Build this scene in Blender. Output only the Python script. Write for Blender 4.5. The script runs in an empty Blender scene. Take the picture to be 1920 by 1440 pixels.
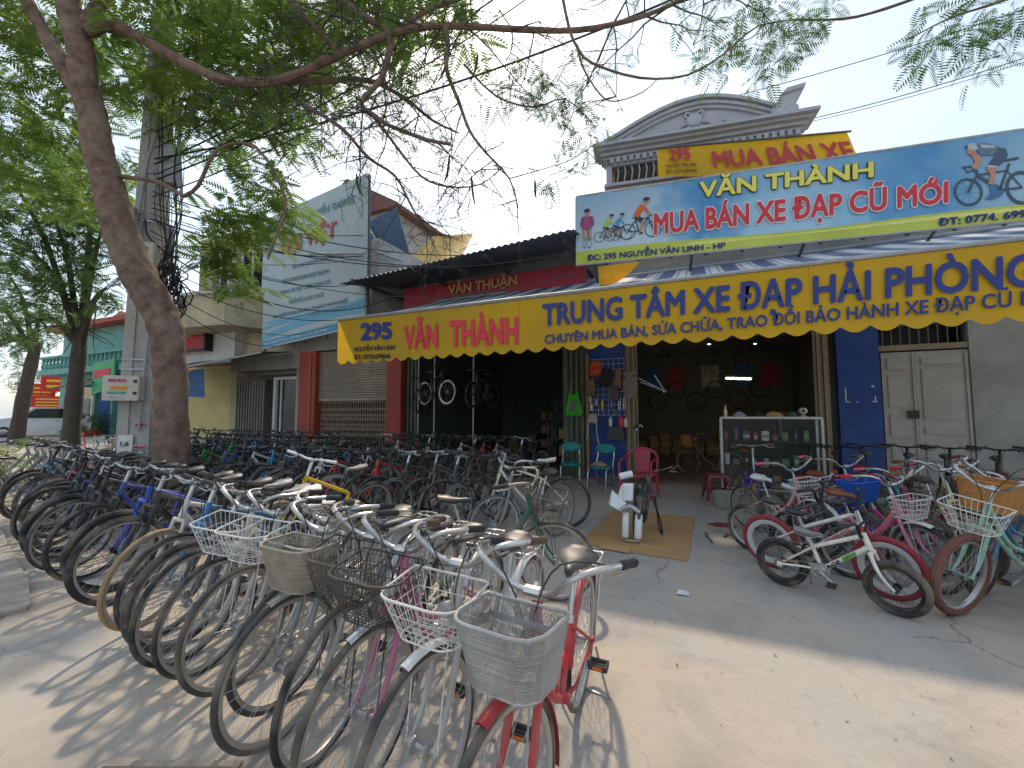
import bpy, math, random
import numpy as np
from mathutils import Vector, Matrix
R_ = math.radians
SC = bpy.context.scene
COL = SC.collection
RND = random.Random(7)

# ---------------------------------------------------------------- camera, sky, sun, exposure
cam_data = bpy.data.cameras.new('camera'); cam = bpy.data.objects.new('camera', cam_data); COL.objects.link(cam)
cam.location = (0, 0, 1.5); cam.rotation_euler = (R_(90 + 4), 0, R_(24))
cam_data.sensor_width = 36; cam_data.lens = 15.0; cam_data.clip_start = .05; cam_data.clip_end = 2000
SC.camera = cam
SUN_AZ, SUN_EL = 28.0, 49.0            # degrees left of the +Y axis, degrees up
world = bpy.data.worlds.new('World'); SC.world = world; world.use_nodes = True
wn = world.node_tree; wn.nodes.clear()
def wnode(t, **k):
    n = wn.nodes.new(t)
    for a, b in k.items(): setattr(n, a, b)
    return n
wo = wnode('ShaderNodeOutputWorld'); bg = wnode('ShaderNodeBackground')
sky = wnode('ShaderNodeTexSky', sky_type='NISHITA', sun_disc=False, sun_elevation=R_(SUN_EL), sun_rotation=R_(-SUN_AZ),
            air_density=1.3, dust_density=2.0, ozone_density=1.0, altitude=0)
tc = wnode('ShaderNodeTexCoord'); mp = wnode('ShaderNodeMapping'); mp.inputs['Scale'].default_value = (1.4, 1.4, 2.6)
nz = wnode('ShaderNodeTexNoise'); nz.inputs['Scale'].default_value = 1.7; nz.inputs['Detail'].default_value = 7; nz.inputs['Roughness'].default_value = .55
rp = wnode('ShaderNodeValToRGB'); rp.color_ramp.elements[0].position = .42; rp.color_ramp.elements[1].position = .60
rp.color_ramp.elements[0].color = (.30, .30, .30, 1); rp.color_ramp.elements[1].color = (.92, .92, .92, 1)
mx = wnode('ShaderNodeMix', data_type='RGBA'); mx.inputs['B'].default_value = (3.9, 4.5, 5.2, 1)
L = wn.links.new
L(tc.outputs['Generated'], mp.inputs['Vector']); L(mp.outputs[0], nz.inputs['Vector']); L(nz.outputs['Fac'], rp.inputs['Fac'])
L(rp.outputs['Color'], mx.inputs['Factor']); L(sky.outputs[0], mx.inputs['A']); L(mx.outputs['Result'], bg.inputs['Color'])
bg.inputs['Strength'].default_value = .125
L(bg.outputs[0], wo.inputs['Surface'])
sl = bpy.data.lights.new('sun', 'SUN'); sl.energy = 2.0; sl.angle = R_(2.2); sl.color = (1, .83, .63)
sun = bpy.data.objects.new('sun', sl); COL.objects.link(sun); sun.location = (-20, 30, 40)
sdir = Vector((-math.sin(R_(SUN_AZ)) * math.cos(R_(SUN_EL)), math.cos(R_(SUN_AZ)) * math.cos(R_(SUN_EL)), math.sin(R_(SUN_EL))))
sun.rotation_euler = sdir.to_track_quat('Z', 'Y').to_euler()
SC.view_settings.view_transform = 'Standard'; SC.view_settings.look = 'None'
SC.view_settings.exposure = 0.9; SC.view_settings.gamma = 1; SC.view_settings.use_curve_mapping = False

# ---------------------------------------------------------------- helpers
def C(h):
    f = lambda v: v / 12.92 if v <= .04045 else ((v + .055) / 1.055) ** 2.4
    return tuple(f(int(h[i:i + 2], 16) / 255) for i in (0, 2, 4))
MATS = {}
def M(name, col=None, rough=.5, metal=0., var=.12, scale=9., bump=0., bscale=60., dust=0., spec=.5, trans=0., emit=0., alpha=1., detail=5):
    if name in MATS: return MATS[name]
    if isinstance(col, str): col = C(col)
    m = bpy.data.materials.new(name); m.use_nodes = True; nt = m.node_tree; N = nt.nodes; K = nt.links.new
    p = N['Principled BSDF']; out = N['Material Output']
    t = N.new('ShaderNodeTexCoord'); oi = N.new('ShaderNodeObjectInfo')
    add = N.new('ShaderNodeVectorMath'); add.operation = 'ADD'; rs = N.new('ShaderNodeMath'); rs.operation = 'MULTIPLY'; rs.inputs[1].default_value = 37.
    K(oi.outputs['Random'], rs.inputs[0]); K(t.outputs['Object'], add.inputs[0]); K(rs.outputs[0], add.inputs[1])
    n1 = N.new('ShaderNodeTexNoise'); n1.inputs['Scale'].default_value = scale; n1.inputs['Detail'].default_value = detail; n1.inputs['Roughness'].default_value = .62
    K(add.outputs[0], n1.inputs['Vector'])
    mr = N.new('ShaderNodeMapRange'); mr.inputs['From Min'].default_value = .3; mr.inputs['From Max'].default_value = .7
    K(n1.outputs['Fac'], mr.inputs['Value'])
    mc = N.new('ShaderNodeMix'); mc.data_type = 'RGBA'
    mc.inputs['A'].default_value = tuple(max(0, c * (1 - var)) for c in col) + (1,); mc.inputs['B'].default_value = tuple(min(1, c * (1 + var)) for c in col) + (1,)
    K(mr.outputs[0], mc.inputs['Factor']); last = mc.outputs['Result']
    if dust > 0:
        n2 = N.new('ShaderNodeTexNoise'); n2.inputs['Scale'].default_value = scale * .45; n2.inputs['Detail'].default_value = 8
        K(add.outputs[0], n2.inputs['Vector'])
        m2 = N.new('ShaderNodeMapRange'); m2.inputs['From Min'].default_value = .42; m2.inputs['From Max'].default_value = .68; m2.inputs['To Max'].default_value = dust
        K(n2.outputs['Fac'], m2.inputs['Value'])
        md = N.new('ShaderNodeMix'); md.data_type = 'RGBA'; md.inputs['B'].default_value = (.30, .25, .19, 1)
        K(m2.outputs[0], md.inputs['Factor']); K(last, md.inputs['A']); last = md.outputs['Result']
        ra = N.new('ShaderNodeMath'); ra.operation = 'MULTIPLY_ADD'; ra.inputs[1].default_value = .6; ra.inputs[2].default_value = rough; ra.use_clamp = True
        K(m2.outputs[0], ra.inputs[0]); K(ra.outputs[0], p.inputs['Roughness'])
    else: p.inputs['Roughness'].default_value = rough
    K(last, p.inputs['Base Color'])
    p.inputs['Metallic'].default_value = metal; p.inputs['Specular IOR Level'].default_value = spec; p.inputs['Alpha'].default_value = alpha
    if bump:
        n3 = N.new('ShaderNodeTexNoise'); n3.inputs['Scale'].default_value = bscale; n3.inputs['Detail'].default_value = 6; K(add.outputs[0], n3.inputs['Vector'])
        b = N.new('ShaderNodeBump'); b.inputs['Strength'].default_value = bump; b.inputs['Distance'].default_value = .02
        K(n3.outputs['Fac'], b.inputs['Height']); K(b.outputs[0], p.inputs['Normal'])
    if emit:
        p.inputs['Emission Color'].default_value = tuple(col) + (1,); p.inputs['Emission Strength'].default_value = emit
    if trans:
        tr = N.new('ShaderNodeBsdfTranslucent'); K(last, tr.inputs['Color']); ms = N.new('ShaderNodeMixShader'); ms.inputs[0].default_value = trans
        K(p.outputs[0], ms.inputs[1]); K(tr.outputs[0], ms.inputs[2]); K(ms.outputs[0], out.inputs['Surface'])
    MATS[name] = m; return m

def tag(o, label=None, cat=None, group=None, kind=None):
    if label: o['label'] = label
    if cat: o['category'] = cat
    if group: o['group'] = group
    if kind: o['kind'] = kind
    return o
def empty(name, loc=(0, 0, 0), rz=0, label=None, cat=None, group=None, parent=None):
    o = bpy.data.objects.new(name, None); o.empty_display_size = .1; COL.objects.link(o); o.location = loc; o.rotation_euler = (0, 0, rz)
    if parent: o.parent = parent
    return tag(o, label, cat, group)
def link_mesh(name, me, mat=None, parent=None, matrix=None):
    o = bpy.data.objects.new(name, me); COL.objects.link(o)
    if parent: o.parent = parent
    if matrix is not None: o.matrix_local = matrix
    if mat is not None:
        if not me.materials: me.materials.append(mat)
        s = o.material_slots[0]
        if s.material != mat: s.link = 'OBJECT'; s.material = mat
    return o
class MB:
    def __init__(s): s.v = []; s.f = []; s.m = []; s.mi = 0
    def face(s, *pts):
        n = len(s.v); s.v += [tuple(p) for p in pts]; s.f.append(tuple(range(n, n + len(pts)))); s.m.append(s.mi); return s
    def add(s, vs, fs):
        n = len(s.v); s.v += [tuple(p) for p in vs]
        for f in fs: s.f.append(tuple(i + n for i in f)); s.m.append(s.mi)
        return s
    def box(s, x0, x1, y0, y1, z0, z1, mat=None):
        vs = [(x0, y0, z0), (x1, y0, z0), (x1, y1, z0), (x0, y1, z0), (x0, y0, z1), (x1, y0, z1), (x1, y1, z1), (x0, y1, z1)]
        if mat: vs = [mat @ Vector(v) for v in vs]
        return s.add(vs, [(3, 2, 1, 0), (4, 5, 6, 7), (0, 1, 5, 4), (1, 2, 6, 5), (2, 3, 7, 6), (3, 0, 4, 7)])
    def cbox(s, x0, x1, y0, y1, z0, z1, b=.01, mat=None):      # box with chamfered vertical + horizontal edges (front/back faces inset)
        xs = (x0, x0 + b, x1 - b, x1); vs = []
        def ring(x, iy, iz): return [(x, y0 + iy, z0 + iz), (x, y1 - iy, z0 + iz), (x, y1 - iy, z1 - iz), (x, y0 + iy, z1 - iz)]
        def oct_(x, k):
            return [(x, y0 + k, z0 + (k if k else 0)), (x, y1 - k, z0 + k), (x, y1 - k, z1 - k), (x, y0 + k, z1 - k)]
        for x, k in ((x0, b), (x0 + b, 0), (x1 - b, 0), (x1, b)): vs += oct_(x, k)
        if mat: vs = [mat @ Vector(v) for v in vs]
        fs = [(0, 1, 2, 3)[::1], (15, 14, 13, 12)]
        for r in range(3):
            for i in range(4):
                j = (i + 1) % 4; fs.append((r * 4 + i, r * 4 + 4 + i, r * 4 + 4 + j, r * 4 + j))
        return s.add(vs, fs)
    def tube(s, pts, r, n=6, closed=False, cap=True, flat=1.):
        P = [Vector(p) for p in pts]; m = len(P); rr = r if isinstance(r, (list, tuple)) else [r] * m
        T = []
        for i in range(m):
            a = P[(i - 1) % m] if (closed or i) else P[i]; b = P[(i + 1) % m] if (closed or i < m - 1) else P[i]
            t = (b - a); T.append(t.normalized() if t.length > 1e-9 else Vector((0, 0, 1)))
        u = T[0].orthogonal().normalized(); base = len(s.v)
        for i in range(m):
            u = (u - T[i] * u.dot(T[i])); u = u.normalized() if u.length > 1e-6 else T[i].orthogonal().normalized()
            w = T[i].cross(u)
            for k in range(n):
                a = 2 * math.pi * k / n; q = P[i] + u * math.cos(a) * rr[i] + w * math.sin(a) * rr[i] * flat; s.v.append(tuple(q))
        for i in range(m if closed else m - 1):
            j = (i + 1) % m
            for k in range(n):
                l = (k + 1) % n; s.f.append((base + i * n + k, base + i * n + l, base + j * n + l, base + j * n + k)); s.m.append(s.mi)
        if cap and not closed:
            s.f.append(tuple(base + k for k in range(n))[::-1]); s.m.append(s.mi)
            s.f.append(tuple(base + (m - 1) * n + k for k in range(n))); s.m.append(s.mi)
        return s
    def ring(s, R, prof, n=36, c=(0, 0, 0), a0=0., a1=2 * math.pi, axis='Y'):      # sweep closed profile (dr, dside) round an axis
        full = abs(a1 - a0) > 6.28; k = len(prof); base = len(s.v); steps = n if full else n + 1
        for i in range(steps):
            a = a0 + (a1 - a0) * i / n; ca, sa = math.cos(a), math.sin(a)
            for dr, dy in prof:
                if axis == 'Y': s.v.append((c[0] + (R + dr) * ca, c[1] + dy, c[2] + (R + dr) * sa))
                else: s.v.append((c[0] + (R + dr) * ca, c[1] + (R + dr) * sa, c[2] + dy))
        for i in range(n):
            j = (i + 1) % n if full else i + 1
            for q in range(k):
                w = (q + 1) % k; s.f.append((base + i * k + q, base + j * k + q, base + j * k + w, base + i * k + w)); s.m.append(s.mi)
        return s
    def lathe(s, prof, n=12, c=(0, 0, 0), mat=None):      # profile (r, z) about the z axis
        base = len(s.v)
        for r, z in prof:
            for i in range(n):
                a = 2 * math.pi * i / n; v = Vector((c[0] + r * math.cos(a), c[1] + r * math.sin(a), c[2] + z)); s.v.append(tuple(mat @ v if mat else v))
        for j in range(len(prof) - 1):
            for i in range(n):
                l = (i + 1) % n; s.f.append((base + j * n + i, base + j * n + l, base + j * n + n + l, base + j * n + n + i)); s.m.append(s.mi)
        s.f.append(tuple(base + i for i in range(n))[::-1]); s.m.append(s.mi)
        s.f.append(tuple(base + (len(prof) - 1) * n + i for i in range(n))); s.m.append(s.mi)
        return s
    def prism(s, poly, d, mat=None):          # polygon in local xz, extruded along y by d
        n = len(poly); vs = [(x, 0, z) for x, z in poly] + [(x, d, z) for x, z in poly]
        if mat: vs = [mat @ Vector(v) for v in vs]
        return s.add(vs, [tuple(range(n)), tuple(range(2 * n - 1, n - 1, -1))] + [(i, i + n, (i + 1) % n + n, (i + 1) % n) for i in range(n)])
    def loft(s, secs, cap=True):
        n = len(secs[0]); base = len(s.v)
        for q in secs: s.v += [tuple(p) for p in q]
        for i in range(len(secs) - 1):
            for k in range(n):
                l = (k + 1) % n; s.f.append((base + i * n + k, base + i * n + l, base + (i + 1) * n + l, base + (i + 1) * n + k)); s.m.append(s.mi)
        if cap:
            s.f.append(tuple(base + k for k in range(n))[::-1]); s.m.append(s.mi)
            s.f.append(tuple(base + (len(secs) - 1) * n + k for k in range(n))); s.m.append(s.mi)
        return s
    def mesh(s, name, smooth=False):
        me = bpy.data.meshes.new(name); me.from_pydata(s.v, [], s.f); me.update()
        if any(s.m): me.polygons.foreach_set('material_index', s.m)
        if smooth:
            me.polygons.foreach_set('use_smooth', [True] * len(me.polygons))
            try: me.set_sharp_from_angle(angle=R_(42))
            except Exception: pass
        return me
    def build(s, name, mat, parent=None, matrix=None, smooth=False, **tg):
        me = s.mesh(name, smooth)
        if isinstance(mat, (list, tuple)):
            for q in mat: me.materials.append(q)
            mat = None
        o = link_mesh(name, me, mat, parent, matrix)
        return tag(o, **tg) if tg else o
def smoothpath(pts, k=4):
    P = [Vector(p) for p in pts]; out = []
    for i in range(len(P) - 1):
        a, b, c, d = P[max(i - 1, 0)], P[i], P[i + 1], P[min(i + 2, len(P) - 1)]
        for j in range(k):
            t = j / k; out.append(.5 * ((2 * b) + (c - a) * t + (2 * a - 5 * b + 4 * c - d) * t * t + (3 * b - a - 3 * c + d) * t ** 3))
    out.append(P[-1]); return out
ORD = ['first', 'second', 'third', 'fourth', 'fifth', 'sixth', 'seventh', 'eighth', 'ninth', 'tenth', 'eleventh', 'twelfth', 'thirteenth', 'fourteenth', 'fifteenth',
       'sixteenth', 'seventeenth', 'eighteenth', 'nineteenth', 'twentieth'] + ['twenty-' + w for w in ('first', 'second', 'third', 'fourth', 'fifth', 'sixth', 'seventh', 'eighth', 'ninth')] + ['thirtieth'] + ['thirty-' + w for w in ('first', 'second', 'third', 'fourth', 'fifth', 'sixth')]

# lettering: real text outlines laid on a quad  q = (bottom-left, bottom-right, top-right, top-left)
def lettering(txt, q, mat, parent, bold=.02, out=.006, name='lettering', shear=0., space=1.):
    cu = bpy.data.curves.new('txt', 'FONT'); cu.body = txt; cu.size = 1; cu.resolution_u = 3; cu.shear = shear; cu.space_character = space
    to = bpy.data.objects.new('txt', cu); COL.objects.link(to); bpy.context.view_layer.update()
    me = bpy.data.meshes.new_from_object(to.evaluated_get(bpy.context.evaluated_depsgraph_get()))
    bpy.data.objects.remove(to); bpy.data.curves.remove(cu)
    n = len(me.vertices); a = np.empty(n * 3); me.vertices.foreach_get('co', a); a = a.reshape(-1, 3)
    me.calc_loop_triangles(); T = np.array([t.vertices[:] for t in me.loop_triangles]); bpy.data.meshes.remove(me)
    par = list(range(n))      # strokes that cross inside one glyph must not share a plane: number the separate islands
    def root(i):
        while par[i] != i: par[i] = par[par[i]]; i = par[i]
        return i
    for t in T:
        r0 = root(int(t[0]))
        for k in (1, 2): par[root(int(t[k]))] = r0
    ids = {}; isl = np.array([ids.setdefault(root(i), len(ids)) for i in range(n)]) % 6
    dirs = [(0, 0)] + ([(math.cos(k * math.pi / 4), math.sin(k * math.pi / 4)) for k in range(8)] if bold > .004 else [])
    A = np.concatenate([a[:, :2] + np.array(d_) * bold for d_ in dirs]); D = np.repeat(np.arange(len(dirs)) * .0012, n) + np.tile(isl, len(dirs)) * .00018; T = np.concatenate([T + i * n for i in range(len(dirs))])
    lo, hi = a[:, :2].min(0) - .035, a[:, :2].max(0) + .035; u = ((A[:, 0] - lo[0]) / (hi[0] - lo[0]))[:, None]; v = ((A[:, 1] - lo[1]) / (hi[1] - lo[1]))[:, None]
    Q = [np.array(p, float) for p in q]
    p = Q[0] * (1 - u) * (1 - v) + Q[1] * u * (1 - v) + Q[2] * u * v + Q[3] * (1 - u) * v
    nr = np.cross(Q[1] - Q[0], Q[3] - Q[0]); nr /= np.linalg.norm(nr); p = p + nr * (out + D[:, None])
    me = bpy.data.meshes.new(name); me.from_pydata(p.tolist(), [], T.tolist()); me.update()
    return link_mesh(name, me, mat, parent)
class Quad:      # bilinear board: corners bl, br, tr, tl
    def __init__(s, bl, br, tr, tl): s.q = [np.array(p, float) for p in (bl, br, tr, tl)]; n = np.cross(s.q[1] - s.q[0], s.q[3] - s.q[0]); s.n = n / np.linalg.norm(n)
    def p(s, u, v, o=0.): 
        q = s.q; r = q[0] * (1 - u) * (1 - v) + q[1] * u * (1 - v) + q[2] * u * v + q[3] * (1 - u) * v + s.n * o; return tuple(r)
    def sub(s, u0, u1, v0, v1, v0r=None, v1r=None):
        v0r = v0 if v0r is None else v0r; v1r = v1 if v1r is None else v1r
        return (s.p(u0, v0), s.p(u1, v0r), s.p(u1, v1r), s.p(u0, v1))

# ---------------------------------------------------------------- ground
def ground_material(name, base, warm, dark, crack=.6):
    m = bpy.data.materials.new(name); m.use_nodes = True; nt = m.node_tree; N = nt.nodes; K = nt.links.new; p = N['Principled BSDF']
    t = N.new('ShaderNodeTexCoord')
    def noise(s, d=6, r=.6, dist=0.):
        n = N.new('ShaderNodeTexNoise'); n.inputs['Scale'].default_value = s; n.inputs['Detail'].default_value = d; n.inputs['Roughness'].default_value = r; n.inputs['Distortion'].default_value = dist
        K(t.outputs['Object'], n.inputs['Vector']); return n
    def rng(sock, a, b, lo=0., hi=1.):
        q = N.new('ShaderNodeMapRange'); q.inputs['From Min'].default_value = a; q.inputs['From Max'].default_value = b; q.inputs['To Min'].default_value = lo; q.inputs['To Max'].default_value = hi; K(sock, q.inputs['Value']); return q.outputs[0]
    def mix(fac, a, b, mode='MIX'):
        q = N.new('ShaderNodeMix'); q.data_type = 'RGBA'; q.blend_type = mode
        K(fac, q.inputs['Factor'])
        for s, x in (('A', a), ('B', b)):
            if isinstance(x, tuple): q.inputs[s].default_value = x + (1,)
            else: K(x, q.inputs[s])
        return q.outputs['Result']
    c = mix(rng(noise(.75, 9, .65, .4).outputs['Fac'], .40, .62), base, warm)
    c = mix(rng(noise(1.3, 9, .65, .6).outputs['Fac'], .48, .70, 0, .7), c, dark)
    c = mix(rng(noise(14, 8, .75).outputs['Fac'], .35, .75, 0, .32), c, tuple(x * 1.25 for x in base))
    c = mix(rng(noise(95, 3, .7).outputs['Fac'], .54, .72, 0, .5), c, tuple(x * .55 for x in base))
    c = mix(rng(noise(5.5, 5, .7, .8).outputs['Fac'], .60, .72, 0, .35), c, tuple(x * .7 for x in dark))
    # cracks: edges of big wobbly cells, only here and there
    wob = N.new('ShaderNodeVectorMath'); wob.operation = 'MULTIPLY_ADD'; wob.inputs[1].default_value = (.5, .5, 0); K(noise(2.2, 6).outputs['Color'], wob.inputs[0]); K(t.outputs['Object'], wob.inputs[2])
    vo = N.new('ShaderNodeTexVoronoi'); vo.feature = 'DISTANCE_TO_EDGE'; vo.inputs['Scale'].default_value = .42; K(wob.outputs[0], vo.inputs['Vector'])
    ln = rng(vo.outputs['Distance'], 0, .006, crack, 0); msk = rng(noise(.8, 3).outputs['Fac'], .47, .58)
    mm = N.new('ShaderNodeMath'); mm.operation = 'MULTIPLY'; K(ln, mm.inputs[0]); K(msk, mm.inputs[1])
    c = mix(mm.outputs[0], c, tuple(x * .4 for x in dark)); K(c, p.inputs['Base Color']); p.inputs['Roughness'].default_value = .92; p.inputs['Specular IOR Level'].default_value = .25
    b = N.new('ShaderNodeBump'); b.inputs['Strength'].default_value = .55; b.inputs['Distance'].default_value = .012
    hs = N.new('ShaderNodeMath'); hs.operation = 'MULTIPLY_ADD'; hs.inputs[1].default_value = -1.5; K(mm.outputs[0], hs.inputs[0]); K(noise(38, 9, .7).outputs['Fac'], hs.inputs[2]); K(hs.outputs[0], b.inputs['Height']); K(b.outputs[0], p.inputs['Normal'])
    return m
GM = ground_material('dusty_concrete', (.385, .36, .325), (.47, .38, .285), (.24, .215, .185))
MB().face((-160, -60, 0), (90, -60, 0), (90, 140, 0), (-160, 140, 0)).build('ground', GM, kind='structure')
DM = ground_material('packed_dirt', (.20, .155, .115), (.26, .20, .145), (.13, .10, .075), .2)
kl = [(-4.25, 1.28), (-4.75, 1.6), (-5.6, 1.84), (-7.8, 2.33), (-10.5, 2.9), (-14, 3.5), (-22, 4.8)]
d = MB()
for (a, b) in zip(kl[:-1], kl[1:]): d.face((b[0] - .02, b[1] - .14, .008), (b[0] - 3.5, b[1] - 7, .008), (a[0] - 1.8, a[1] - 7, .008), (a[0] - .02, a[1] - .14, .008))
d.build('dirt_verge', DM, kind='structure')
KM = M('kerb_stone', 'a79c8e', .9, var=.25, scale=5, bump=.5, bscale=30, dust=.5)
ko = empty('kerb', (0, 0, 0)); ko['kind'] = 'structure'
k = 0
for (a, b) in zip(kl[1:-2], kl[2:-1]):
    a, b = Vector(a), Vector(b); n = max(1, round((b - a).length / .9)); ang = math.atan2(b.y - a.y, b.x - a.x)
    for i in range(n):
        c = a.lerp(b, (i + .5) / n); l = (b - a).length / n
        MB().cbox(-l / 2 + .008, l / 2 - .008, -.09, .09, -.05, .055 + RND.uniform(-.012, .012), .015).build('kerb_stone', KM, ko, Matrix.Translation((c.x, c.y - .1, 0)) @ Matrix.Rotation(ang + RND.uniform(-.03, .03), 4, 'Z') @ Matrix.Rotation(RND.uniform(-.03, .03), 4, 'X'))
# iron drain slot with frame in the forecourt (bottom edge of the picture) and loose litter
IRON = M('old_iron', '94897a', .9, 0, var=.25, dust=.9, bump=.3)
dr = empty('drain_cover', (-2.05, 1.02, .004), R_(24), 'dusty iron drain cover at the bottom edge near the bicycle wheels', 'drain')
MB().box(-.30, .30, -.18, -.15, 0, .008).box(-.30, .30, .15, .18, 0, .008).box(-.30, -.27, -.15, .15, 0, .008).box(.27, .30, -.15, .15, 0, .008).build('frame', IRON, dr)
MB().box(-.27, .27, -.15, .15, -.001, .003).build('plate', IRON, dr)
for i in range(7): MB().box(-.24 + i * .07, -.215 + i * .07, -.12, .12, .0035, .006).build('bar', IRON, dr)

# ---------------------------------------------------------------- materials of the buildings
PL_GREY = M('grey_plaster', '969591', .9, var=.28, scale=1.2, bump=.3, bscale=12, dust=.3, detail=9)
PL_CREAM = M('cream_plaster', 'b5aa8e', .9, var=.25, scale=1.3, bump=.25, bscale=12, dust=.35)
PL_WHITE = M('white_plaster', 'c4c4c2', .9, var=.14, scale=1.4, bump=.15, bscale=12, dust=.12)
PL_MAUVE = M('mauve_plaster', 'a38d84', .9, var=.12, scale=1.6, bump=.15, bscale=12)
BLUE_P = M('deep_blue_paint', '234586', .75, var=.28, scale=2.2, bump=.25, bscale=14, dust=.12, detail=9)
TERRA = M('brick_red_paint', '9c3f31', .7, var=.14, scale=2.2, bump=.12, bscale=14, dust=.1)
PALE_ORN = M('pale_grey_stucco', 'a8aab0', .85, var=.12, scale=2.4, bump=.12, bscale=18)
DARKROOM = M('room_wall_green', '53645c', .85, var=.12, scale=1.1, dust=.2)
DARKROOM2 = M('room_wall_buff', '7d7866', .85, var=.12, scale=1.1, dust=.2)
TILE = M('shop_floor_tile', '6b5645', .45, var=.2, scale=2.5, dust=.35)
GATE_GREEN = M('green_painted_steel', '4d5c4b', .6, .1, var=.18, scale=4, dust=.35)
GATE_BEIGE = M('beige_painted_steel', '94836b', .6, .1, var=.18, scale=5, dust=.4)
GATE_GREY = M('grey_steel_gate', '7c7a75', .55, .3, var=.2, scale=5, dust=.35)
SHUT_G = M('grey_steel_shutter', '8f8576', .55, .35, var=.12, scale=3, dust=.4)
SHUT_Y = M('yellow_steel_shutter', 'cdbd82', .6, .1, var=.1, scale=2.2, dust=.2)
DOORP = M('weathered_grey_door_paint', 'a7a59c', .75, var=.14, scale=3, bump=.2, bscale=22, dust=.2)
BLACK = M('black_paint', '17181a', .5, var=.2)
DKSTEEL = M('dark_steel', '55575a', .5, .5, var=.2, dust=.25)
GALV = M('galvanised_steel', '9fa3a6', .42, .7, var=.15, dust=.25)
ROOFD = M('dark_corrugated_sheet', '66717e', .6, .4, var=.2, scale=2.5, dust=.25)
GLASSD = M('dark_window_glass', '16202a', .08, 0, var=.1)

def corrug(p0, p1, q1, q0, n, amp, th=.004):     # corrugated sheet between edges p0-p1 and q0-q1, waves run from p to q
    b = MB(); P0, P1, Q0, Q1 = (Vector(x) for x in (p0, p1, q0, q1)); nr = (P1 - P0).cross(Q0 - P0).normalized(); A = []
    for i in range(n * 4 + 1):
        t = i / (n * 4); w = nr * amp * math.sin(i * math.pi / 2); A.append((P0.lerp(P1, t) + w, Q0.lerp(Q1, t) + w))
    for (a, c), (e, f) in zip(A[:-1], A[1:]): b.face(a, e, f, c); b.face(a - nr * th, c - nr * th, f - nr * th, e - nr * th)
    return b
def slatted(x0, x1, z0, z1, y, pitch, dep=.02):      # roller shutter: curved slats
    b = MB(); n = int((z1 - z0) / pitch)
    for i in range(n):
        za = z0 + i * pitch; pts = [(0, 0), (-dep * .7, .25), (-dep, .5), (-dep * .7, .8), (.004, .97)]
        for (d0, t0), (d1, t1) in zip(pts[:-1], pts[1:]): b.face((x0, y + d0, za + t0 * pitch), (x1, y + d0, za + t0 * pitch), (x1, y + d1, za + t1 * pitch), (x0, y + d1, za + t1 * pitch))
    return b
def folded_gate(name, x0, x1, n, z1, y, mat, parent):      # concertina gate pushed aside: each leaf its own slat
    g = MB(); w = (x1 - x0) / n
    g.tube([(0, 0, 0), (0, 0, z1)], w * .30, 6); g.box(-w * .42, w * .42, -.012, .012, 0, z1)
    me = g.mesh('gate_slat', True)
    go = MB().box(x0, x1, y + .03, y + .05, z1 - .05, z1 + .03).build(name, mat, parent)
    for i in range(n): link_mesh('slat', me, mat, go, Matrix.Translation((x0 + (i + .5) * w, y + (-.02 if i % 2 else .03), .03)))
    return go

# ---------------------------------------------------------------- the bicycle shop
FY = 9.9
shop = empty('bicycle_shop', (0, FY, 0), 0, 'two-bay bicycle shop with blue piers, folded gates and grey upper pediment', 'shop')
IM = Matrix.Translation((0, -FY, 0))
def sp(b, name, mat, parent=shop, smooth=False): return b.build(name, mat, parent, IM if parent is shop else None, smooth)
sp(MB().box(-8.35, 5.4, FY + .02, FY + .26, 3.12, 4.9), 'lintel_wall', PL_GREY)
sp(MB().box(4.24, 7.5, FY - .02, FY + .22, 0, 3.118), 'side_wall', PL_GREY)
sp(MB().box(-2.47, -1.58, FY + .03, FY + .23, 0, 3.12), 'pier', BLUE_P)
sp(MB().box(2.36, 3.0, FY - .04, FY + .2, 0, 3.12), 'pier', BLUE_P)
sp(MB().box(2.24, 2.36, FY + .06, FY + .3, 0, 3.12), 'pier_recess_shade', BLACK)  # black strip: the shade of the recess is put into its colour
for gx in ((-3.06, -2.47, 9, GATE_GREEN), (-1.58, -1.31, 5, GATE_BEIGE), (1.99, 2.24, 5, GATE_BEIGE), (-7.8, -7.35, 7, GATE_GREEN)): folded_gate('folding_gate', gx[0], gx[1], gx[2], 3.08, 0, gx[3], shop).location = (0, -.03 if gx[0] > -7 else .1, 0)
# torn-off poster remains: four paper corners on the blue pier
PAPER = M('torn_paper', 'd8d8d2', .9, var=.15)
for (x0, x1, z0, z1) in ((2.46, 2.475, 1.72, 1.98), (2.46, 2.53, 1.715, 1.73), (2.86, 2.9, 1.99, 2.02), (2.86, 2.93, 1.715, 1.732), (2.9, 2.915, 1.73, 1.83), (2.62, 2.66, 1.713, 1.725)):
    sp(MB().box(x0, x1, FY - .043, FY - .041, z0, z1), 'poster_scrap', PAPER)
# rooms
def room(x0, x1, y1, z1, wm, fm, cz):
    sp(MB().box(x0, x1, FY - .12, y1, .004, .06), 'shop_floor', fm)
    sp(MB().box(x0 - .12, x0, FY + .27, y1, 0, z1), 'room_wall', wm); sp(MB().box(x1, x1 + .12, FY + .27, y1, 0, z1), 'room_wall', wm)
    sp(MB().box(x0 - .12, x1 + .12, y1, y1 + .12, 0, z1), 'room_wall', wm); sp(MB().box(x0 - .12, x1 + .12, FY + .27, y1 + .12, z1, z1 + .15), 'room_ceiling', cz)
room(-7.8, -3.1, 16.5, 3.7, DARKROOM, TILE, PL_GREY); room(-2.4, 2.9, 17.5, 3.7, DARKROOM2, TILE, PL_GREY)
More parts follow.
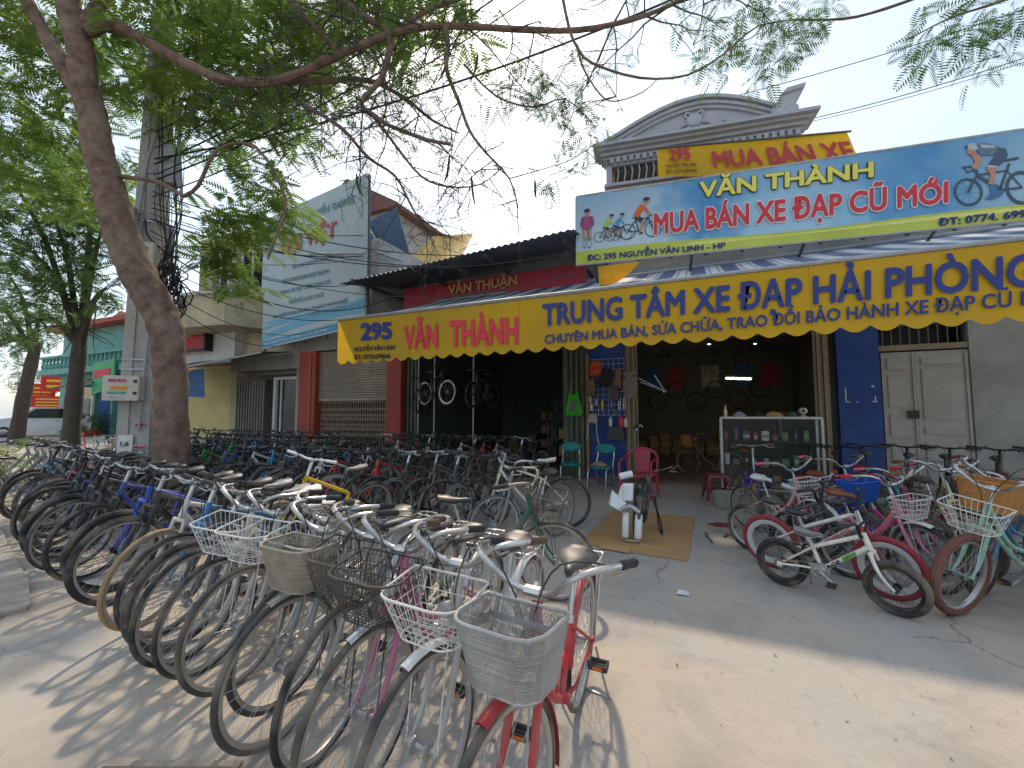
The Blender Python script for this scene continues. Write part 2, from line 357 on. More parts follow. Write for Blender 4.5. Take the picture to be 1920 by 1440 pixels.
# weathered panelled door right of the blue pier
door = MB().box(3.03, 4.24, 0, .05, .02, 2.62).build('door', DOORP, shop, Matrix.Translation((0, .02, 0)))
for (x0, x1, panels) in ((3.05, 3.49, ((.12, .52), (.62, .98), (1.1, 1.5), (1.62, 2.2), (2.3, 2.5))), (3.53, 4.2, ((.12, .55), (.66, 1.02), (1.14, 1.28), (1.4, 2.3), (2.38, 2.5)))):
    for z0, z1 in panels:
        MB().cbox(x0 + .06, x1 - .06, -.018, .0, z0, z1, .012).build('panel', DOORP, door)
    for xx in (x0, x1): MB().box(xx - .018, xx + .018, -.022, -.002, .02, 2.6).build('stile', DOORP, door)
MB().cbox(3.36, 3.52, -.06, -.02, 1.42, 1.56, .01).build('hasp', BLACK, door)
tr_ = MB().box(3.0, 4.3, -.02, .06, 2.65, 2.75).build('transom', GATE_BEIGE, shop, Matrix.Translation((0, .02, 0)))
MB().box(2.95, 5.3, .4, .45, 0, 3.5).build('back_shade_panel', BLACK, shop); MB().box(2.95, 5.3, .1, .4, 3.2, 3.5).build('top_shade_panel', BLACK, shop)  # black panels added; darkness of the room behind is put into their colour
for i in range(10): MB().tube([(3.08 + i * .13, .02, 2.75), (3.08 + i * .13, .02, 3.12)], .012, 5).build('bar', DKSTEEL, tr_)
# upper storey with balcony, windows and pediment (turned a few degrees from the street front)
up = Matrix.Translation((0, 10.1 - FY, 0)) @ Matrix.Rotation(R_(8), 4, 'Z') @ Matrix.Diagonal((.95, 1, 1, 1))
def upart(b, name, mat, parent=None, smooth=False): return b.build(name, mat, parent or shop, up if parent is None else None, smooth)
upart(MB().box(-2.05, 2.2, .06, .3, 4.6, 6.9), 'upper_wall', PL_MAUVE)
upart(MB().box(-2.05, 2.2, 1.2, 1.35, 6.9, 7.75), 'upper_back_wall', BLUE_P)
for x in (-2.05, -.6, .8, 2.08): upart(MB().cbox(x, x + .14, .02, .2, 6.9, 7.55, .02), 'post', PALE_ORN)
for x in np.arange(-1.8, -.65, .17): upart(MB().tube([(x, .12, 6.9), (x + .05, .06, 7.2), (x, .12, 7.5)], .018, 5), 'railing_bar', PALE_ORN)
upart(MB().cbox(-2.1, 2.25, -.02, .3, 6.86, 6.93, .015), 'balcony_rail', PALE_ORN)
for i, (z0, z1, o) in enumerate(((7.52, 7.58, .02), (7.58, 7.66, .1), (7.66, 7.72, .2), (7.72, 7.79, .3))): upart(MB().box(-2.1 - o * .8, 2.25 + o * .8, -o, .4, z0, z1 - .003), 'cornice', PALE_ORN)
for i in range(27): upart(MB().box(-1.95 + i * .155, -1.86 + i * .155, -.075, .018, 7.40, 7.515), 'dentil', PALE_ORN)
upart(MB().box(-2.05, 2.2, .02, .1, 7.36, 7.52), 'frieze', PALE_ORN)
arc = [(-2.2, 7.79)] + [(-2.2 + 2.3 * t, 7.83 + .72 * math.sin(t * 1.5708) ** 1.15) for t in [i / 8 for i in range(9)]] + [(.1 + 1.7 * t, 8.55 - .58 * t ** 1.7) for t in [i / 8 for i in range(1, 9)]] + [(1.8, 7.79)]
upart(MB().prism(arc, .26, Matrix.Translation((0, .03, 0))), 'pediment', PALE_ORN)
for o, w in ((.14, .09), (.08, .19), (.03, .27)):
    pth = [(x, -o, z - (w - .09)) for x, z in arc[1:-1]]; b = MB()
    for (a, c) in zip(pth[:-1], pth[1:]): b.add([a, c, (c[0], .03, c[2]), (a[0], .03, a[2]), (a[0], a[1], a[2] + .075), (c[0], c[1], c[2] + .075), (c[0], .03, c[2] + .075), (a[0], .03, a[2] + .075)], [(0, 1, 5, 4), (3, 2, 1, 0), (4, 5, 6, 7)])
    upart(b, 'pediment_moulding', PALE_ORN)
scr = [(1.58, 7.8), (1.6, 7.95), (1.68, 8.02), (1.74, 8.18), (1.86, 8.29), (2.22, 8.33), (2.2, 8.25), (2.08, 8.14), (2.05, 8.0), (2.12, 7.93), (2.12, 7.8)]
upart(MB().prism(scr, .5, Matrix.Translation((0, -.2, 0))), 'corner_scroll', PALE_ORN)
upart(MB().prism([(x + .04, z) for x, z in scr[3:7]] + [(1.95, 8.2)], .6, Matrix.Translation((0, -.25, .04))), 'scroll_cap', PALE_ORN)
orn = upart(MB().loft([[(.02 + .2 * s * math.cos(a), .01 - d_, 8.12 + .16 * s * math.sin(a)) for a in [k * math.pi / 6 for k in range(12)]] for s, d_ in ((1, 0), (.85, .06), (.5, .075))]), 'relief_ornament', PALE_ORN, smooth=True)
for sx in (-1, 1):
    for (pts, r) in (([(.12, 8.16), (.3, 8.12), (.42, 8.02), (.6, 8.0), (.72, 8.07), (.64, 8.11)], .035), ([(.1, 8.1), (.22, 8.02), (.4, 7.95), (.62, 7.93)], .03), ([(.05, 8.36), (.16, 8.42), (.2, 8.34), (.14, 8.3)], .03)):
        MB().tube(smoothpath([(.02 + sx * x, -.0, z - .09) for x, z in pts]), r, 5).build('scroll', PALE_ORN, orn, smooth=True)
# hipped tile strip closing the storey behind the pediment
upart(MB().box(-2.0, 2.1, .32, 6, 7.4, 7.6), 'roof_slab', PL_GREY); upart(MB().box(-2.0, -1.85, .32, 6, 4.9, 7.4), 'upper_side_wall', PL_MAUVE); upart(MB().box(1.95, 2.1, .32, 6, 4.9, 7.4), 'upper_side_wall', PL_MAUVE)
# corrugated roof over the left bay
rf = corrug((-8.15, 7.75, 4.72), (-2.05, 7.35, 4.86), (-2.05, 13.5, 6.0), (-8.15, 13.5, 5.9), 42, .016).build('corrugated_roof', ROOFD, shop, IM)
for x in (-7.6, -5.8, -4, -2.3): MB().box(x - .03, x + .03, 7.6, 10.2, 4.66 + (x + 8) * .015, 4.73 + (x + 8) * .015).build('roof_rafter', DKSTEEL, rf)
sp(MB().box(-8.1, -2.1, FY + .27, 13.4, 4.9, 4.96), 'roof_soffit', PL_GREY)
sp(MB().box(-8.1, -2.1, FY + .05, FY + .2, 4.9, 5.2), 'gable_infill', PL_GREY)
# lit ceiling spots and tube lamp in the right-hand bay
LIT = M('lamp_white', (1, .98, .92), .4, var=.0, emit=9)
for i, (x, y) in enumerate(((-.55, 12.2), (.55, 12.4), (.25, 14.5), (1.5, 12.8), (1.55, 15), (-.4, 15.6), (-1.5, 13.4))):
    l = empty('ceiling_spot', (x, y, 3.69), 0, f'small lit round spot lamp on the shop ceiling, {ORD[i]} of the scattered spots', 'lamp', 'lit ceiling spots')
    MB().lathe([(.05, 0), (.06, -.02), (.05, -.03)], 10).build('trim', PL_WHITE, l); MB().lathe([(.042, -.031), (.03, -.034)], 10).build('lens', LIT, l)
tl = empty('tube_lamp', (0.958, 13.5, 2.485), R_(40), 'lit fluorescent tube lamp hanging in the right shop bay', 'lamp')
MB().cbox(-.45, .45, -.05, .05, .03, .08, .01).build('housing', PL_WHITE, tl); MB().tube([(-.42, 0, 0), (.42, 0, 0)], .02, 8).build('tube', LIT, tl)
for x in (-.3, .3): MB().tube([(x, 0, .08), (x, 0, 1.1)], .006, 4).build('hanger_wire', DKSTEEL, tl)

# ---------------------------------------------------------------- shuttered shop to the left (brick red columns)
sh = empty('shuttered_shop', (0, FY, 0), 0, 'closed shop front between two brick-red columns with grey shutter over lattice gate', 'shop')
sp(MB().cbox(-8.36, -7.83, FY - .1, FY + .3, 0, 3.5, .015), 'column', TERRA, sh).location = (0, -FY, 0)
sp(MB().cbox(-11.96, -11.22, FY - .1, FY + .3, 0, 3.5, .015), 'column', TERRA, sh).location = (0, -FY, 0)
MB().tube([(-11.4, -.13, 0), (-11.4, -.13, 3.4)], .02, 6).build('drain_pipe', M('rusty_orange_pipe', 'b5762f', .6), sh)
slatted(-11.2, -8.37, 1.98, 3.5, .06, .075).build('roller_shutter', SHUT_G, sh)
MB().box(-11.2, -8.37, .03, .1, 1.9, 1.98).build('shutter_bottom_rail', SHUT_G, sh)
MB().box(-11.96, -7.83, 0, .3, 3.52, 5.0).build('lintel_wall', PL_GREY, sh)
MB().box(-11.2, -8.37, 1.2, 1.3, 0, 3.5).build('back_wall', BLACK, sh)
gt = MB().box(-11.18, -8.4, .16, .2, 1.84, 1.9).build('lattice_gate', GATE_BEIGE, sh)
bar = MB().box(-.011, .011, -.012, .012, .04, 1.86).mesh('gate_bar')
for i in range(30): link_mesh('bar', bar, GATE_BEIGE, gt, Matrix.Translation((-11.15 + i * .095, .15, 0)))
lat = MB()
for i in range(30):
    for z in (.95, 1.25, 1.55):
        x = -11.15 + i * .095
        for s in (-1, 1): lat.add([(x - .05, .13, z - s * .13), (x - .035, .13, z - s * .13), (x + .05, .13, z + s * .13), (x + .035, .13, z + s * .13), (x - .05, .137, z - s * .13), (x - .035, .137, z - s * .13), (x + .05, .137, z + s * .13), (x + .035, .137, z + s * .13)], [(0, 1, 2, 3), (7, 6, 5, 4), (0, 3, 7, 4), (1, 5, 6, 2)])
tag(lat.build('lattice', GATE_BEIGE, gt), kind='stuff')

# ---------------------------------------------------------------- cream town house with the grey folding gate, white door
th = empty('town_house', (-14, FY + .3, 0), 0, 'cream town house with balcony behind the pale billboard', 'house')
TI = Matrix.Translation((14, -FY - .3, 0))
def tp(b, name, mat, parent=None, smooth=False): return b.build(name, mat, parent or th, TI if parent is None else None, smooth)
tp(MB().box(-18.6, -11.97, FY + .5, FY + 6, 3.0, 8.6), 'upper_wall', PL_CREAM)
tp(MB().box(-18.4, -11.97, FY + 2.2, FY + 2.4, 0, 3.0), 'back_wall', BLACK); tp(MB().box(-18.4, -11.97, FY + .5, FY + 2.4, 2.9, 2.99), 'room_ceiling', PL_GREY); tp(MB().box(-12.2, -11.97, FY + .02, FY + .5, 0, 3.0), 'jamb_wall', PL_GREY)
tp(MB().box(-15.5, -15.2, FY + .0, FY + .5, 0, 3.0), 'jamb_wall', PL_CREAM)
tp(MB().box(-15.5, -11.97, FY - .05, FY + .5, 3.002, 3.5), 'beam', PL_GREY)
tp(MB().loft([[(-18.2, FY + .5, z), (-17.9, FY - .6, z), (-16.4, FY - 1.1, z), (-14.6, FY - .9, z), (-13.9, FY + .5, z)] for z in (4.5, 4.62, 4.64, 5.5, 5.52, 5.6)]), 'balcony', PL_CREAM)
tp(MB().loft([[(-18.25, FY + .5, z), (-17.95, FY - .65 - o, z), (-16.4, FY - 1.15 - o, z), (-14.55, FY - .95 - o, z), (-13.85, FY + .5, z)] for z, o in ((5.6, .05), (5.7, .08))]), 'balcony_coping', PL_WHITE)
for (x0, x1) in ((-17.6, -16.6), (-15.8, -14.6)):
    w = tp(MB().box(x0, x1, FY + .44, FY + .49, 6.0, 7.6), 'window', GLASSD)
    for a in (x0, (x0 + x1) / 2, x1): MB().box(a - .04, a + .04, FY + .4, FY + .5, 5.95, 7.65).build('frame_bar', PL_WHITE, w, None)
folded_gate('folding_gate', -15.15, -13.6, 22, 2.6, 0, GATE_GREY, th).location = (14, -.35, 0)
dw = tp(MB().box(-13.4, -13.28, FY + .1, FY + .2, 0, 2.75), 'door_frame', PL_WHITE)
for (x0, x1, z0, z1) in ((-12.3, -12.2, 0, 2.75), (-13.28, -12.3, 2.65, 2.75), (-13.05, -12.98, 0, 2.65), (-12.98, -12.3, 0, .1)): MB().box(x0, x1, FY + .1, FY + .2, z0, z1).build('frame_rail', PL_WHITE, dw)
MB().box(-12.98, -12.3, FY + .14, FY + .16, .1, 2.65).build('glass', GLASSD, dw)
# yellow shutter house and its sloping grey canopy, white upper wall, red sheet
yh = empty('yellow_shutter_house', (-18, FY, 0), 0, 'low house with pale yellow roller shutter under a sloping grey canopy', 'house')
YI = Matrix.Translation((18, -FY, 0))
def yp(b, name, mat, parent=None): return b.build(name, mat, parent or yh, YI if parent is None else None)
yp(slatted(-18.3, -15.5, .05, 3.3, FY + .05, .085), 'roller_shutter', SHUT_Y)
yp(MB().box(-18.5, -18.3, FY - .05, FY + .3, 0, 3.4), 'jamb', PL_WHITE); yp(MB().box(-21.5, -20.1, FY + .0, FY + .3, 0, 3.4), 'side_wall', PL_WHITE)
yp(MB().box(-20.1, -18.5, FY + .2, FY + .3, 0, 3.4), 'side_door', M('dark_grey_door', '5a5c5e', .6, var=.2))
yp(MB().box(-20.5, -15.55, FY + .1, FY + .5, 3.4, 4.6), 'upper_wall', PL_WHITE)
yp(MB().box(-20.5, -16.9, FY - .1, FY + .09, 3.95, 4.45), 'red_sheet', M('red_sheet', 'b03038', .6, var=.15, dust=.2))
yp(MB().box(-16.9, -16.8, FY - .2, FY + .09, 3.85, 4.55), 'frame_post', BLACK); yp(MB().box(-20.5, -16.9, FY - .2, FY - .1, 3.85, 3.94), 'frame_rail', BLACK)
yp(corrug((-20, FY - .95, 4.62), (-15.55, FY - .95, 4.72), (-15.55, FY + 3, 5.7), (-20, FY + 3, 5.6), 40, .02), 'roof', ROOFD)
yp(MB().box(-20, -15.6, FY + .5, FY + 3, 4.3, 5.0), 'roof_wall', PL_GREY)
yp(corrug((-17.6, FY - 2.0, 2.75), (-12.1, FY - 1.3, 3.38), (-12.3, FY - .06, 3.55), (-17.6, FY - .06, 3.45), 34, .015), 'canopy', M('grey_canopy_sheet', '76756f', .6, .3, var=.2, dust=.3))
yp(MB().tube([(-17.6, FY - 2.0, 2.72), (-12.1, FY - 1.3, 3.35)], .03, 6), 'canopy_tube', GALV)
tb = yp(corrug((-16.4, FY - 1.5, 2.1), (-14.75, FY - 1.3, 2.03), (-14.8, FY - 1.35, 2.98), (-16.4, FY - 1.6, 2.8), 9, .03), 'blue_tarpaulin', M('blue_tarpaulin', '4f7aa8', .6, var=.15, trans=.25))
# things behind: dark blue board on a strut, yellow corrugated lean-to, brown roofed house
bb_ = empty('blue_board', (-9.049, 10.5, 6.689), 0, 'dark blue sheet board leaning on a strut behind the billboard', 'board')
MB().prism([(-1.0, -.6), (1.1, -.9), (.35, 1.35), (-.95, 1.05)], .05).build('panel', M('dark_blue_sheet', '3a536b', .55, .2, var=.12), bb_)
MB().tube([(-.9, -.06, 1.2), (.3, -.06, -.7)], .04, 6).build('strut', GALV, bb_)
yl = empty('yellow_lean_to', (-9.423, 13.0, 7.642), 0, 'pale yellow corrugated lean-to behind the dark roof', 'shed')
corrug((-1.5, 0, -.9), (1.6, 0, -.6), (.9, 2.2, 1.4), (-1.2, 2.2, 1.6), 14, .03).build('corrugated_sheet', M('pale_yellow_sheet', 'd9b76a', .6, var=.15, dust=.2, trans=.2), yl)
MB().box(-1.4, 1.4, .3, 2.4, -2.2, -.9).build('wall', PL_GREY, yl)
bh = empty('brown_roofed_house', (-17.5, 17, 0), 0, 'tall grey house with brown tiled roof rising behind the billboard', 'house')
MB().box(-2.6, 3.2, 0, 5, 0, 12.2).build('wall', PL_GREY, bh)
MB().prism([(-3.1, 12.2), (.3, 14.2), (3.7, 12.2), (3.7, 12.0), (-3.1, 12.0)], 5.6, Matrix.Translation((0, -.3, 0))).build('roof', M('brown_roof_tile', '6d4a40', .8, var=.2, scale=6), bh)
for x in (-1.6, .2, 1.9):
    w = MB().box(x, x + .9, -.05, -.01, 9.6, 11).build('window', GLASSD, bh)
    MB().box(x + .42, x + .48, -.08, -.05, 9.6, 11).build('mullion', PL_WHITE, w)
# side wall of the neighbouring store, with mould-stained render
MB().box(-8.2, -7.95, 8.9, 13, 3.5, 6.3).build('party_wall', M('stained_white_render', 'a9a9a6', .9, var=.3, scale=1.5, bump=.2, dust=.3), label='stained white party wall between billboard and dark corrugated roof', cat='wall')

# ---------------------------------------------------------------- awning with yellow valance
def stripe_material():
    m = bpy.data.materials.new('striped_awning_cloth'); m.use_nodes = True; nt = m.node_tree; N = nt.nodes; K = nt.links.new; p = N['Principled BSDF']
    t = N.new('ShaderNodeTexCoord'); w = N.new('ShaderNodeTexWave'); w.wave_type = 'BANDS'; w.bands_direction = 'X'; w.inputs['Scale'].default_value = .62; w.inputs['Distortion'].default_value = 0
    K(t.outputs['Object'], w.inputs['Vector']); r = N.new('ShaderNodeValToRGB'); e = r.color_ramp.elements; r.color_ramp.interpolation = 'CONSTANT'
    e[0].color = C('5f6c8c') + (1,); e[1].position = .45; e[1].color = C('c9cdd3') + (1,); x = e.new(.78); x.color = C('7f8798') + (1,); x = e.new(.88); x.color = C('d6d8da') + (1,)
    K(w.outputs['Fac'], r.inputs['Fac']); K(r.outputs['Color'], p.inputs['Base Color']); p.inputs['Roughness'].default_value = .7
    tr = N.new('ShaderNodeBsdfTranslucent'); K(r.outputs['Color'], tr.inputs['Color']); ms = N.new('ShaderNodeMixShader'); ms.inputs[0].default_value = .12
    K(p.outputs[0], ms.inputs[1]); K(tr.outputs[0], ms.inputs[2]); K(ms.outputs[0], N['Material Output'].inputs['Surface']); return m
YEL = M('yellow_banner_cloth', 'f2c01c', .55, var=.06, scale=1.4, bump=.25, bscale=3.5, dust=.16, trans=.5)
NAVY = M('navy_print', '243478', .6, var=.08); REDP = M('red_print', 'cf3440', .6, var=.06); WHITEP = M('white_print', 'e9e9e6', .6, var=.05); INK = M('black_print', '2b2a3a', .6, var=.1)
aw = empty('awning', (0, 5.83, 2.4), 0, 'striped shop awning with long yellow lettered valance across the bicycle shop', 'awning')
AI_ = Matrix.Translation((0, -5.83, -2.4)); X0, X1 = -6.12, 5.6
b = MB(); nx, ny = 60, 6; g = {}
for i in range(nx + 1):
    for j in range(ny + 1):
        u, v = i / nx, j / ny; x = X0 + (X1 - X0) * u; sag = -.05 * math.sin(v * math.pi) * (1 + .25 * math.sin(x * 2.1)) + .006 * math.sin(x * 9)
        g[i, j] = len(b.v); b.v.append((x, 5.83 + (8.9 - 5.83) * v, 3.245 + (4.33 - 3.245) * v + sag))
for i in range(nx):
    for j in range(ny): b.f.append((g[i, j], g[i + 1, j], g[i + 1, j + 1], g[i, j + 1])); b.m.append(0)
b.build('awning_sheet', stripe_material(), aw, AI_, True)
b = MB(); n = 440; prev = None
for i in range(n + 1):
    x = X0 + (X1 - X0) * i / n; s = abs(math.sin(math.pi * (x - X0) / .27)); rip = .006 * math.sin(x * 3.1 + .6) + .004 * math.sin(x * 7.7)
    col = []
    for k in range(6):
        t = k / 5; z = 3.245 - t * (.815 + .045 * (1 - s ** .8) * -1 + .0) - (.03 * s if k == 5 else 0); col.append((x, 5.83 - .004 + rip * t, z))
    base = len(b.v); b.v += col
    if prev is not None:
        for k in range(5): b.f.append((prev + k, prev + k + 1, base + k + 1, base + k)); b.m.append(0)
    prev = base
b.build('valance', YEL, aw, AI_, True)
b = MB(); ya = [(X0 - .001, 5.83, 3.245), (X0, 8.9, 4.33), (X0, 8.9, 4.0), (X0, 5.83, 2.95)]
MB().tube([(X0, 5.83, 3.235), (X1, 5.83, 3.235)], .03, 8).build('front_rail', GALV, aw, AI_, True)
MB().tube([(X0, 8.92, 4.35), (X1, 8.92, 4.35)], .05, 8).build('roller_tube', GALV, aw, AI_, True)
for x in (-5.9, -3.0, .2, 2.6, 5.2):
    MB().tube([(x, 8.9, 4.1), (x + .55, 7.3, 3.55), (x, 5.85, 3.2)], .025, 6).build('folding_arm', GALV, aw, AI_, True)
for x in (-5.0, -1.3, 2.3): MB().tube([(x, 8.9, 4.3), (x, 9.9, 4.3)], .03, 6).build('wall_bracket', GALV, aw, AI_)
SEAM = M('banner_seam', 'c9960f', .6)
for x in np.arange(-4.3, 5.5, 1.83): MB().box(x - .006, x + .006, 5.812, 5.818, 2.5, 3.23).build('seam', SEAM, aw, AI_)
def vl(t, q, mat, bold=.02, **k):
    o = lettering(t, q, mat, aw, bold, .020, **k); o.matrix_local = AI_; return o
VY = 5.83
vl('295', ((-5.55, 5.83, 2.807), (-4.855, 5.83, 2.787), (-4.863, 5.83, 3.086), (-5.56, 5.83, 3.128)), NAVY, .05)
vl('NGUYỄN VĂN LINH', ((-5.694, 5.83, 2.613), (-4.782, 5.83, 2.596), (-4.785, 5.83, 2.726), (-5.698, 5.83, 2.75)), INK, .015)
vl('ĐT: 0774.699666', ((-5.689, 5.83, 2.468), (-4.87, 5.83, 2.453), (-4.873, 5.83, 2.546), (-5.692, 5.83, 2.565)), INK, .015)
vl('VĂN', ((-4.59, 5.83, 2.584), (-3.913, 5.83, 2.578), (-3.92, 5.83, 3.109), (-4.602, 5.83, 3.127)), REDP, .045)
vl('THÀNH', ((-3.678, 5.83, 2.572), (-2.482, 5.83, 2.544), (-2.481, 5.83, 3.055), (-3.685, 5.83, 3.104)), REDP, .045)
vl('TRUNG TÂM XE ĐẠP HẢI PHÒNG', ((-2.1, 5.83, 2.684), (3.021, 5.83, 2.643), (3.054, 5.83, 3.193), (-2.097, 5.83, 3.215)), NAVY, .035)
vl('CHUYÊN MUA BÁN, SỬA CHỮA, TRAO ĐỔI BẢO HÀNH XE ĐẠP CŨ MỚI', ((-2.068, 5.83, 2.477), (3.158, 5.83, 2.513), (3.176, 5.83, 2.803), (-2.067, 5.83, 2.721)), NAVY, .025)

# ---------------------------------------------------------------- big blue sign board
def print_material(name, stops, vfac=.5, noise=.25, trans=.12):
    m = bpy.data.materials.new(name); m.use_nodes = True; nt = m.node_tree; N = nt.nodes; K = nt.links.new; p = N['Principled BSDF']
    t = N.new('ShaderNodeTexCoord'); sx = N.new('ShaderNodeSeparateXYZ'); K(t.outputs['Generated'], sx.inputs[0])
    n = N.new('ShaderNodeTexNoise'); n.inputs['Scale'].default_value = 2.5; n.inputs['Detail'].default_value = 5; K(t.outputs['Object'], n.inputs['Vector'])
    a = N.new('ShaderNodeMath'); a.operation = 'MULTIPLY_ADD'; a.inputs[1].default_value = noise; K(n.outputs['Fac'], a.inputs[0]); K(sx.outputs['X'], a.inputs[2])
    s2 = N.new('ShaderNodeMath'); s2.operation = 'SUBTRACT'; s2.inputs[1].default_value = noise * .5; K(a.outputs[0], s2.inputs[0])
    r = N.new('ShaderNodeValToRGB'); e = r.color_ramp.elements
    for i, (pos, c) in enumerate(stops):
        q = e[i] if i < 2 else e.new(pos); q.position = pos; q.color = C(c) + (1,)
    K(s2.outputs[0], r.inputs['Fac'])
    mv = N.new('ShaderNodeMapRange'); mv.inputs['From Min'].default_value = .45; mv.inputs['From Max'].default_value = 1.05; mv.inputs['To Max'].default_value = vfac; K(sx.outputs['Z'], mv.inputs['Value'])
    mx_ = N.new('ShaderNodeMix'); mx_.data_type = 'RGBA'; K(mv.outputs[0], mx_.inputs['Factor']); K(r.outputs['Color'], mx_.inputs['A']); mx_.inputs['B'].default_value = C('4a8ec4') + (1,)
    K(mx_.outputs['Result'], p.inputs['Base Color']); p.inputs['Roughness'].default_value = .42
    if trans:
        tr = N.new('ShaderNodeBsdfTranslucent'); K(mx_.outputs['Result'], tr.inputs['Color']); ms = N.new('ShaderNodeMixShader'); ms.inputs[0].default_value = trans
        K(p.outputs[0], ms.inputs[1]); K(tr.outputs[0], ms.inputs[2]); K(ms.outputs[0], N['Material Output'].inputs['Surface'])
    return m
SQ = Quad((-2.131, 7.8, 4.342), (4.69, 8.46, 4.268), (4.774, 8.46, 5.618), (-2.117, 7.8, 5.702))
sb = empty('shop_sign_board', SQ.q[0], 0, 'long blue printed shop sign with cyclists and red lettering above the awning', 'sign'); SI = Matrix.Translation(-Vector(SQ.q[0]))
def sgn(b, name, mat, parent=sb, I=SI, smooth=False): return b.build(name, mat, parent, I, smooth)
def slab(Q, th, nu=24, amp=0.):
    b = MB()
    for i in range(nu):
        a, c = i / nu, (i + 1) / nu; w0, w1 = [-abs(amp * math.sin(t * math.pi * 12)) ** 1.0 for t in (a, c)]; b.add([Q.p(a, 0, w0), Q.p(c, 0, w1), Q.p(c, 1, w1), Q.p(a, 1, w0), Q.p(a, 0, -th), Q.p(c, 0, -th), Q.p(c, 1, -th), Q.p(a, 1, -th)], [(0, 1, 2, 3), (7, 6, 5, 4), (0, 4, 5, 1), (3, 2, 6, 7)] + ([(0, 3, 7, 4)] if i == 0 else []) + ([(1, 5, 6, 2)] if i == nu - 1 else []))
    return b
sgn(slab(SQ, .03, 120, .007), 'panel', print_material('sign_print', [(0, 'b9d3df'), (.2, 'c3d9e2'), (.27, '78b0d4'), (.34, '4f94ca'), (.42, 'a3cde4'), (.58, 'aed5e6'), (.68, '74b0d6'), (.78, '5797c9'), (.88, '8ab6cf'), (1, '9fc3d2')]))
band = MB(); N_ = 30; GRN = M('lime_print', 'b9c24a', .5, var=.12, scale=1.5); YBAND = M('pale_yellow_print', 'd8d873', .5, var=.1)
for i in range(N_):
    a, c = i / N_, (i + 1) / N_; f = lambda u: .185 + .02 * math.sin(u * 9) - .03 * u
    band.face(SQ.p(a, .002, .004), SQ.p(c, .002, .004), SQ.p(c, f(c), .004), SQ.p(a, f(a), .004))
sgn(band, 'printed_band', GRN)
band = MB()
for i in range(8, N_): a, c = i / N_, (i + 1) / N_; band.face(SQ.p(a, .1, .007), SQ.p(c, .1, .007), SQ.p(c, f(c) - .03, .007), SQ.p(a, f(a) - .03 if i > 8 else .1, .007))
sgn(band, 'printed_band', YBAND)
for u in [i / 12 for i in range(13)]:      # steel uprights behind the stretched print
    sgn(MB().tube([SQ.p(u, -.02, -.07), SQ.p(u, 1.0, -.07)], .03, 6), 'frame_upright', DKSTEEL)
for v in (0, 1): sgn(MB().tube([SQ.p(0, v, -.015), SQ.p(1, v, -.015)], .022, 6), 'frame_rail', GALV)
for u in (.05, .3, .55, .8): sgn(MB().tube([SQ.p(u, 0, -.07), SQ.p(u, -.35, -1.2)], .025, 6), 'support_strut', DKSTEEL)
def sl_(t, q, mat, bold, out=.01, parent=sb, I=SI, **k): o = lettering(t, q, mat, parent, bold, out, **k); o.matrix_local = I; return o
PY = M('yellow_print', 'e6dc62', .5, var=.05); DK = M('dark_olive_print', '3a3c20', .5)
q = ((0.056, 8.011, 5.289), (2.568, 8.254, 5.214), (2.585, 8.255, 5.57), (0.067, 8.011, 5.688)); sl_('VĂN THÀNH', q, DK, .07, .010); sl_('VĂN THÀNH', q, PY, .035, .022)
q = ((-0.716, 7.937, 4.617), (3.455, 8.34, 4.562), (3.485, 8.343, 5.105), (-0.702, 7.937, 5.264)); sl_('MUA BÁN XE ĐẠP CŨ MÓI', q, WHITEP, .075, .010); sl_('MUA BÁN XE ĐẠP CŨ MÓI', q, REDP, .035, .022)
sgn(MB().loft([[tuple(np.array(p_) + SQ.n * o_) for p_ in ((3.253, 8.32, 4.937), (3.311, 8.326, 4.944), (3.352, 8.33, 4.987), (3.355, 8.33, 5.045), (3.317, 8.326, 5.044), (3.301, 8.325, 4.996))] for o_ in (.014, .022)]), 'letter_horn', REDP)
q = ((-1.918, 7.821, 4.391), (0.442, 8.049, 4.342), (0.447, 8.049, 4.502), (-1.916, 7.821, 4.567)); sl_('ĐC: 295 NGUYỄN VĂN LINH - HP', q, NAVY, .035, .014)
q = ((3.322, 8.328, 4.317), (4.57, 8.448, 4.302), (4.578, 8.449, 4.425), (3.328, 8.328, 4.441)); sl_('ĐT: 0774. 699666', q, NAVY, .035, .014)
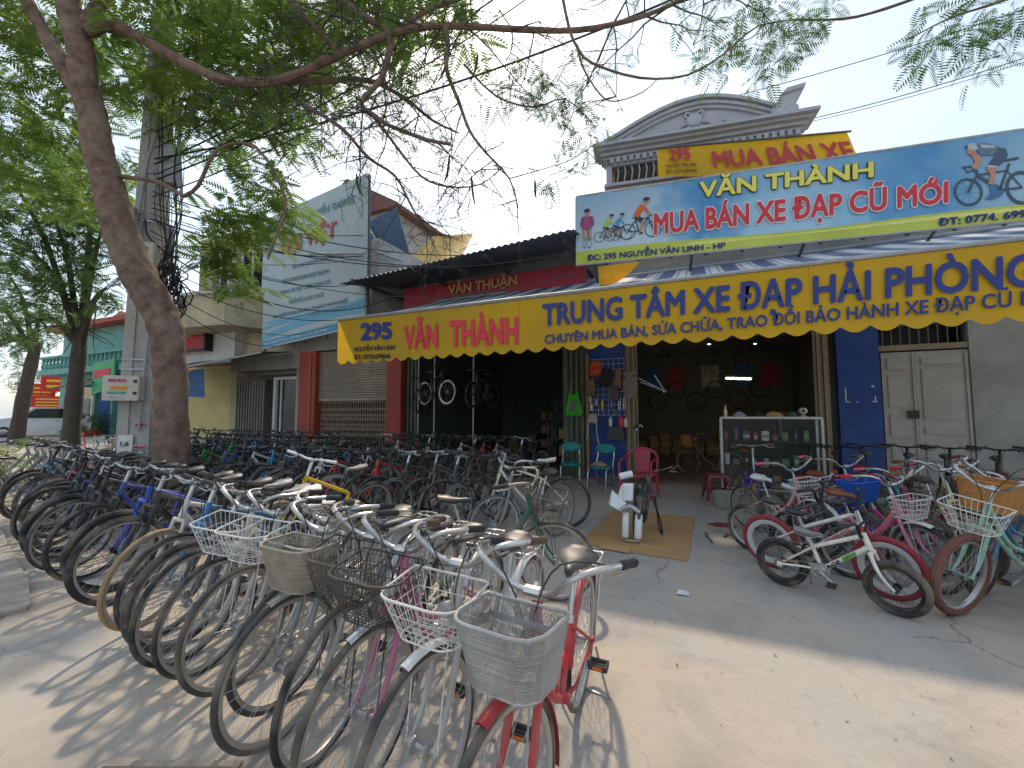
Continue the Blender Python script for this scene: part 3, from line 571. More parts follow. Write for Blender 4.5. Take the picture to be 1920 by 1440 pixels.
# printed cyclists (flat print)
ex = (SQ.q[1] - SQ.q[0]); ex /= np.linalg.norm(ex); ez = (SQ.q[3] - SQ.q[0]); ez /= np.linalg.norm(ez)
def cyclist(org, s, jersey, flip=1, wheels=True, front=False):
    b = MB(); o = np.array(org, float)
    def P(x, z, k): return tuple(o + ex * x * s * flip + ez * z * s + SQ.n * (.008 + .001 * k))
    def line(x0, z0, x1, z1, w, k):
        dx, dz = x1 - x0, z1 - z0; l = math.hypot(dx, dz); nx_, nz_ = -dz / l * w / 2, dx / l * w / 2
        q = [P(x0 + nx_, z0 + nz_, k), P(x1 + nx_, z1 + nz_, k), P(x1 - nx_, z1 - nz_, k), P(x0 - nx_, z0 - nz_, k)]; b.face(*(q if flip < 0 else q[::-1]))
    def disc(x, z, rx, rz, k, inner=0.):
        A = [i * math.pi / 10 for i in range(21)]
        for a, c in zip(A[:-1], A[1:]):
            q = [P(x + rx * math.cos(a), z + rz * math.sin(a), k), P(x + rx * math.cos(c), z + rz * math.sin(c), k), P(x + rx * inner * math.cos(c), z + rz * inner * math.sin(c), k), P(x + rx * inner * math.cos(a), z + rz * inner * math.sin(a), k)]
            b.face(*(q if flip < 0 else q[::-1]))
    b.mi = 0
    if front:
        disc(.08, .32, .11, .32, 0, .86); disc(-.12, .3, .07, .28, 0, .85); line(.08, .32, 0, .95, .05, 1); line(-.25, .98, .25, 1.0, .05, 1)
        b.mi = 2; line(-.16, .9, -.14, .45, .12, 2); line(.12, .9, .1, .4, .12, 2)
        b.mi = 1; line(-.02, .85, -.0, 1.42, .42, 3); line(-.2, 1.38, -.27, 1.02, .1, 3); line(.2, 1.38, .27, 1.02, .1, 3)
        b.mi = 2; disc(0, 1.58, .1, .13, 4); b.mi = 0; disc(0, 1.68, .13, .09, 5)
    else:
        for x in (-.5, .52): disc(x, .34, .34, .34, 0, .9)
        for (a_, c_, d_, e_) in ((-.5, .34, -.05, .3), (-.05, .3, -.17, .85), (-.17, .82, .34, .82), (.34, .82, -.05, .3), (-.5, .34, -.17, .78), (.32, .9, .52, .34), (.32, .9, .5, .95), (-.3, .9, -.06, .9)): line(a_, c_, d_, e_, .045, 1)
        b.mi = 2; line(-.12, .95, .12, .62, .15, 2); line(.12, .62, 0, .22, .1, 2)
        b.mi = 0; line(-.14, .98, .08, .72, .18, 3); line(-.03, .2, .12, .22, .07, 3)
        b.mi = 1; line(-.16, .95, .14, 1.4, .25, 4); line(.14, 1.38, .38, 1.0, .09, 5)
        b.mi = 2; disc(.26, 1.55, .09, .11, 5); b.mi = 0; disc(.27, 1.64, .14, .08, 6)
    o_ = b.build('printed_cyclist', [BLKP, M('jersey_' + jersey, jersey, .6), M('skin_print', 'b98468', .6)], sb, SI); return o_
BLKP = M('charcoal_print', '33373d', .6)
cyclist((-1.915, 7.821, 4.639), .44, '9a4a78', 1, front=True); cyclist((-1.537, 7.857, 4.725), .30, 'a9c43a'); cyclist((-1.343, 7.876, 4.72), .30, '4d93c4'); cyclist((-0.954, 7.913, 4.709), .44, 'd8632c')
# large racing cyclist print at the right end (drawn in print units of the sign)
pa, pb, pc = (np.array(p_) for p_ in ((3.171, 8.311, 6.08), (4.391, 8.43, 5.798), (3.082, 8.304, 4.394)))
rc = MB()
def PP(x, y, k): return tuple(pa + (pb - pa) * x / 1440 + (pc - pa) * y / 1440 + SQ.n * (.009 + .0008 * k))
def poly(pts, k, mi): rc.mi = mi; rc.face(*[PP(x, y, k) for x, y in pts][::-1])
def bar_(x0, y0, x1, y1, w, k, mi): d_ = math.hypot(x1 - x0, y1 - y0); a_, b_2 = -(y1 - y0) / d_ * w / 2, (x1 - x0) / d_ * w / 2; poly([(x0 + a_, y0 + b_2), (x0 - a_, y0 - b_2), (x1 - a_, y1 - b_2), (x1 + a_, y1 + b_2)][::-1], k, mi)
def hoop(cx, cy, rx, ry, w, k, mi):
    for i in range(36): a_, c_ = i * math.pi / 18, (i + 1) * math.pi / 18; poly([(cx + rx * math.cos(a_), cy + ry * math.sin(a_)), (cx + rx * math.cos(c_), cy + ry * math.sin(c_)), (cx + (rx - w) * math.cos(c_), cy + (ry - w) * math.sin(c_)), (cx + (rx - w) * math.cos(a_), cy + (ry - w) * math.sin(a_))], k, mi)
hoop(700, 985, 195, 182, 32, 0, 0); hoop(1400, 900, 215, 215, 45, 0, 0)
for q_ in range(9): bar_(700, 985, 700 + 165 * math.cos(q_ * .7), 985 + 155 * math.sin(q_ * .7), 5, 1, 4)
for l_ in ((830, 740, 700, 985, 30, 2, 0), (840, 780, 1130, 930, 44, 2, 0), (850, 755, 1200, 690, 22, 2, 0), (1240, 600, 1120, 930, 34, 2, 0), (1120, 940, 1400, 900, 26, 2, 0), (1210, 690, 1400, 900, 20, 2, 0), (1180, 565, 1360, 525, 34, 3, 0), (620, 668, 760, 650, 24, 3, 0), (640, 668, 690, 730, 16, 3, 0), (690, 730, 790, 690, 20, 3, 0), (800, 690, 840, 780, 40, 3, 0)): bar_(*l_)
poly([(740, 500), (860, 500), (880, 600), (800, 690), (740, 660), (790, 590)], 4, 2); poly([(930, 640), (1080, 650), (1050, 760), (1040, 880), (960, 870), (990, 760)], 4, 2)
poly([(820, 350), (960, 345), (1080, 375), (1190, 420), (1110, 480), (1000, 500), (880, 505), (830, 460)], 5, 1); poly([(860, 360), (1060, 375), (1040, 405), (880, 410)], 6, 5)
poly([(1090, 400), (1190, 410), (1225, 480), (1190, 560), (1100, 640), (960, 630), (1040, 520)], 6, 3); poly([(955, 628), (1100, 638), (1090, 665), (960, 655)], 7, 5)
poly([(920, 1065), (1000, 985), (980, 870), (1050, 870), (1080, 950), (1180, 950), (1140, 1010), (1020, 1075)], 5, 4)
poly([(645, 400), (720, 345), (800, 350), (835, 420), (800, 440), (690, 430)], 7, 5); poly([(690, 430), (800, 440), (800, 495), (720, 505), (680, 470)], 6, 2); poly([(640, 400), (700, 370), (690, 425)], 8, 3)
rc.build('printed_cyclist', [M('print_dark_slate', '3f4f5c', .6), M('print_steel_grey', '5f7384', .6), M('skin_print', 'b98468', .6), M('print_navy_slate', '41546a', .6), M('print_shoe_blue', '3f6f96', .6), M('print_pale_grey', 'a9b4b8', .6)], sb, SI)
# torn yellow banner end hanging under the sign
MB().loft([[Vector(p) + Vector((0, dy, 0)) for p in ((-1.68, 7.7, 4.214), (-0.937, 7.7, 4.205), (-1.118, 7.65, 4.001), (-1.346, 7.6, 3.842), (-1.644, 7.6, 3.82))] for dy in (0, .02)]).build('banner_scrap', YEL, label='torn yellow banner end hanging below the blue sign', cat='banner')
# upper yellow banner
TQ = Quad((-0.698, 9.0, 6.374), (2.832, 9.5, 5.965), (2.605, 9.5, 6.744), (-0.705, 9.0, 6.997))
ub = empty('upper_banner', TQ.q[0], 0, 'yellow cloth banner on the upper floor behind the blue sign', 'banner'); UI = Matrix.Translation(-Vector(TQ.q[0]))
b = MB(); nu, nv = 40, 10
for i in range(nu + 1):
    for j in range(nv + 1):
        u, v = i / nu, j / nv; b.v.append(TQ.p(u, v, .018 * math.sin(u * 23 + v * 5) * (1 - v) + .01 * math.sin(u * 9 - v * 8)))
for i in range(nu):
    for j in range(nv): a = i * (nv + 1) + j; b.f.append((a, a + nv + 1, a + nv + 2, a + 1)); b.m.append(0)
sgn(b, 'cloth', YEL, ub, UI, True)
sgn(MB().tube([TQ.p(-.02, 1, .02), TQ.p(1.02, 1, .02)], .02, 6), 'rod', DKSTEEL, ub, UI)
tb_ = lambda t, u0, u1, v0, v1, m, bo: sl_(t, TQ.sub(u0, u1, v0, v1), m, bo, .035, ub, UI)
DRED = M('dark_red_print', 'b23a3c', .6, var=.1)
tb_('295', .065, .185, .52, .93, DRED, .05); tb_('NGUYỄN VĂN LINH', .045, .21, .30, .47, INK, .01); tb_('ĐT: 0774.699666', .045, .21, .10, .22, INK, .01); tb_('MUA BÁN XE', .30, .985, .22, .86, DRED, .04)
# red VĂN THUẬN fascia under the dark roof
RQ = Quad((-7.144, 9.0, 4.274), (-2.201, 8.8, 4.119), (-2.193, 8.8, 4.723), (-7.155, 9.0, 4.792))
rs_ = empty('red_fascia_sign', RQ.q[0], 0, 'dark red fascia sign with gold lettering under the corrugated roof', 'sign'); RI = Matrix.Translation(-Vector(RQ.q[0]))
sgn(slab(RQ, .05, 4), 'panel', M('crimson_panel', 'a62a3e', .5, var=.1, dust=.12), rs_, RI)
sl_('VĂN THUẬN', ((-5.661, 8.9, 4.356), (-3.801, 8.9, 4.399), (-3.8, 8.9, 4.764), (-5.665, 8.9, 4.762)), M('gold_print', 'b79a5a', .5, var=.1), .03, .06, rs_, RI)
# ---------------------------------------------------------------- pale billboard
BQ = Quad((-13.642, 9.7, 3.691), (-7.902, 8.4, 3.78), (-7.974, 8.4, 7.874), (-13.753, 9.7, 8.258))
bl_ = empty('billboard', BQ.q[0], 0, 'large pale grey-blue billboard with red and teal lettering on the town house', 'billboard'); BI = Matrix.Translation(-Vector(BQ.q[0]))
sgn(slab(BQ, .06, 6), 'panel', M('faded_billboard_print', 'b3c1c5', .5, var=.06, scale=.8, trans=.1), bl_, BI)
TEAL = M('teal_print', '7ba2ae', .6, var=.12); WAVE = M('blue_wave_print', '6aa9c4', .6, var=.12); FRED = M('faded_red_print', 'ad5560', .6, var=.12); STRIP = M('blue_strip_print', '4f93b4', .6, var=.08)
def bt(t, q, m, bo=.02): return sl_(t, q, m, bo, .012, bl_, BI)
bt('TRUYỀN THÔNG', ((-10.859, 9.049, 7.447), (-8.491, 8.514, 7.229), (-8.502, 8.515, 7.547), (-10.878, 9.052, 7.789)), TEAL)
bt('ĐẠI VIỆT', ((-12.501, 9.426, 6.585), (-9.267, 8.695, 6.356), (-9.299, 8.698, 7.108), (-12.555, 9.434, 7.39)), FRED, .045)
bt('TỔ CHỨC SỰ KIỆN NGHỆ THUẬT', ((-11.741, 9.257, 6.033), (-8.96, 8.628, 5.825), (-8.968, 8.629, 6.023), (-11.753, 9.258, 6.242)), TEAL)
bt('CHO THUÊ KHUNG BẠT DỰ ÁN', ((-12.335, 9.393, 5.68), (-9.63, 8.782, 5.481), (-9.639, 8.783, 5.669), (-12.349, 9.395, 5.895)), TEAL)
bt('TRANG TRÍ TIỆC CƯỚI TRỌN GÓI', ((-12.489, 9.43, 5.337), (-9.534, 8.762, 5.153), (-9.543, 8.763, 5.355), (-12.503, 9.432, 5.552)), TEAL)
bt('THIẾT KẾ & CHO THUÊ', ((-11.875, 9.293, 4.957), (-9.877, 8.841, 4.873), (-9.887, 8.842, 5.063), (-11.888, 9.295, 5.165)), TEAL)
bt('CHO THUÊ ÂM THANH, ÁNH SÁNG, SÂN KHẤU CHUYÊN NGHIỆP', ((-12.909, 9.529, 4.602), (-8.657, 8.567, 4.489), (-8.664, 8.568, 4.666), (-12.925, 9.531, 4.819)), TEAL)
for v0, v1, ph in ((.06, .10, 0), (.115, .14, 1.), (.16, .17, 2)):
    w = MB(); n = 20
    for i in range(n):
        a, c = i / n, (i + 1) / n; f = lambda u: .03 * math.sin(u * 3 + ph) + .02 * u
        w.face(BQ.p(a, v0 + f(a), .006), BQ.p(c, v0 + f(c), .006), BQ.p(c, v1 + f(c) + .02 * c, .006), BQ.p(a, v1 + f(a) + .02 * a, .006))
    sgn(w, 'printed_wave', WAVE, bl_, BI)
sgn(MB().face(BQ.p(0, .012, .009), BQ.p(1, .012, .009), BQ.p(1, .06, .009), BQ.p(0, .055, .009)), 'printed_strip', STRIP, bl_, BI)
sl_('Địa chỉ: Nguyễn Văn Linh - Vĩnh Niệm - Lê Chân - Hải Phòng', BQ.sub(.03, .7, .02, .048), WHITEP, .0, .016, bl_, BI)
for u in (0, .33, .66, 1): sgn(MB().tube([BQ.p(u, -.03, -.1), BQ.p(u, 1.0, -.1)], .035, 6), 'frame_post', DKSTEEL, bl_, BI)
sgn(MB().tube([BQ.p(1.0, .5, -.08), BQ.p(1.0, .5, -1.2)], .04, 6), 'stay', GALV, bl_, BI)
sgn(MB().tube([BQ.p(.62, .55, .3), BQ.p(1.05, .44, .2)], .045, 8), 'bracket_pipe', GALV, bl_, BI)

# ---------------------------------------------------------------- bicycle kit (meshes shared between bicycles, colours per object)
TYRE = M('black_tyre', '303032', .85, var=.25, scale=14, bump=.35, bscale=130, dust=.6); TYRE_G = M('grey_dusty_tyre', '4a4846', .9, var=.25, scale=12, bump=.35, bscale=130, dust=.6)
TYRE_R = M('red_tyre', '8e3038', .75, var=.1); TYRE_B = M('brown_tyre', '6b4136', .8, var=.15, dust=.2); TYRE_T = M('tan_tyre', 'a08763', .8, var=.15, dust=.3)
CHROME = M('worn_chrome', 'c2c2c0', .28, .85, var=.18, scale=14, dust=.35); ALU = M('brushed_aluminium', 'aeb0b2', .42, .7, var=.15, scale=12, dust=.4); RUSTY = M('dull_steel', '8a8378', .5, .6, var=.25, dust=.5)
RIM_BLACK = M('black_rim', '1d1e20', .45, .2, var=.2, dust=.3); RIM_WHITE = M('white_rim', 'c2c2c0', .5, var=.1, dust=.2); RIM_TAN = M('dusty_rim', 'aaa397', .6, .25, var=.15, dust=.4)
RUB = M('black_rubber', '252628', .75, var=.2, dust=.25); VINYL = M('black_vinyl', '2e3032', .42, var=.15, scale=7, dust=.3); VINYL_W = M('white_vinyl', 'd9d8d2', .5, var=.1, dust=.2); VINYL_B = M('brown_vinyl', '8a4a2c', .5, var=.15, dust=.1); VINYL_G = M('grey_vinyl', '76777a', .5, var=.15, dust=.2)
GRIP_R = M('red_grip', 'd2333f', .6); GRIP_P = M('pink_grip', 'e87088', .6); CLEARY = M('amber_reflector', 'd66a1c', .3)
WBASK = M('white_coated_wire', 'd8d6cf', .5, var=.12, dust=.3); KBASK = M('black_coated_wire', '34322f', .55, var=.2, dust=.4); SBASK = M('silver_mesh_wire', 'a9a9a6', .55, .25, var=.15, dust=.3); RATTAN = M('rattan_weave', 'b57f45', .75, var=.25, scale=30, bump=.4, bscale=90)
PAINT = {}
def paint(h, rough=.32, metal=.1):
    if h not in PAINT: PAINT[h] = M('frame_paint_' + h, h, rough + .08, metal, var=.16, scale=13, dust=.48)
    return PAINT[h]
KIND = {      # R tyre radius, tr tyre thickness, wb wheelbase, st seat-tube top, sz saddle height, hz handlebar height
    'city':   dict(R=.325, tr=.015, wb=1.09, st=.58, sz=.82, hz=.93, bar='swept', frame='step', spokes=32),
    'lady':   dict(R=.325, tr=.015, wb=1.09, st=.58, sz=.82, hz=.93, bar='swept', frame='loop', spokes=32),
    'hybrid': dict(R=.338, tr=.016, wb=1.05, st=.68, sz=.90, hz=.99, bar='flat', frame='diamond', spokes=28),
    'mtb':    dict(R=.34, tr=.025, wb=1.09, st=.62, sz=.88, hz=1.03, bar='flat', frame='mtb', spokes=28),
    'road':   dict(R=.338, tr=.013, wb=1.0, st=.72, sz=.94, hz=.97, bar='flat', frame='diamond', spokes=20),
    'kids':   dict(R=.205, tr=.026, wb=.76, st=.42, sz=.52, hz=.68, bar='bmx', frame='bmx', spokes=24),
    'kids20': dict(R=.255, tr=.026, wb=.90, st=.48, sz=.60, hz=.80, bar='bmx', frame='bmx', spokes=24),
    'junior': dict(R=.285, tr=.02, wb=.98, st=.50, sz=.72, hz=.90, bar='swept', frame='step', spokes=28),
    'cruiser': dict(R=.315, tr=.03, wb=1.08, st=.55, sz=.82, hz=.98, bar='swept', frame='loop', spokes=28),
    'fold':   dict(R=.205, tr=.022, wb=.92, st=.55, sz=.86, hz=.98, bar='flat', frame='fold', spokes=20),
}
MC = {}
def cached(key, fn, smooth=True):
    if key not in MC: MC[key] = fn().mesh(key[-1] if isinstance(key, tuple) else key, smooth)
    return MC[key]
def geo(kd):
    k = KIND[kd]; R, wb = k['R'], k['wb']; ax = lambda z: wb / 2 - .05 - (z - R) * .33
    bz = {'kids': .22, 'kids20': .27, 'fold': .28, 'mtb': .31}.get(kd, .28); bx = -wb / 2 + (.43 if wb > .95 else .36 if wb > .8 else .3)
    hb = 2 * R + .05; ht = hb + (.16 if k['frame'] in ('step', 'loop') else .12); st = (bx - (k['st'] - bz) * .32, k['st'])
    if kd == 'fold': hb, ht = .48, .60
    return k, R, wb, ax, bz, bx, hb, ht, st
def m_frame(kd):
    k, R, wb, ax, bz, bx, hb, ht, st = geo(kd); b = MB(); f = k['frame']; t = .0165 if f in ('diamond',) else .018
    b.tube([(ax(hb), 0, hb), (ax(ht), 0, ht)], .021, 8)
    b.tube([(bx, -.038, bz), (bx, .038, bz)], .022, 8)
    b.tube([(bx, 0, bz), (st[0], 0, st[1])], .0155, 8)
    y2 = .055
    sj = st[1] - .03 if f != 'mtb' else st[1] - .08; sx = bx - (sj - bz) * .32
    for y in (-1, 1):
        b.tube([(sx, .012 * y, sj), (-wb / 2 * .9 + sx * .1, .042 * y, R * .9 + sj * .1), (-wb / 2, y2 * y, R)], .0085, 6); b.tube([(bx - .02, .02 * y, bz), (bx - .12, .045 * y, bz + .005), (-wb / 2, y2 * y, R)], .0095, 6)
        b.box(-wb / 2 - .018, -wb / 2 + .02, y2 * y - .003, y2 * y + .003, R - .02, R + .02)
    if f in ('diamond', 'mtb'):
        dt = .027 if f == 'mtb' else .021
        b.tube([(ax(ht - .025), 0, ht - .025), (bx - (st[1] - .035 - bz) * .32, 0, st[1] - .035)], .0165 if f == 'diamond' else .02, 8); b.tube(smoothpath([(ax(hb + .03), 0, hb + .03), (ax(hb) * .55 + bx * .45, 0, hb * .52 + bz * .48), (bx, 0, bz)], 3), dt, 8)
    elif f == 'step':
        b.tube(smoothpath([(ax(hb + .05), 0, hb + .05), (ax(hb) * .62 + bx * .38 - .03, 0, hb * .55 + bz * .45 - .03), (bx + .07, 0, bz + .05), (bx, 0, bz)], 4), .027, 8)
        b.tube([(bx + .12, 0, bz + .085), (bx - .06, 0, bz + .19)], .012, 6)
    elif f == 'loop':
        b.tube(smoothpath([(ax(ht - .02), 0, ht - .02), (ax(hb) * .6 + bx * .4 - .02, 0, hb * .6 + bz * .4 + .02), (bx + .06, 0, bz + .17), (bx - (.42 - bz) * .32, 0, .44)], 4), .0155, 8)
        b.tube(smoothpath([(ax(hb + .03), 0, hb + .03), (ax(hb) * .55 + bx * .45 - .03, 0, hb * .5 + bz * .5 - .04), (bx + .08, 0, bz + .04), (bx, 0, bz)], 4), .0165, 8)
    elif f == 'bmx':
        b.tube([(ax(ht - .02), 0, ht - .02), (st[0], 0, st[1] - .03)], .017, 8); b.tube([(ax(hb + .02), 0, hb + .02), (bx, 0, bz)], .02, 8)
    elif f == 'fold':
        b.tube([(ax(ht - .03), 0, ht - .03), (bx * .5 + ax(hb) * .5, 0, .42), (bx + .03, 0, bz + .06)], .03, 8); b.box(-.02, .03, -.04, .04, .36, .46)
    return b
def m_fork(kd):
    k, R, wb, ax, bz, bx, hb, ht, st = geo(kd); b = MB(); cz = 2 * R + .028 if kd != 'fold' else .45
    if k['frame'] == 'mtb':
        for y in (-1, 1):
            b.tube([(ax(cz), .062 * y, cz + .02), (ax(R + .2), .062 * y, R + .2)], .015, 8); b.tube([(ax(R + .24), .062 * y, R + .24), (wb / 2 - .03, .062 * y, R + .03), (wb / 2, .06 * y, R)], .022, 8)
        b.tube([(ax(cz), -.075, cz + .02), (ax(cz), .075, cz + .02)], .021, 8); b.tube([(ax(R + .24) + .03, -.062, R + .25), (ax(R + .28) + .035, 0, R + .32), (ax(R + .24) + .03, .062, R + .25)], .014, 6)
    else:
        for y in (-1, 1): b.tube(smoothpath([(ax(cz), .045 * y, cz), (ax(R + .14), .052 * y, R + .14), (ax(R + .06) + .015, .054 * y, R + .06), (wb / 2, .055 * y, R)], 3), [.0145] * 4 + [.012] * 3 + [.0095] * 3, 6)
        b.tube([(ax(cz), -.05, cz), (ax(cz), .05, cz)], .017, 8)
    b.tube([(ax(cz), 0, cz), (ax(hb + .02), 0, hb + .02)], .015, 8); b.tube([(wb / 2, -.075, R), (wb / 2, .075, R)], .006, 6)
    return b
def m_rim(kd):
    k = KIND[kd]; r = k['R'] - 2 * k['tr']; w = max(.010, k['tr'] * .62); return MB().ring(r, [(.006, -w), (.006, w), (-.004, w), (-.015, w * .5), (-.015, -w * .5), (-.004, -w)], 40)
def m_deep(kd):
    k = KIND[kd]; r = k['R'] - 2 * k['tr']; w = max(.011, k['tr'] * .7); return MB().ring(r, [(.006, -w), (.006, w), (-.012, w), (-.04, w * .35), (-.04, -w * .35), (-.012, -w)], 40)
def m_tyre(kd):
    k = KIND[kd]; t = k['tr']; return MB().ring(k['R'] - t, [(t * math.cos(a) if math.cos(a) > 0 else t * math.cos(a) * .9, t * 1.02 * math.sin(a)) for a in [i * math.pi / 4 + .39 for i in range(8)]], 44)
def m_spokes(kd):
    k = KIND[kd]; b = MB(); n = k['spokes']; r = k['R'] - 2 * k['tr'] - .008
    for i in range(n):
        a = 2 * math.pi * i / n; s = 1 if i % 2 else -1; a2 = a + s * (1.0 if i % 4 < 2 else -1.0) * .55
        b.tube([(.026 * math.cos(a2), .032 * s, .026 * math.sin(a2)), (r * math.cos(a), .002 * s, r * math.sin(a))], .0013, 3, cap=False)
    b.tube([(0, -.052, 0), (0, .052, 0)], .011, 8)
    for s in (-1, 1): b.tube([(0, .028 * s, 0), (0, .036 * s, 0)], .029, 10)
    return b
def m_fender(kd, fr):
    k = KIND[kd]; R = k['R'] + .012; w = k['tr'] * 1.5; a0, a1 = (R_(72), R_(190)) if fr else (R_(5), R_(190)); b = MB()
    return b.ring(R, [(-.008, -w), (.004, -w * .6), (.009, 0), (.004, w * .6), (-.008, w), (-.006, w), (.002, 0), (-.006, -w)], 18, a0=a0, a1=a1)
def m_bar(kd):
    k, R, wb, ax, bz, bx, hb, ht, st = geo(kd); b = MB(); z = k['hz']; x = ax(z); typ = k['bar']
    if typ == 'swept':
        c = (x + .05, z - .03); b.tube([(ax(ht - .02), 0, ht - .02), (ax(c[1]), 0, c[1]), (c[0] - .02, 0, c[1] + .015), (c[0], 0, c[1])], .0125, 8)
        h = [(0, 0, 0), (.0, .045, .0), (.015, .1, .025), (.035, .155, .075), (.015, .215, .105), (-.06, .255, .105), (-.16, .275, .09), (-.225, .28, .078)]
        b.tube([(c[0] - .001, -.03, c[1]), (c[0] - .001, .03, c[1])], .02, 8)
    elif typ == 'flat':
        c = (x + .06, z); b.tube([(ax(ht - .02), 0, ht - .02), (ax(z - .03), 0, z - .03)], .016, 8); b.tube([(ax(z - .03), 0, z - .03), (c[0], 0, c[1])], .017, 8)
        h = [(0, 0, 0), (0, .06, .002), (-.005, .12, .012), (-.03, .30, .018)]
    else:
        c = (x + .03, z - .12); b.tube([(ax(ht - .02), 0, ht - .02), (c[0], 0, c[1])], .016, 8)
        h = [(0, 0, 0), (0, .05, 0), (.005, .13, .11), (-.02, .17, .12), (-.07, .27, .115)]; b.tube([(c[0], -.115, c[1] + .09), (c[0], .115, c[1] + .09)], .01, 6)
    pts = [(c[0] + p[0], -p[1], c[1] + p[2]) for p in h[::-1]] + [(c[0] + p[0], p[1], c[1] + p[2]) for p in h[1:]]
    b.tube(smoothpath(pts, 3), .0115, 8); k['_bar'] = (c, h); return b
def bar_info(kd):
    if '_bar' not in KIND[kd]: m_bar(kd)
    return KIND[kd]['_bar']
def m_grip(kd, s):
    c, h = bar_info(kd); a, e = Vector(h[-2]), Vector(h[-1]); l = .115 if KIND[kd]['R'] > .25 else .09; st_ = e + (a - e).normalized() * l; e2 = e + (e - a).normalized() * .006
    P = lambda p: (c[0] + p.x, s * p.y, c[1] + p.z); return MB().tube([P(st_), P(st_.lerp(e2, .08)), P(st_.lerp(e2, .5)), P(st_.lerp(e2, .92)), P(e2)], [.014, .017, .0155, .0175, .015], 8)
def m_lever(kd, s):
    c, h = bar_info(kd); a, e = Vector(h[-2]), Vector(h[-1]); d = (e - a).normalized(); p = e - d * (.14 if KIND[kd]['R'] > .25 else .11); P = lambda q: (c[0] + q.x, s * q.y, c[1] + q.z)
    o = Vector((.035, 0, -.03)) if KIND[kd]['bar'] != 'swept' else Vector((.0, -.035, -.035)); b = MB(); b.tube([P(p), P(p + o * .7)], .011, 6); b.tube([P(p + o * .7), P(p + o * 1.3 + d * .05), P(p + o * 1.15 + d * .13)], [.006, .006, .005], 5); return b
def m_cables(kd):
    c, h = bar_info(kd); k, R, wb, ax, bz, bx, hb, ht, st = geo(kd); b = MB()
    for s, tgt, bow in ((1, (ax(2 * R + .06) + .02, .02, 2 * R + .05), .055), (-1, (ax(hb), -.02, hb), .045)):
        p = Vector(h[-2]); b.tube(smoothpath([(c[0] + p.x + .01, s * p.y * .9, c[1] + p.z - .01), (c[0] + bow, s * .13, c[1] + p.z + .035), (c[0] + bow * .8, s * .03, c[1] - .05), tgt], 4), .0032, 4, cap=False)
    return b
def m_saddle(kd, wide):
    k, R, wb, ax, bz, bx, hb, ht, st = geo(kd); z = k['sz']; x = bx - (z - bz) * .32; W = .105 if wide else .072; Ln = .25 if wide else .27
    if R < .27: W *= .72; Ln *= .75
    S = []
    for t, w, h in ((-.42, .55, .012), (-.36, .88, .0), (-.2, 1.0, .0), (0., .78, -.012), (.2, .42, -.016), (.42, .27, -.012), (.55, .2, -.018), (.58, .12, -.022)):
        xx = x + t * Ln; ww = W * w; zz = z + h; S.append([(xx, ww * math.cos(a), zz + (.022 if math.sin(a) > 0 else .04) * math.sin(a) * (.6 + .4 * w)) for a in [i * math.pi / 5 for i in range(10)]])
    return MB().loft(S)
def m_post(kd):
    k, R, wb, ax, bz, bx, hb, ht, st = geo(kd); z = k['sz']; f = lambda zz: bx - (zz - bz) * .32; b = MB(); b.tube([(f(st[1] - .04), 0, st[1] - .04), (f(z - .04), 0, z - .04)], .0125, 8); b.tube([(f(st[1] - .02), 0, st[1] - .025), (f(st[1] + .01), 0, st[1] + .005)], .02, 8)
    for s in (-1, 1): b.tube([(f(z) - .09, .03 * s, z - .02), (f(z) - .03, .022 * s, z - .045), (f(z) + .04, .022 * s, z - .045), (f(z) + .12, .01 * s, z - .02)], .004, 4)
    return b
def m_crank(kd):
    k, R, wb, ax, bz, bx, hb, ht, st = geo(kd); b = MB(); l = .165 if R > .27 else .11; r = .085 if R > .27 else .06
    b.ring(r, [(.006, -.002), (.006, .002), (-.012, .002), (-.012, -.002)], 26, c=(bx, -.048, bz))
    for i in range(5): a = i * 1.2566; b.tube([(bx, -.05, bz), (bx + (r - .008) * math.cos(a), -.05, bz + (r - .008) * math.sin(a))], .006, 4)
    b.tube([(bx, -.07, bz), (bx, .07, bz)], .01, 6)
    for s, a in ((-1, -.65), (1, -.65 + math.pi)): b.tube([(bx, .062 * s, bz), (bx + l * math.cos(a), .078 * s, bz + l * math.sin(a))], [.012, .009], 6)
    return b
def m_pedal(kd, s):
    k, R, wb, ax, bz, bx, hb, ht, st = geo(kd); l = .165 if R > .27 else .11; a = -.65 + (0 if s < 0 else math.pi); x, z = bx + l * math.cos(a), bz + l * math.sin(a); b = MB(); y0 = .09 * s; w = .085 if R > .27 else .07
    for dx in (-.034, .022): b.box(x + dx, x + dx + .012, min(y0, y0 + w * s), max(y0, y0 + w * s), z - .011, z + .011)
    for dy in (0, w - .012): b.box(x - .022, x + .022, min(y0 + dy * s, y0 + (dy + .012) * s), max(y0 + dy * s, y0 + (dy + .012) * s), z - .011, z + .011)
    b.tube([(x, .078 * s, z), (x, y0 + w * s, z)], .008, 6); return b
def m_reflector(kd, s):
    k, R, wb, ax, bz, bx, hb, ht, st = geo(kd); l = .165 if R > .27 else .11; a = -.65 + (0 if s < 0 else math.pi); x, z = bx + l * math.cos(a), bz + l * math.sin(a); y = (.09 + .042) * s; b = MB()
    for dx in (.0345,): b.box(x + dx, x + dx + .0015, y - .022, y + .022, z - .007, z + .007)
    return b
def m_chain(kd):
    k, R, wb, ax, bz, bx, hb, ht, st = geo(kd); r = .085 if R > .27 else .06; b = MB()
    b.tube([(-wb / 2, -.048, R + .038), (bx, -.048, bz + r)], .005, 4); b.tube([(-wb / 2, -.048, R - .038), (bx, -.048, bz - r)], .005, 4); b.ring(.036, [(.004, -.006), (.004, .006), (-.02, .006), (-.02, -.006)], 14, c=(-wb / 2, -.048, R))
    return b
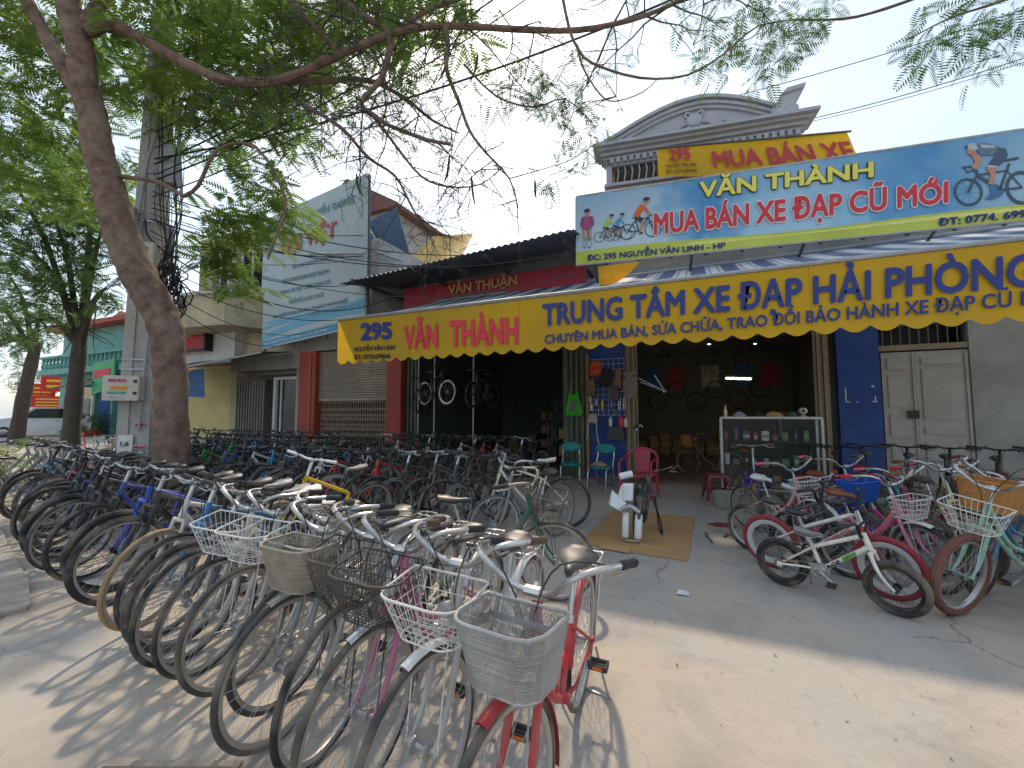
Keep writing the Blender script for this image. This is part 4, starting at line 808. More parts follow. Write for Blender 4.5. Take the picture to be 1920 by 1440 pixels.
def m_case(kd):
    k, R, wb, ax, bz, bx, hb, ht, st = geo(kd); r = .1 if R > .27 else .072; y = -.056; S = []
    pts = [(bx + r * math.cos(a), bz + r * math.sin(a)) for a in [R_(-95 + 19 * i) for i in range(11)]] + [(-wb / 2 + .045 * math.cos(a), R + .05 * math.sin(a)) for a in [R_(95 + 19 * i) for i in range(10)]]
    return MB().prism(pts, -.022, Matrix.Translation((0, y, 0)))
def m_derail(kd):
    k, R, wb, ax, bz, bx, hb, ht, st = geo(kd); b = MB()
    for i, rr in enumerate((.042, .036, .03, .024)): b.ring(rr, [(.003, -.0015), (.003, .0015), (-.014, .0015), (-.014, -.0015)], 16, c=(-wb / 2, -.036 - i * .004, R))
    b.tube([(-wb / 2 + .005, -.06, R - .03), (-wb / 2 + .02, -.062, R - .09), (-wb / 2 + .035, -.055, R - .15)], .011, 6); return b
def m_rack(kd):
    k, R, wb, ax, bz, bx, hb, ht, st = geo(kd); z = 2 * R + .065; x0, x1 = -wb / 2 - .2, -wb / 2 + .2; b = MB()
    b.tube(smoothpath([(x1, -.05, z), (x0 + .04, -.065, z), (x0, -.04, z), (x0, .04, z), (x0 + .04, .065, z), (x1, .05, z), (x1, -.05, z)], 2), .0048, 5)
    b.tube(smoothpath([(x1 - .02, -.02, z + .012), (x0 + .1, -.035, z + .02), (x0 + .08, 0, z + .02), (x0 + .1, .035, z + .02), (x1 - .02, .02, z + .012)], 2), .0042, 5)
    for xx in (x0 + .1, x0 + .22, x1 - .06): b.tube([(xx, -.055, z), (xx, .055, z)], .004, 5)
    for s in (-1, 1):
        b.tube([(x0 + .06, .06 * s, z), (-wb / 2, .066 * s, R)], .0045, 5); b.tube([(x0 + .2, .058 * s, z), (-wb / 2, .066 * s, R)], .0045, 5)
    b.tube([(x1, 0, z), (st[0], 0, st[1] - .04)], .005, 5); return b
def m_stand(kd):
    k, R, wb, ax, bz, bx, hb, ht, st = geo(kd); b = MB()
    if kd in ('city', 'lady', 'cruiser'):
        for s in (-1, 1): b.tube([(-wb / 2 + .02, .075 * s, R - .02), (-wb / 2 - .02, .12 * s, .12), (-wb / 2 - .08, .14 * s, .008)], .007, 5)
        b.tube([(-wb / 2 - .08, -.14, .008), (-wb / 2 - .11, 0, .008), (-wb / 2 - .08, .14, .008)], .007, 5)
    else: b.tube([(bx - .1, .035, bz - .01), (bx - .12, .09, bz * .5), (bx - .13, .15, .006)], .008, 6)
    return b
def m_lamp(kd):
    k, R, wb, ax, bz, bx, hb, ht, st = geo(kd); x, z = ax(hb + .06) + .05, hb + .05; b = MB(); m = Matrix.Translation((x, 0, z)) @ Matrix.Rotation(R_(90), 4, 'Y'); b.lathe([(.012, -.03), (.026, -.01), (.032, .03), (.028, .036)], 10, mat=m); b.tube([(x - .05, 0, z - .02), (x, 0, z - .01)], .006, 5); return b
# baskets hang in front of the steering head
BSK = dict(wire=(.36, .24, .25, .165, .195, .665), black=(.345, .25, .24, .185, .215, .665), mesh=(.315, .23, .24, .175, .20, .67), small=(.26, .19, .2, .14, .17, .62), rattan=(.38, .28, .32, .24, .24, .74), bin=(.34, .26, .24, .18, .22, .68))
def m_basket(kd, typ):
    k, R, wb, ax, bz, bx, hb, ht, st = geo(kd); W, D, w, dd, H_, z0 = BSK[typ]; z0 = max(2 * R + .03, z0 + (R - .335)) if typ != 'small' else 2 * R + .045; xb = ax(z0 + .1) + .055; b = MB()
    def rr(t, seg):      # rounded-rectangle ring at height fraction t, seg points
        ww = w + (W - w) * t; de = dd + (D - dd) * t; x0 = xb - .01 * t; out = []; fr = de * (1 if typ != 'black' else 1.0)
        per = [(x0, -ww / 2), (x0 + fr * .72, -ww / 2), (x0 + fr * .93, -ww / 2 * .82), (x0 + fr, -ww / 2 * .55), (x0 + fr, ww / 2 * .55), (x0 + fr * .93, ww / 2 * .82), (x0 + fr * .72, ww / 2), (x0, ww / 2)]
        zz = z0 + H_ * t; P = [Vector((p[0], p[1], zz + (.035 * t if p[0] > x0 + fr * .5 and typ in ('wire', 'black') else 0) * -1)) for p in per]; L = [0]
        for a, c in zip(P, P[1:] + P[:1]): L.append(L[-1] + (c - a).length)
        for i in range(seg):
            s = L[-1] * i / seg; j = max(q for q in range(len(P)) if L[q] <= s); a, c = P[j], P[(j + 1) % len(P)]; out.append(a.lerp(c, (s - L[j]) / (L[j + 1] - L[j])))
        return out
    if typ == 'rattan' or typ == 'bin':
        n = 28; A = [rr(t, n) for t in (0, .12, .24, .36, .48, .6, .72, .84, 1)]
        for i, q in enumerate(A): c = sum(q, Vector()) / n; A[i] = [c + (p - c) * (1 + (.012 if i % 2 else -.006)) for p in q]
        b.loft(A, False); b.loft([[c + (p - c) * .96 for p in q] for q in A for c in [sum(q, Vector()) / n]][::-1], False); b.f.append(tuple(range(n))); b.m.append(0); b.tube(A[-1], .009, 6, closed=True); return b
    n, rows, r, bg = {'wire': (30, (0, .3, .62), .0016, 7), 'black': (46, (0, .25, .5, .75), .0015, 11), 'mesh': (150, [i / 44 for i in range(44)], .0008, 34), 'small': (22, (0, .25, .5, .75), .0022, 6)}[typ]
    top, bot = rr(1, n), rr(0, n); b.tube(rr(1, 40), .0048 if typ != 'mesh' else .006, 6, closed=True); b.tube(rr(0, 30), .003, 5, closed=True)
    for t in rows[1:]: b.tube(rr(t, 30), r * 1.15, 3, closed=True)
    for a, c in zip(top, bot): b.tube([a, c], r, 3, cap=False)
    if typ == 'mesh':
        for s in (-1, 1):
            for i in range(0, n, 2): b.tube([rr(1, n)[i] if 0 else top[i], bot[(i + s * 14) % n]], r, 3, cap=False)
        bt_ = []
        q = rr(.62, 40); b.loft([[p + Vector((0, 0, .0)) for p in q], [p + Vector((0, 0, .022)) for p in rr(.62, 40)]], False)
    x0 = min(p.x for p in bot); x1 = max(p.x for p in bot); y1 = max(p.y for p in bot)
    for i in range(1, bg): b.tube([(x0, -y1 + 2 * y1 * i / bg, z0), (x1 - .004, -y1 + 2 * y1 * i / bg, z0)], r, 3, cap=False)
    for i in range(1, bg - 1): b.tube([(x0 + (x1 - x0) * i / (bg - 1), -y1, z0), (x0 + (x1 - x0) * i / (bg - 1), y1, z0)], r, 3, cap=False)
    for s in (-1, 1): b.tube([(xb + dd * .6, s * .075, z0), (wb / 2, s * .07, R)], .003, 4)
    return b

def bicycle(name, label, kd, front, heading, group, frame='8a8d90', fork=None, steer=0., lean=4., rim=None, tyre=None, saddle=None, grip=None, bar=None, basket=None, bmat=None, rack=False, fender=None, case=None,
            wide=None, lamp=False, deep=False, gears=False, stand=True, far=False, chainless=False, wheels=True, front_wheel=True, up=0., flip=None):
    """front = ground point under the front axle, heading = degrees, direction of travel counter-clockwise from +X"""
    k, R, wb, ax, bz, bx, hb, ht, st = geo(kd); h = R_(heading); c = Vector((front[0] - math.cos(h) * wb / 2, front[1] - math.sin(h) * wb / 2, up))
    root = empty(name, c, 0, label, 'bicycle', group); root.rotation_euler = (R_(lean), 0, h); root.rotation_mode = 'XYZ'
    fm = paint(frame); fkm = paint(fork) if fork else fm; rim = rim or ALU; tyre = tyre or TYRE; bar = bar or (CHROME if k['bar'] == 'swept' else BLACK); grip = grip or RUB; saddle = saddle or VINYL
    if wide is None: wide = k['bar'] == 'swept'
    piv = Vector((ax(hb), 0, hb)); axd = Vector((-.33, 0, 1)).normalized(); S = Matrix.Translation(piv) @ Matrix.Rotation(R_(steer), 4, axd) @ Matrix.Translation(-piv)
    def put(nm, key, fn, mat, par=root, mx=None, smooth=True): return link_mesh(nm, cached((key, kd, nm), fn, smooth), mat, par, mx)
    put('frame', 'frame', lambda: m_frame(kd), fm); put('fork', 'fork', lambda: m_fork(kd), fkm, mx=S)
    for i, (x, m0) in enumerate(((-wb / 2, Matrix()), (wb / 2, S))):
        if i == 1 and not front_wheel: continue
        w = put('wheel', 'deep' if deep else 'rim', (lambda: m_deep(kd)) if deep else (lambda: m_rim(kd)), rim, mx=m0 @ Matrix.Translation((x, 0, R)) @ Matrix.Rotation(RND.uniform(0, 6), 4, 'Y'))
        put('tyre', 'tyre', lambda: m_tyre(kd), tyre, w); put('spokes', 'spk', lambda: m_spokes(kd), RIM_BLACK if rim is RIM_BLACK else ALU, w)
        if fender: put('fender', 'fen' + str(i), lambda i=i: m_fender(kd, i), fender, mx=m0 @ Matrix.Translation((x, 0, R)))
    hbj = put('handlebar', 'bar', lambda: m_bar(kd), bar, mx=S)
    for s in (-1, 1):
        put('grip', f'grip{s}', lambda s=s: m_grip(kd, s), grip, hbj)
        if kd != 'kids': put('brake_lever', f'lev{s}', lambda s=s: m_lever(kd, s), BLACK if bar is BLACK else ALU, hbj)
    put('saddle', 'sad' + str(wide), lambda: m_saddle(kd, wide), saddle); put('seat_post', 'post', lambda: m_post(kd), BLACK if k['bar'] == 'flat' else CHROME)
    ck = put('crankset', 'crank', lambda: m_crank(kd), ALU if not deep else RIM_BLACK)
    for s in (-1, 1):
        p = put('pedal', f'ped{s}', lambda s=s: m_pedal(kd, s), RUB, ck, smooth=False)
        if not far: put('reflector', f'ref{s}', lambda s=s: m_reflector(kd, s), CLEARY, ck, smooth=False)
    if case: put('chain_case', 'case', lambda: m_case(kd), case, smooth=False)
    else: put('chain', 'chain', lambda: m_chain(kd), RUSTY)
    if gears: put('derailleur', 'der', lambda: m_derail(kd), DKSTEEL)
    if kd != 'kids': put('cables', 'cab', lambda: m_cables(kd), RUB if not far else BLACK, mx=S)
    if rack: put('rack', 'rack', lambda: m_rack(kd), CHROME)
    if stand: put('kickstand', 'stand', lambda: m_stand(kd), ALU)
    if lamp: put('headlamp', 'lamp', lambda: m_lamp(kd), ALU, mx=S)
    if basket: put('basket', 'bsk' + basket, lambda: m_basket(kd, basket), bmat or {'wire': WBASK, 'black': KBASK, 'mesh': SBASK, 'small': WBASK, 'rattan': RATTAN, 'bin': SBASK}[basket], mx=S)
    return root

# ---------------------------------------------------------------- front row beside the kerb, noses to the street
def rowY(x): return (1.27 if x < -.8 else 1.2) - (x + .62) * .158 - min(0, x + 4.5) * .06
G1 = 'front row of parked bicycles'
def fr(i, x, kd, desc, **o):
    j_ = random.Random(i * 13 + 5); y = o.pop('y', rowY(x) + (j_.uniform(-.01, .15) if i > 2 else 0)); hd = o.pop('hd', -87 + (j_.uniform(-5, 6) if i > 2 else 0)); o['steer'] = o.get('steer', 0) + (j_.uniform(-9, 9) if i > 2 else 0)
    nm = {'city': 'city_bicycle', 'lady': 'city_bicycle', 'hybrid': 'hybrid_bicycle', 'mtb': 'mountain_bicycle', 'road': 'road_bicycle'}[kd]
    where = 'nearest the camera in the front row' if i == 0 else f'{ORD[i]} from the right in the front row'
    return bicycle(nm, f'{desc}, {where}', kd, (x, y), hd, G1, **o)
fr(0, -.57, 'lady', 'red city bicycle with silver mesh basket', frame='b8202e', basket='mesh', rack=True, fender=paint('a8202c'), rim=RIM_TAN, lean=-3, steer=-12, lamp=False)
fr(1, -.95, 'city', 'silver city bicycle with white wire basket', frame='b4b3ae', basket='wire', rack=True, fender=WBASK, lean=-3, steer=-8, tyre=TYRE_G, lamp=True, grip=M('brown_rubber_grip', '5e4536', .8))
fr(2, -1.27, 'lady', 'pink city bicycle with black wire basket', frame='c0688f', basket='black', rack=True, fender=CHROME, lean=-3, steer=-4, rim=RIM_TAN, lamp=True)
fr(3, -1.56, 'city', 'silver city bicycle with black wire basket', frame='a9a8a2', basket='black', rack=True, lean=-4, steer=-2, rim=ALU)
fr(4, -1.83, 'city', 'grey city bicycle with solid mesh basket', frame='8b8d8e', basket='mesh', bmat=M('dusty_mesh_panel', 'a59b8b', .6, .3, var=.15, scale=30, dust=.4), fender=CHROME, lean=-3, steer=5, rim=RIM_TAN, tyre=TYRE_G)
fr(5, -2.03, 'lady', 'silver city bicycle with low white wire basket', frame='b9b9b4', basket='wire', rack=True, lean=-4, steer=3)
fr(6, -2.4, 'city', 'silver city bicycle with white wire basket', frame='b4b4b0', basket='wire', lean=-3, steer=4, rim=RIM_TAN, tyre=TYRE_G)
fr(7, -2.7, 'lady', 'pale city bicycle with white wire basket', frame='c9c6bd', basket='wire', rack=True, lean=-4, steer=3, saddle=VINYL_W)
fr(8, -2.92, 'hybrid', 'dark blue hybrid bicycle with bare front', frame='2b3a52', lean=-4, steer=4, rim=ALU, gears=True, saddle=VINYL_W, bar=CHROME)
fr(9, -3.14, 'mtb', 'black mountain bicycle with grey saddle', frame='222428', lean=-5, steer=3, gears=True, saddle=VINYL_G)
fr(10, -3.4, 'hybrid', 'sky blue hybrid bicycle with red down tube', frame='2d7fbd', fork='3a86c0', lean=-4, steer=2, gears=True, saddle=VINYL_G, bar=CHROME)
fr(11, -3.66, 'hybrid', 'white forked hybrid bicycle with tan tyres', frame='d4d3cb', lean=-4, steer=3, tyre=TYRE_T, bar=CHROME)
fr(12, -4.3, 'mtb', 'black mountain bicycle with silver bars', frame='26282b', lean=-4, steer=3, gears=True, bar=CHROME)
fr(13, -4.62, 'mtb', 'bright blue mountain bicycle', frame='1f4fb4', lean=-4, steer=2, gears=True, rim=RIM_BLACK)
fr(14, -5.15, 'hybrid', 'deep blue hybrid bicycle with black fork', frame='23479b', fork='202225', lean=-4, steer=3, gears=True, rim=RIM_BLACK, bar=CHROME)
cols = [('charcoal', '2d2f33'), ('black', '1d1e20'), ('navy blue', '22315c'), ('dark green', '24413a'), ('black', '1b1c1f'), ('dark red', '6d2228'), ('grey', '6b6e72'), ('black', '202124'), ('steel blue', '39597c'), ('black', '1e1f22')]
for j, (cn, hx) in enumerate(cols):
    x = -5.62 - j * .40; fr(15 + j, x, 'mtb' if j % 3 else 'hybrid', f'{cn} {"mountain" if j % 3 else "hybrid"} bicycle', frame=hx, lean=-4 - j % 2, steer=2 + 4 * (j % 3), gears=True, rim=RIM_BLACK if j % 2 else ALU, far=True, bar=CHROME if j % 3 == 1 else BLACK)

# ---------------------------------------------------------------- second row across the yard, and the rows behind it
G2, G3, G4, G5 = 'second row of parked bicycles', 'back row of mountain bicycles', 'bicycles inside the left shop bay', 'bicycles in front of the shop door'
sec = [('black', '1d1f22', 'hybrid'), ('dark teal', '2a4a50', 'hybrid'), ('bronze', '6b5848', 'hybrid'), ('lime and black', '252a20', 'hybrid'), ('black', '1c1d20', 'road'), ('bright red', 'c62a26', 'hybrid'), ('black', '202124', 'road'), ('red', 'b8231f', 'hybrid'), ('white', 'dcdcd8', 'hybrid'), ('black', '1e1f22', 'hybrid'),
       ('black', '232427', 'mtb'), ('grey', '5b5e62', 'mtb'), ('black', '1c1d20', 'mtb'), ('pale blue', '3c8ec4', 'mtb'), ('white', 'cfd0cf', 'mtb'), ('black', '1d1e22', 'mtb'), ('blue', '2a66b8', 'mtb'), ('black', '202125', 'mtb'), ('green', '2f9a4a', 'mtb'), ('black', '1b1c1e', 'mtb'), ('light grey', 'a5a8aa', 'mtb'),
       ('black', '222326', 'mtb'), ('sky blue', '4aa0d2', 'mtb'), ('black', '1c1d20', 'mtb'), ('charcoal', '33363a', 'mtb'), ('black', '202124', 'mtb'), ('silver', '9da0a2', 'city'), ('silver', 'a9aaa8', 'city'), ('silver', 'b3b3af', 'city'), ('grey', '858789', 'city')]
NM = {'hybrid': 'hybrid_bicycle', 'road': 'road_bicycle', 'mtb': 'mountain_bicycle', 'city': 'city_bicycle'}
KW = {'hybrid': 'hybrid', 'road': 'narrow-tyred road', 'mtb': 'mountain', 'city': 'city'}
for j, (cn, hx, kd) in enumerate(sec):
    x = -2.75 - j * .318 + RND.uniform(-.04, .04); y = 4.55 + RND.uniform(-.12, .12) + (.0 if j < 10 else .05)
    if -7.5 < x < -6.3: y += .25
    if abs(x + 9.02) < .32: continue
    bicycle(NM[kd], f'{cn} {KW[kd]} bicycle, {ORD[j]} from the right in the second row', kd, (x, y), -96 - RND.uniform(-4, 8), G2, frame=hx, fork=None if kd != 'mtb' or j % 2 else '202225', lean=-4 - RND.uniform(-1.5, 2), steer=RND.uniform(-20, 4), gears=True, far=j > 10, deep=kd == 'road',
            rim=[ALU, RIM_BLACK, RIM_BLACK][j % 3], saddle=[VINYL, VINYL, VINYL_G][j % 3], bar=CHROME if j in (1, 2, 3) else None, basket='wire' if kd == 'city' else None)
for j in range(28):
    cn, hx = [('black', '1d1e20'), ('charcoal', '2b2d31'), ('white', 'c9cac8'), ('black', '202124'), ('blue', '2f74bb'), ('black', '1b1c1e'), ('green', '37a353'), ('dark grey', '3f4246'), ('cyan', '39a7c9')][j % 9]
    x = -5.3 - j * .32 + RND.uniform(-.05, .05)
    bicycle('mountain_bicycle', f'{cn} mountain bicycle, {ORD[j]} from the right in the back row', 'mtb', (x, 6.35 + RND.uniform(-.15, .15)), -94 + RND.uniform(-6, 6), G3, frame=hx, lean=-4, steer=RND.uniform(-18, 6), gears=True, far=True, rim=RIM_BLACK)
for j in range(13):
    cn, hx = [('black', '1c1d20'), ('white', 'cfcfcc'), ('black', '222326'), ('red', 'a82a2c'), ('silver', '9b9da0'), ('black', '1e1f22')][j % 6]
    x = -7.25 + j * .3; bicycle('hybrid_bicycle', f'{cn} hybrid bicycle, {ORD[j]} from the left in the row at the left shop bay', 'hybrid', (x, 8.25 + .06 * (j % 3)), -100 + RND.uniform(-5, 5), G4, frame=hx, lean=-4, steer=RND.uniform(-15, 5), gears=True, far=True, rim=RIM_BLACK if j % 2 else ALU, bar=CHROME if j % 4 == 0 else None)
for j, x in enumerate((-11.3, -10.4, -9.5)): bicycle('city_bicycle', f'old dull silver city bicycle, {["leftmost", "middle one", "rightmost"][j]} of three before the lattice gate', 'city', (x, 8.5), -60 - 12 * j, 'old bicycles before the lattice gate', frame='9a958a', saddle=VINYL_G, rack=True, lean=-4, steer=-12, tyre=TYRE_G, far=True)
for j, x in enumerate((-9.9, -10.5, -11.1, -11.7, -12.4)): bicycle('city_bicycle', f'grey city bicycle with wire basket, {ORD[j]} behind the concrete pole', 'city', (x, 3.75 + .1 * j), 75 + 6 * j, 'bicycles behind the concrete pole', frame='97999a', basket='wire', rack=True, lean=-4, steer=10, far=True)
# three road bicycles hung up in the left bay
for j, (p, hd) in enumerate((((-6.985, 9.45, 1.842), -70), ((-6.094, 9.5, 2.07), -20), ((-5.288, 9.4, 1.982), -95))):
    bicycle('road_bicycle', f'dark road bicycle hanging in the left bay, {["leftmost", "middle one with pale deep rim", "rightmost"][j]} of three', 'road', (p[0], p[1]), hd, 'road bicycles hung in the left bay', frame='1f2124', lean=0, steer=5, deep=True, rim=[RIM_BLACK, ALU, RIM_BLACK][j], stand=False, up=p[2] - .34, far=True)
# loose singles in the yard
bicycle('mountain_bicycle', 'bright yellow bicycle with white bars standing behind the front row', 'mtb', (-3.95, 3.1), -100, 'single bicycles in the yard', frame='eec113', bar=M('white_bar', 'e0e0dc', .4), grip=VINYL_W, saddle=VINYL_G, lean=-4, steer=22, gears=True)
bicycle('city_bicycle', 'dark green bicycle with black basket between the rows', 'city', (-1.12, 3.37), 22, 'single bicycles in the yard', frame='1f5a48', basket='black', bar=RUSTY, lean=3, steer=-12, tyre=TYRE_G, wide=False)
bicycle('hybrid_bicycle', 'cream framed bicycle with white saddle at the right end of the second row', 'hybrid', (-2.62, 5.05), 205, 'single bicycles in the yard', frame='d9d4bd', saddle=VINYL_W, bar=CHROME, lean=4, steer=6, wide=True, rim=RIM_BLACK)
bicycle('city_bicycle', 'dull silver bicycle with swept bars in front of the cream bicycle', 'city', (-2.05, 4.12), 250, 'single bicycles in the yard', frame='77797b', lean=-4, steer=-14, tyre=TYRE_G)

# ---------------------------------------------------------------- bicycles on the right-hand side
G6 = "children's and step-through bicycles on the right"
kb1 = bicycle('childrens_bicycle', "small white children's bicycle with green frame print, foremost on the right", 'kids', (1.29, 4.17), -26, G6, frame='e2dfd2', bar=BLACK, saddle=VINYL_G, lean=5, steer=-4, rim=RIM_BLACK, stand=True)
kb2 = bicycle('childrens_bicycle', "white and orange children's bicycle with red tyres and white rims", 'kids20', (1.36, 4.52), -30, G6, frame='dcd8d0', fork='c22a30', tyre=TYRE_R, rim=RIM_WHITE, lean=5, steer=-6, saddle=VINYL, bar=BLACK, deep=True)
bicycle('childrens_bicycle', "black children's bicycle behind the red-tyred one", 'kids20', (1.2, 4.95), -34, G6, frame='23252a', tyre=TYRE, rim=ALU, lean=5, steer=4, saddle=VINYL, bar=BLACK)
bicycle('step_through_bicycle', 'pink step-through bicycle with white front basket', 'junior', (1.72, 4.82), -52, G6, frame='e07f9e', basket='small', fender=WBASK, lean=5, steer=-6, grip=GRIP_R, saddle=VINYL_B, rim=ALU, bar=CHROME)
bicycle('step_through_bicycle', 'mint green cruiser with brown tyres and large white basket', 'cruiser', (1.70, 4.36), 207, G6, frame='8fb9a4', tyre=TYRE_B, rim=CHROME, basket='wire', bmat=WBASK, lean=-5, steer=14, saddle=VINYL_B, grip=VINYL_B)
bicycle('step_through_bicycle', 'brown saddled cruiser with rattan basket at the right edge', 'cruiser', (2.05, 4.88), 222, G6, frame='5f8fb0', basket='rattan', saddle=VINYL_B, grip=VINYL_B, lean=-4, steer=8, bar=CHROME, tyre=TYRE)
bicycle('step_through_bicycle', 'pale blue cruiser with black tyres, cut off by the right edge', 'cruiser', (2.3, 4.2), 222, G6, frame='9fc4cc', saddle=VINYL_B, grip=VINYL_B, lean=-4, steer=-8, bar=CHROME)
bicycle('step_through_bicycle', 'pale pink small bicycle with white basket, nearest the shop door', 'junior', (1.12, 5.66), -52, G6, frame='e3a7b0', basket='small', saddle=VINYL_W, grip=GRIP_P, lean=5, steer=-8, bar=ALU)
bicycle('childrens_bicycle', "red children's bicycle with white basket", 'kids20', (1.42, 5.9), -50, G6, frame='d02a32', basket='small', saddle=VINYL_W, grip=GRIP_R, lean=5, steer=-5, bar=ALU)
bicycle('childrens_bicycle', "blue children's bicycle with deep blue basket", 'kids20', (1.55, 5.55), -60, G6, frame='2a5fc0', basket='bin', bmat=M('blue_plastic', '2458b4', .4, var=.1), lean=5, steer=-4)
bicycle('step_through_bicycle', 'hot pink bicycle with pink bell cover behind the mint cruiser', 'junior', (1.95, 5.35), -66, G6, frame='ec5f9c', grip=GRIP_P, basket='black', lean=5, steer=-3, saddle=VINYL)
bicycle('step_through_bicycle', 'cream cruiser with brown grips beside the hot pink bicycle', 'cruiser', (2.3, 5.45), -72, G6, frame='d6c6a0', saddle=VINYL_B, grip=VINYL_B, lean=5, steer=-3, bar=CHROME)
def decal(root, kd, txt, mat, t0, t1, patch=None):      # print along the down tube, chain side
    k, R, wb, ax, bz, bx, hb, ht, st = geo(kd); a, e = Vector((bx, -.024, bz)), Vector((ax(hb + .02), -.024, hb + .02)); u = (e - a).normalized(); n = Vector((-u.z, 0, u.x)) * .015; q = [a.lerp(e, t0) - n, a.lerp(e, t1) - n, a.lerp(e, t1) + n, a.lerp(e, t0) + n]
    lettering(txt, q, mat, root, .03, .002, 'frame_lettering')
    if patch: MB().face(*[p_ + Vector((0, .001, 0)) for p_ in (a.lerp(e, t1 + .02) - n, a.lerp(e, t1 + .3) - n, a.lerp(e, t1 + .34) + n, a.lerp(e, t1 + .06) + n)]).build('frame_print', patch, root)
decal(kb1, 'kids', 'AGE', BLACK, .12, .42, paint('4f9a3c')); decal(kb2, 'kids20', 'RIDING', paint('d0452f'), .2, .8)
for j, (x, cn, hx) in enumerate(((2.0, 'red and black', '8f1f28'), (2.5, 'black', '1c1d20'), (2.95, 'teal and black', '2a8a9a'), (3.4, 'dark red', '5e1f26'), (3.85, 'blue and black', '2f78b4'), (4.3, 'black', '202124'), (4.7, 'orange-gripped black', '222326'))):
    bicycle('mountain_bicycle', f'{cn} mountain bicycle, {ORD[j]} from the left before the grey door', 'mtb', (x, 7.75 - .06 * j), -110 + RND.uniform(-4, 4), 'mountain bicycles before the grey door', frame='1d1e21', fork=hx, lean=-4, steer=RND.uniform(-14, 2), gears=True, rim=RIM_BLACK, grip=GRIP_R if j == 6 else None)
for j in range(14):
    cn, hx = [('black', '1d1e20'), ('silver', '9a9c9e'), ('blue', '2b5f9e'), ('black', '222327'), ('dark red', '7a2428')][j % 5]
    bicycle('mountain_bicycle', f'{cn} mountain bicycle, {ORD[j]} from the right in the row along the shutters', 'mtb', (-8.6 - j * .42, 7.65 + RND.uniform(-.1, .1)), -92 + RND.uniform(-6, 6), 'row of bicycles along the shutters', frame=hx, lean=-4, steer=RND.uniform(-18, 6), far=True, rim=RIM_BLACK)
bicycle('step_through_bicycle', 'white small bicycle with brown saddle behind the blue basket', 'junior', (1.72, 6.25), -64, G6, frame='d8d6d0', saddle=VINYL_B, grip=VINYL_B, lean=5, bar=ALU)
bicycle('childrens_bicycle', "turquoise children's bicycle between the hot pink one and the black mountain bicycles", 'kids20', (2.15, 6.3), -70, G6, frame='2fa3a8', lean=5, bar=ALU, grip=GRIP_R)
bicycle('step_through_bicycle', 'red step-through bicycle with black basket before the blue pier', 'junior', (2.62, 6.1), -78, G6, frame='b32a30', basket='black', lean=5, bar=CHROME)
bicycle('step_through_bicycle', 'light blue step-through bicycle with white basket near the right edge', 'junior', (2.75, 5.35), -84, G6, frame='7fb0cf', basket='small', saddle=VINYL_B, lean=5, bar=CHROME)
for j, (x, cn, hx) in enumerate(((1.35, 'black', '1f2023'), (1.7, 'red', 'b52630'))): bicycle('folding_bicycle', f'{cn} folding bicycle by the glass cabinet', 'fold', (x + .1, 8.0), -100, 'small-wheeled folding bicycles', frame=hx, lean=-4, far=True)
bicycle('folding_bicycle', 'violet-blue folding bicycle with brown saddle beside the cabinet', 'fold', (.72, 7.75), -80, 'small-wheeled folding bicycles', frame='4a48a8', tyre=TYRE_T, saddle=VINYL_B, grip=VINYL_B, lean=-4, steer=-20, bar=CHROME)
bicycle('city_bicycle', 'rusty bicycle with wooden crate basket inside the right shop bay', 'city', (-.35, 11.5), 150, None, frame='5a4a3c', basket='rattan', lean=-3, far=True, tyre=TYRE_G)

# ---------------------------------------------------------------- trees
BARK = M('flame_tree_bark', '6f584c', .95, var=.55, scale=7, bump=1.0, bscale=11, dust=.35, detail=14); BARK2 = M('dark_bark', '4c443c', .95, var=.3, scale=6, bump=.8, bscale=18); TWIG = M('twig_bark', '4a443e', .9, var=.25, scale=8)
def leaf_material(name, a, b, tl=.45):
    m = M(name, a, .6, var=.35, scale=1.6, trans=tl); return m
LEAF = leaf_material('feathery_leaf', (.19, .29, .055), None, .55); LEAF2 = leaf_material('dark_leaf', (.09, .17, .04), None, .45)
NR = np.random.default_rng(11)
def frond_template(fine):
    V, F = [], []
    def tri(a, b, c): n = len(V); V.extend([a, b, c]); F.append((n, n + 1, n + 2))
    npn = 9; z = lambda x: -.28 * x * x
    for i in range(5): x0, x1 = i / 5, (i + 1) / 5; w = .010; tri((x0, -w, z(x0)), (x1, -w * .6, z(x1)), (x0, w, z(x0)))
    for i in range(npn):
        t = .16 + .84 * (i + .3) / npn; L_ = .34 * math.sin(math.pi * (.22 + .7 * t)) + .02
        for s in (-1, 1):
            ca, sa = math.cos(R_(62)), math.sin(R_(62)) * s; bx_, bz_ = t, z(t)
            P = lambda u, v: (bx_ + u * ca - v * sa, u * sa + v * ca, bz_ - .55 * u * u)
            if not fine:
                w = .042 if fine is False else .026; tri(P(.02, 0), P(L_ * .5, w), P(L_, 0)); tri(P(.02, 0), P(L_, 0), P(L_ * .45, -w))
            else:
                nl = 8
                for j in range(nl):
                    u = L_ * (j + .6) / nl; l = .05 * (1 - .35 * abs(2 * j / nl - 1))
                    for q in (-1, 1): tri(P(u - .007, 0), P(u + .013, 0), P(u + .022, q * l))
    return np.array(V), np.array(F)
FT = {False: frond_template(False), True: frond_template(True), 'mid': frond_template(None)}
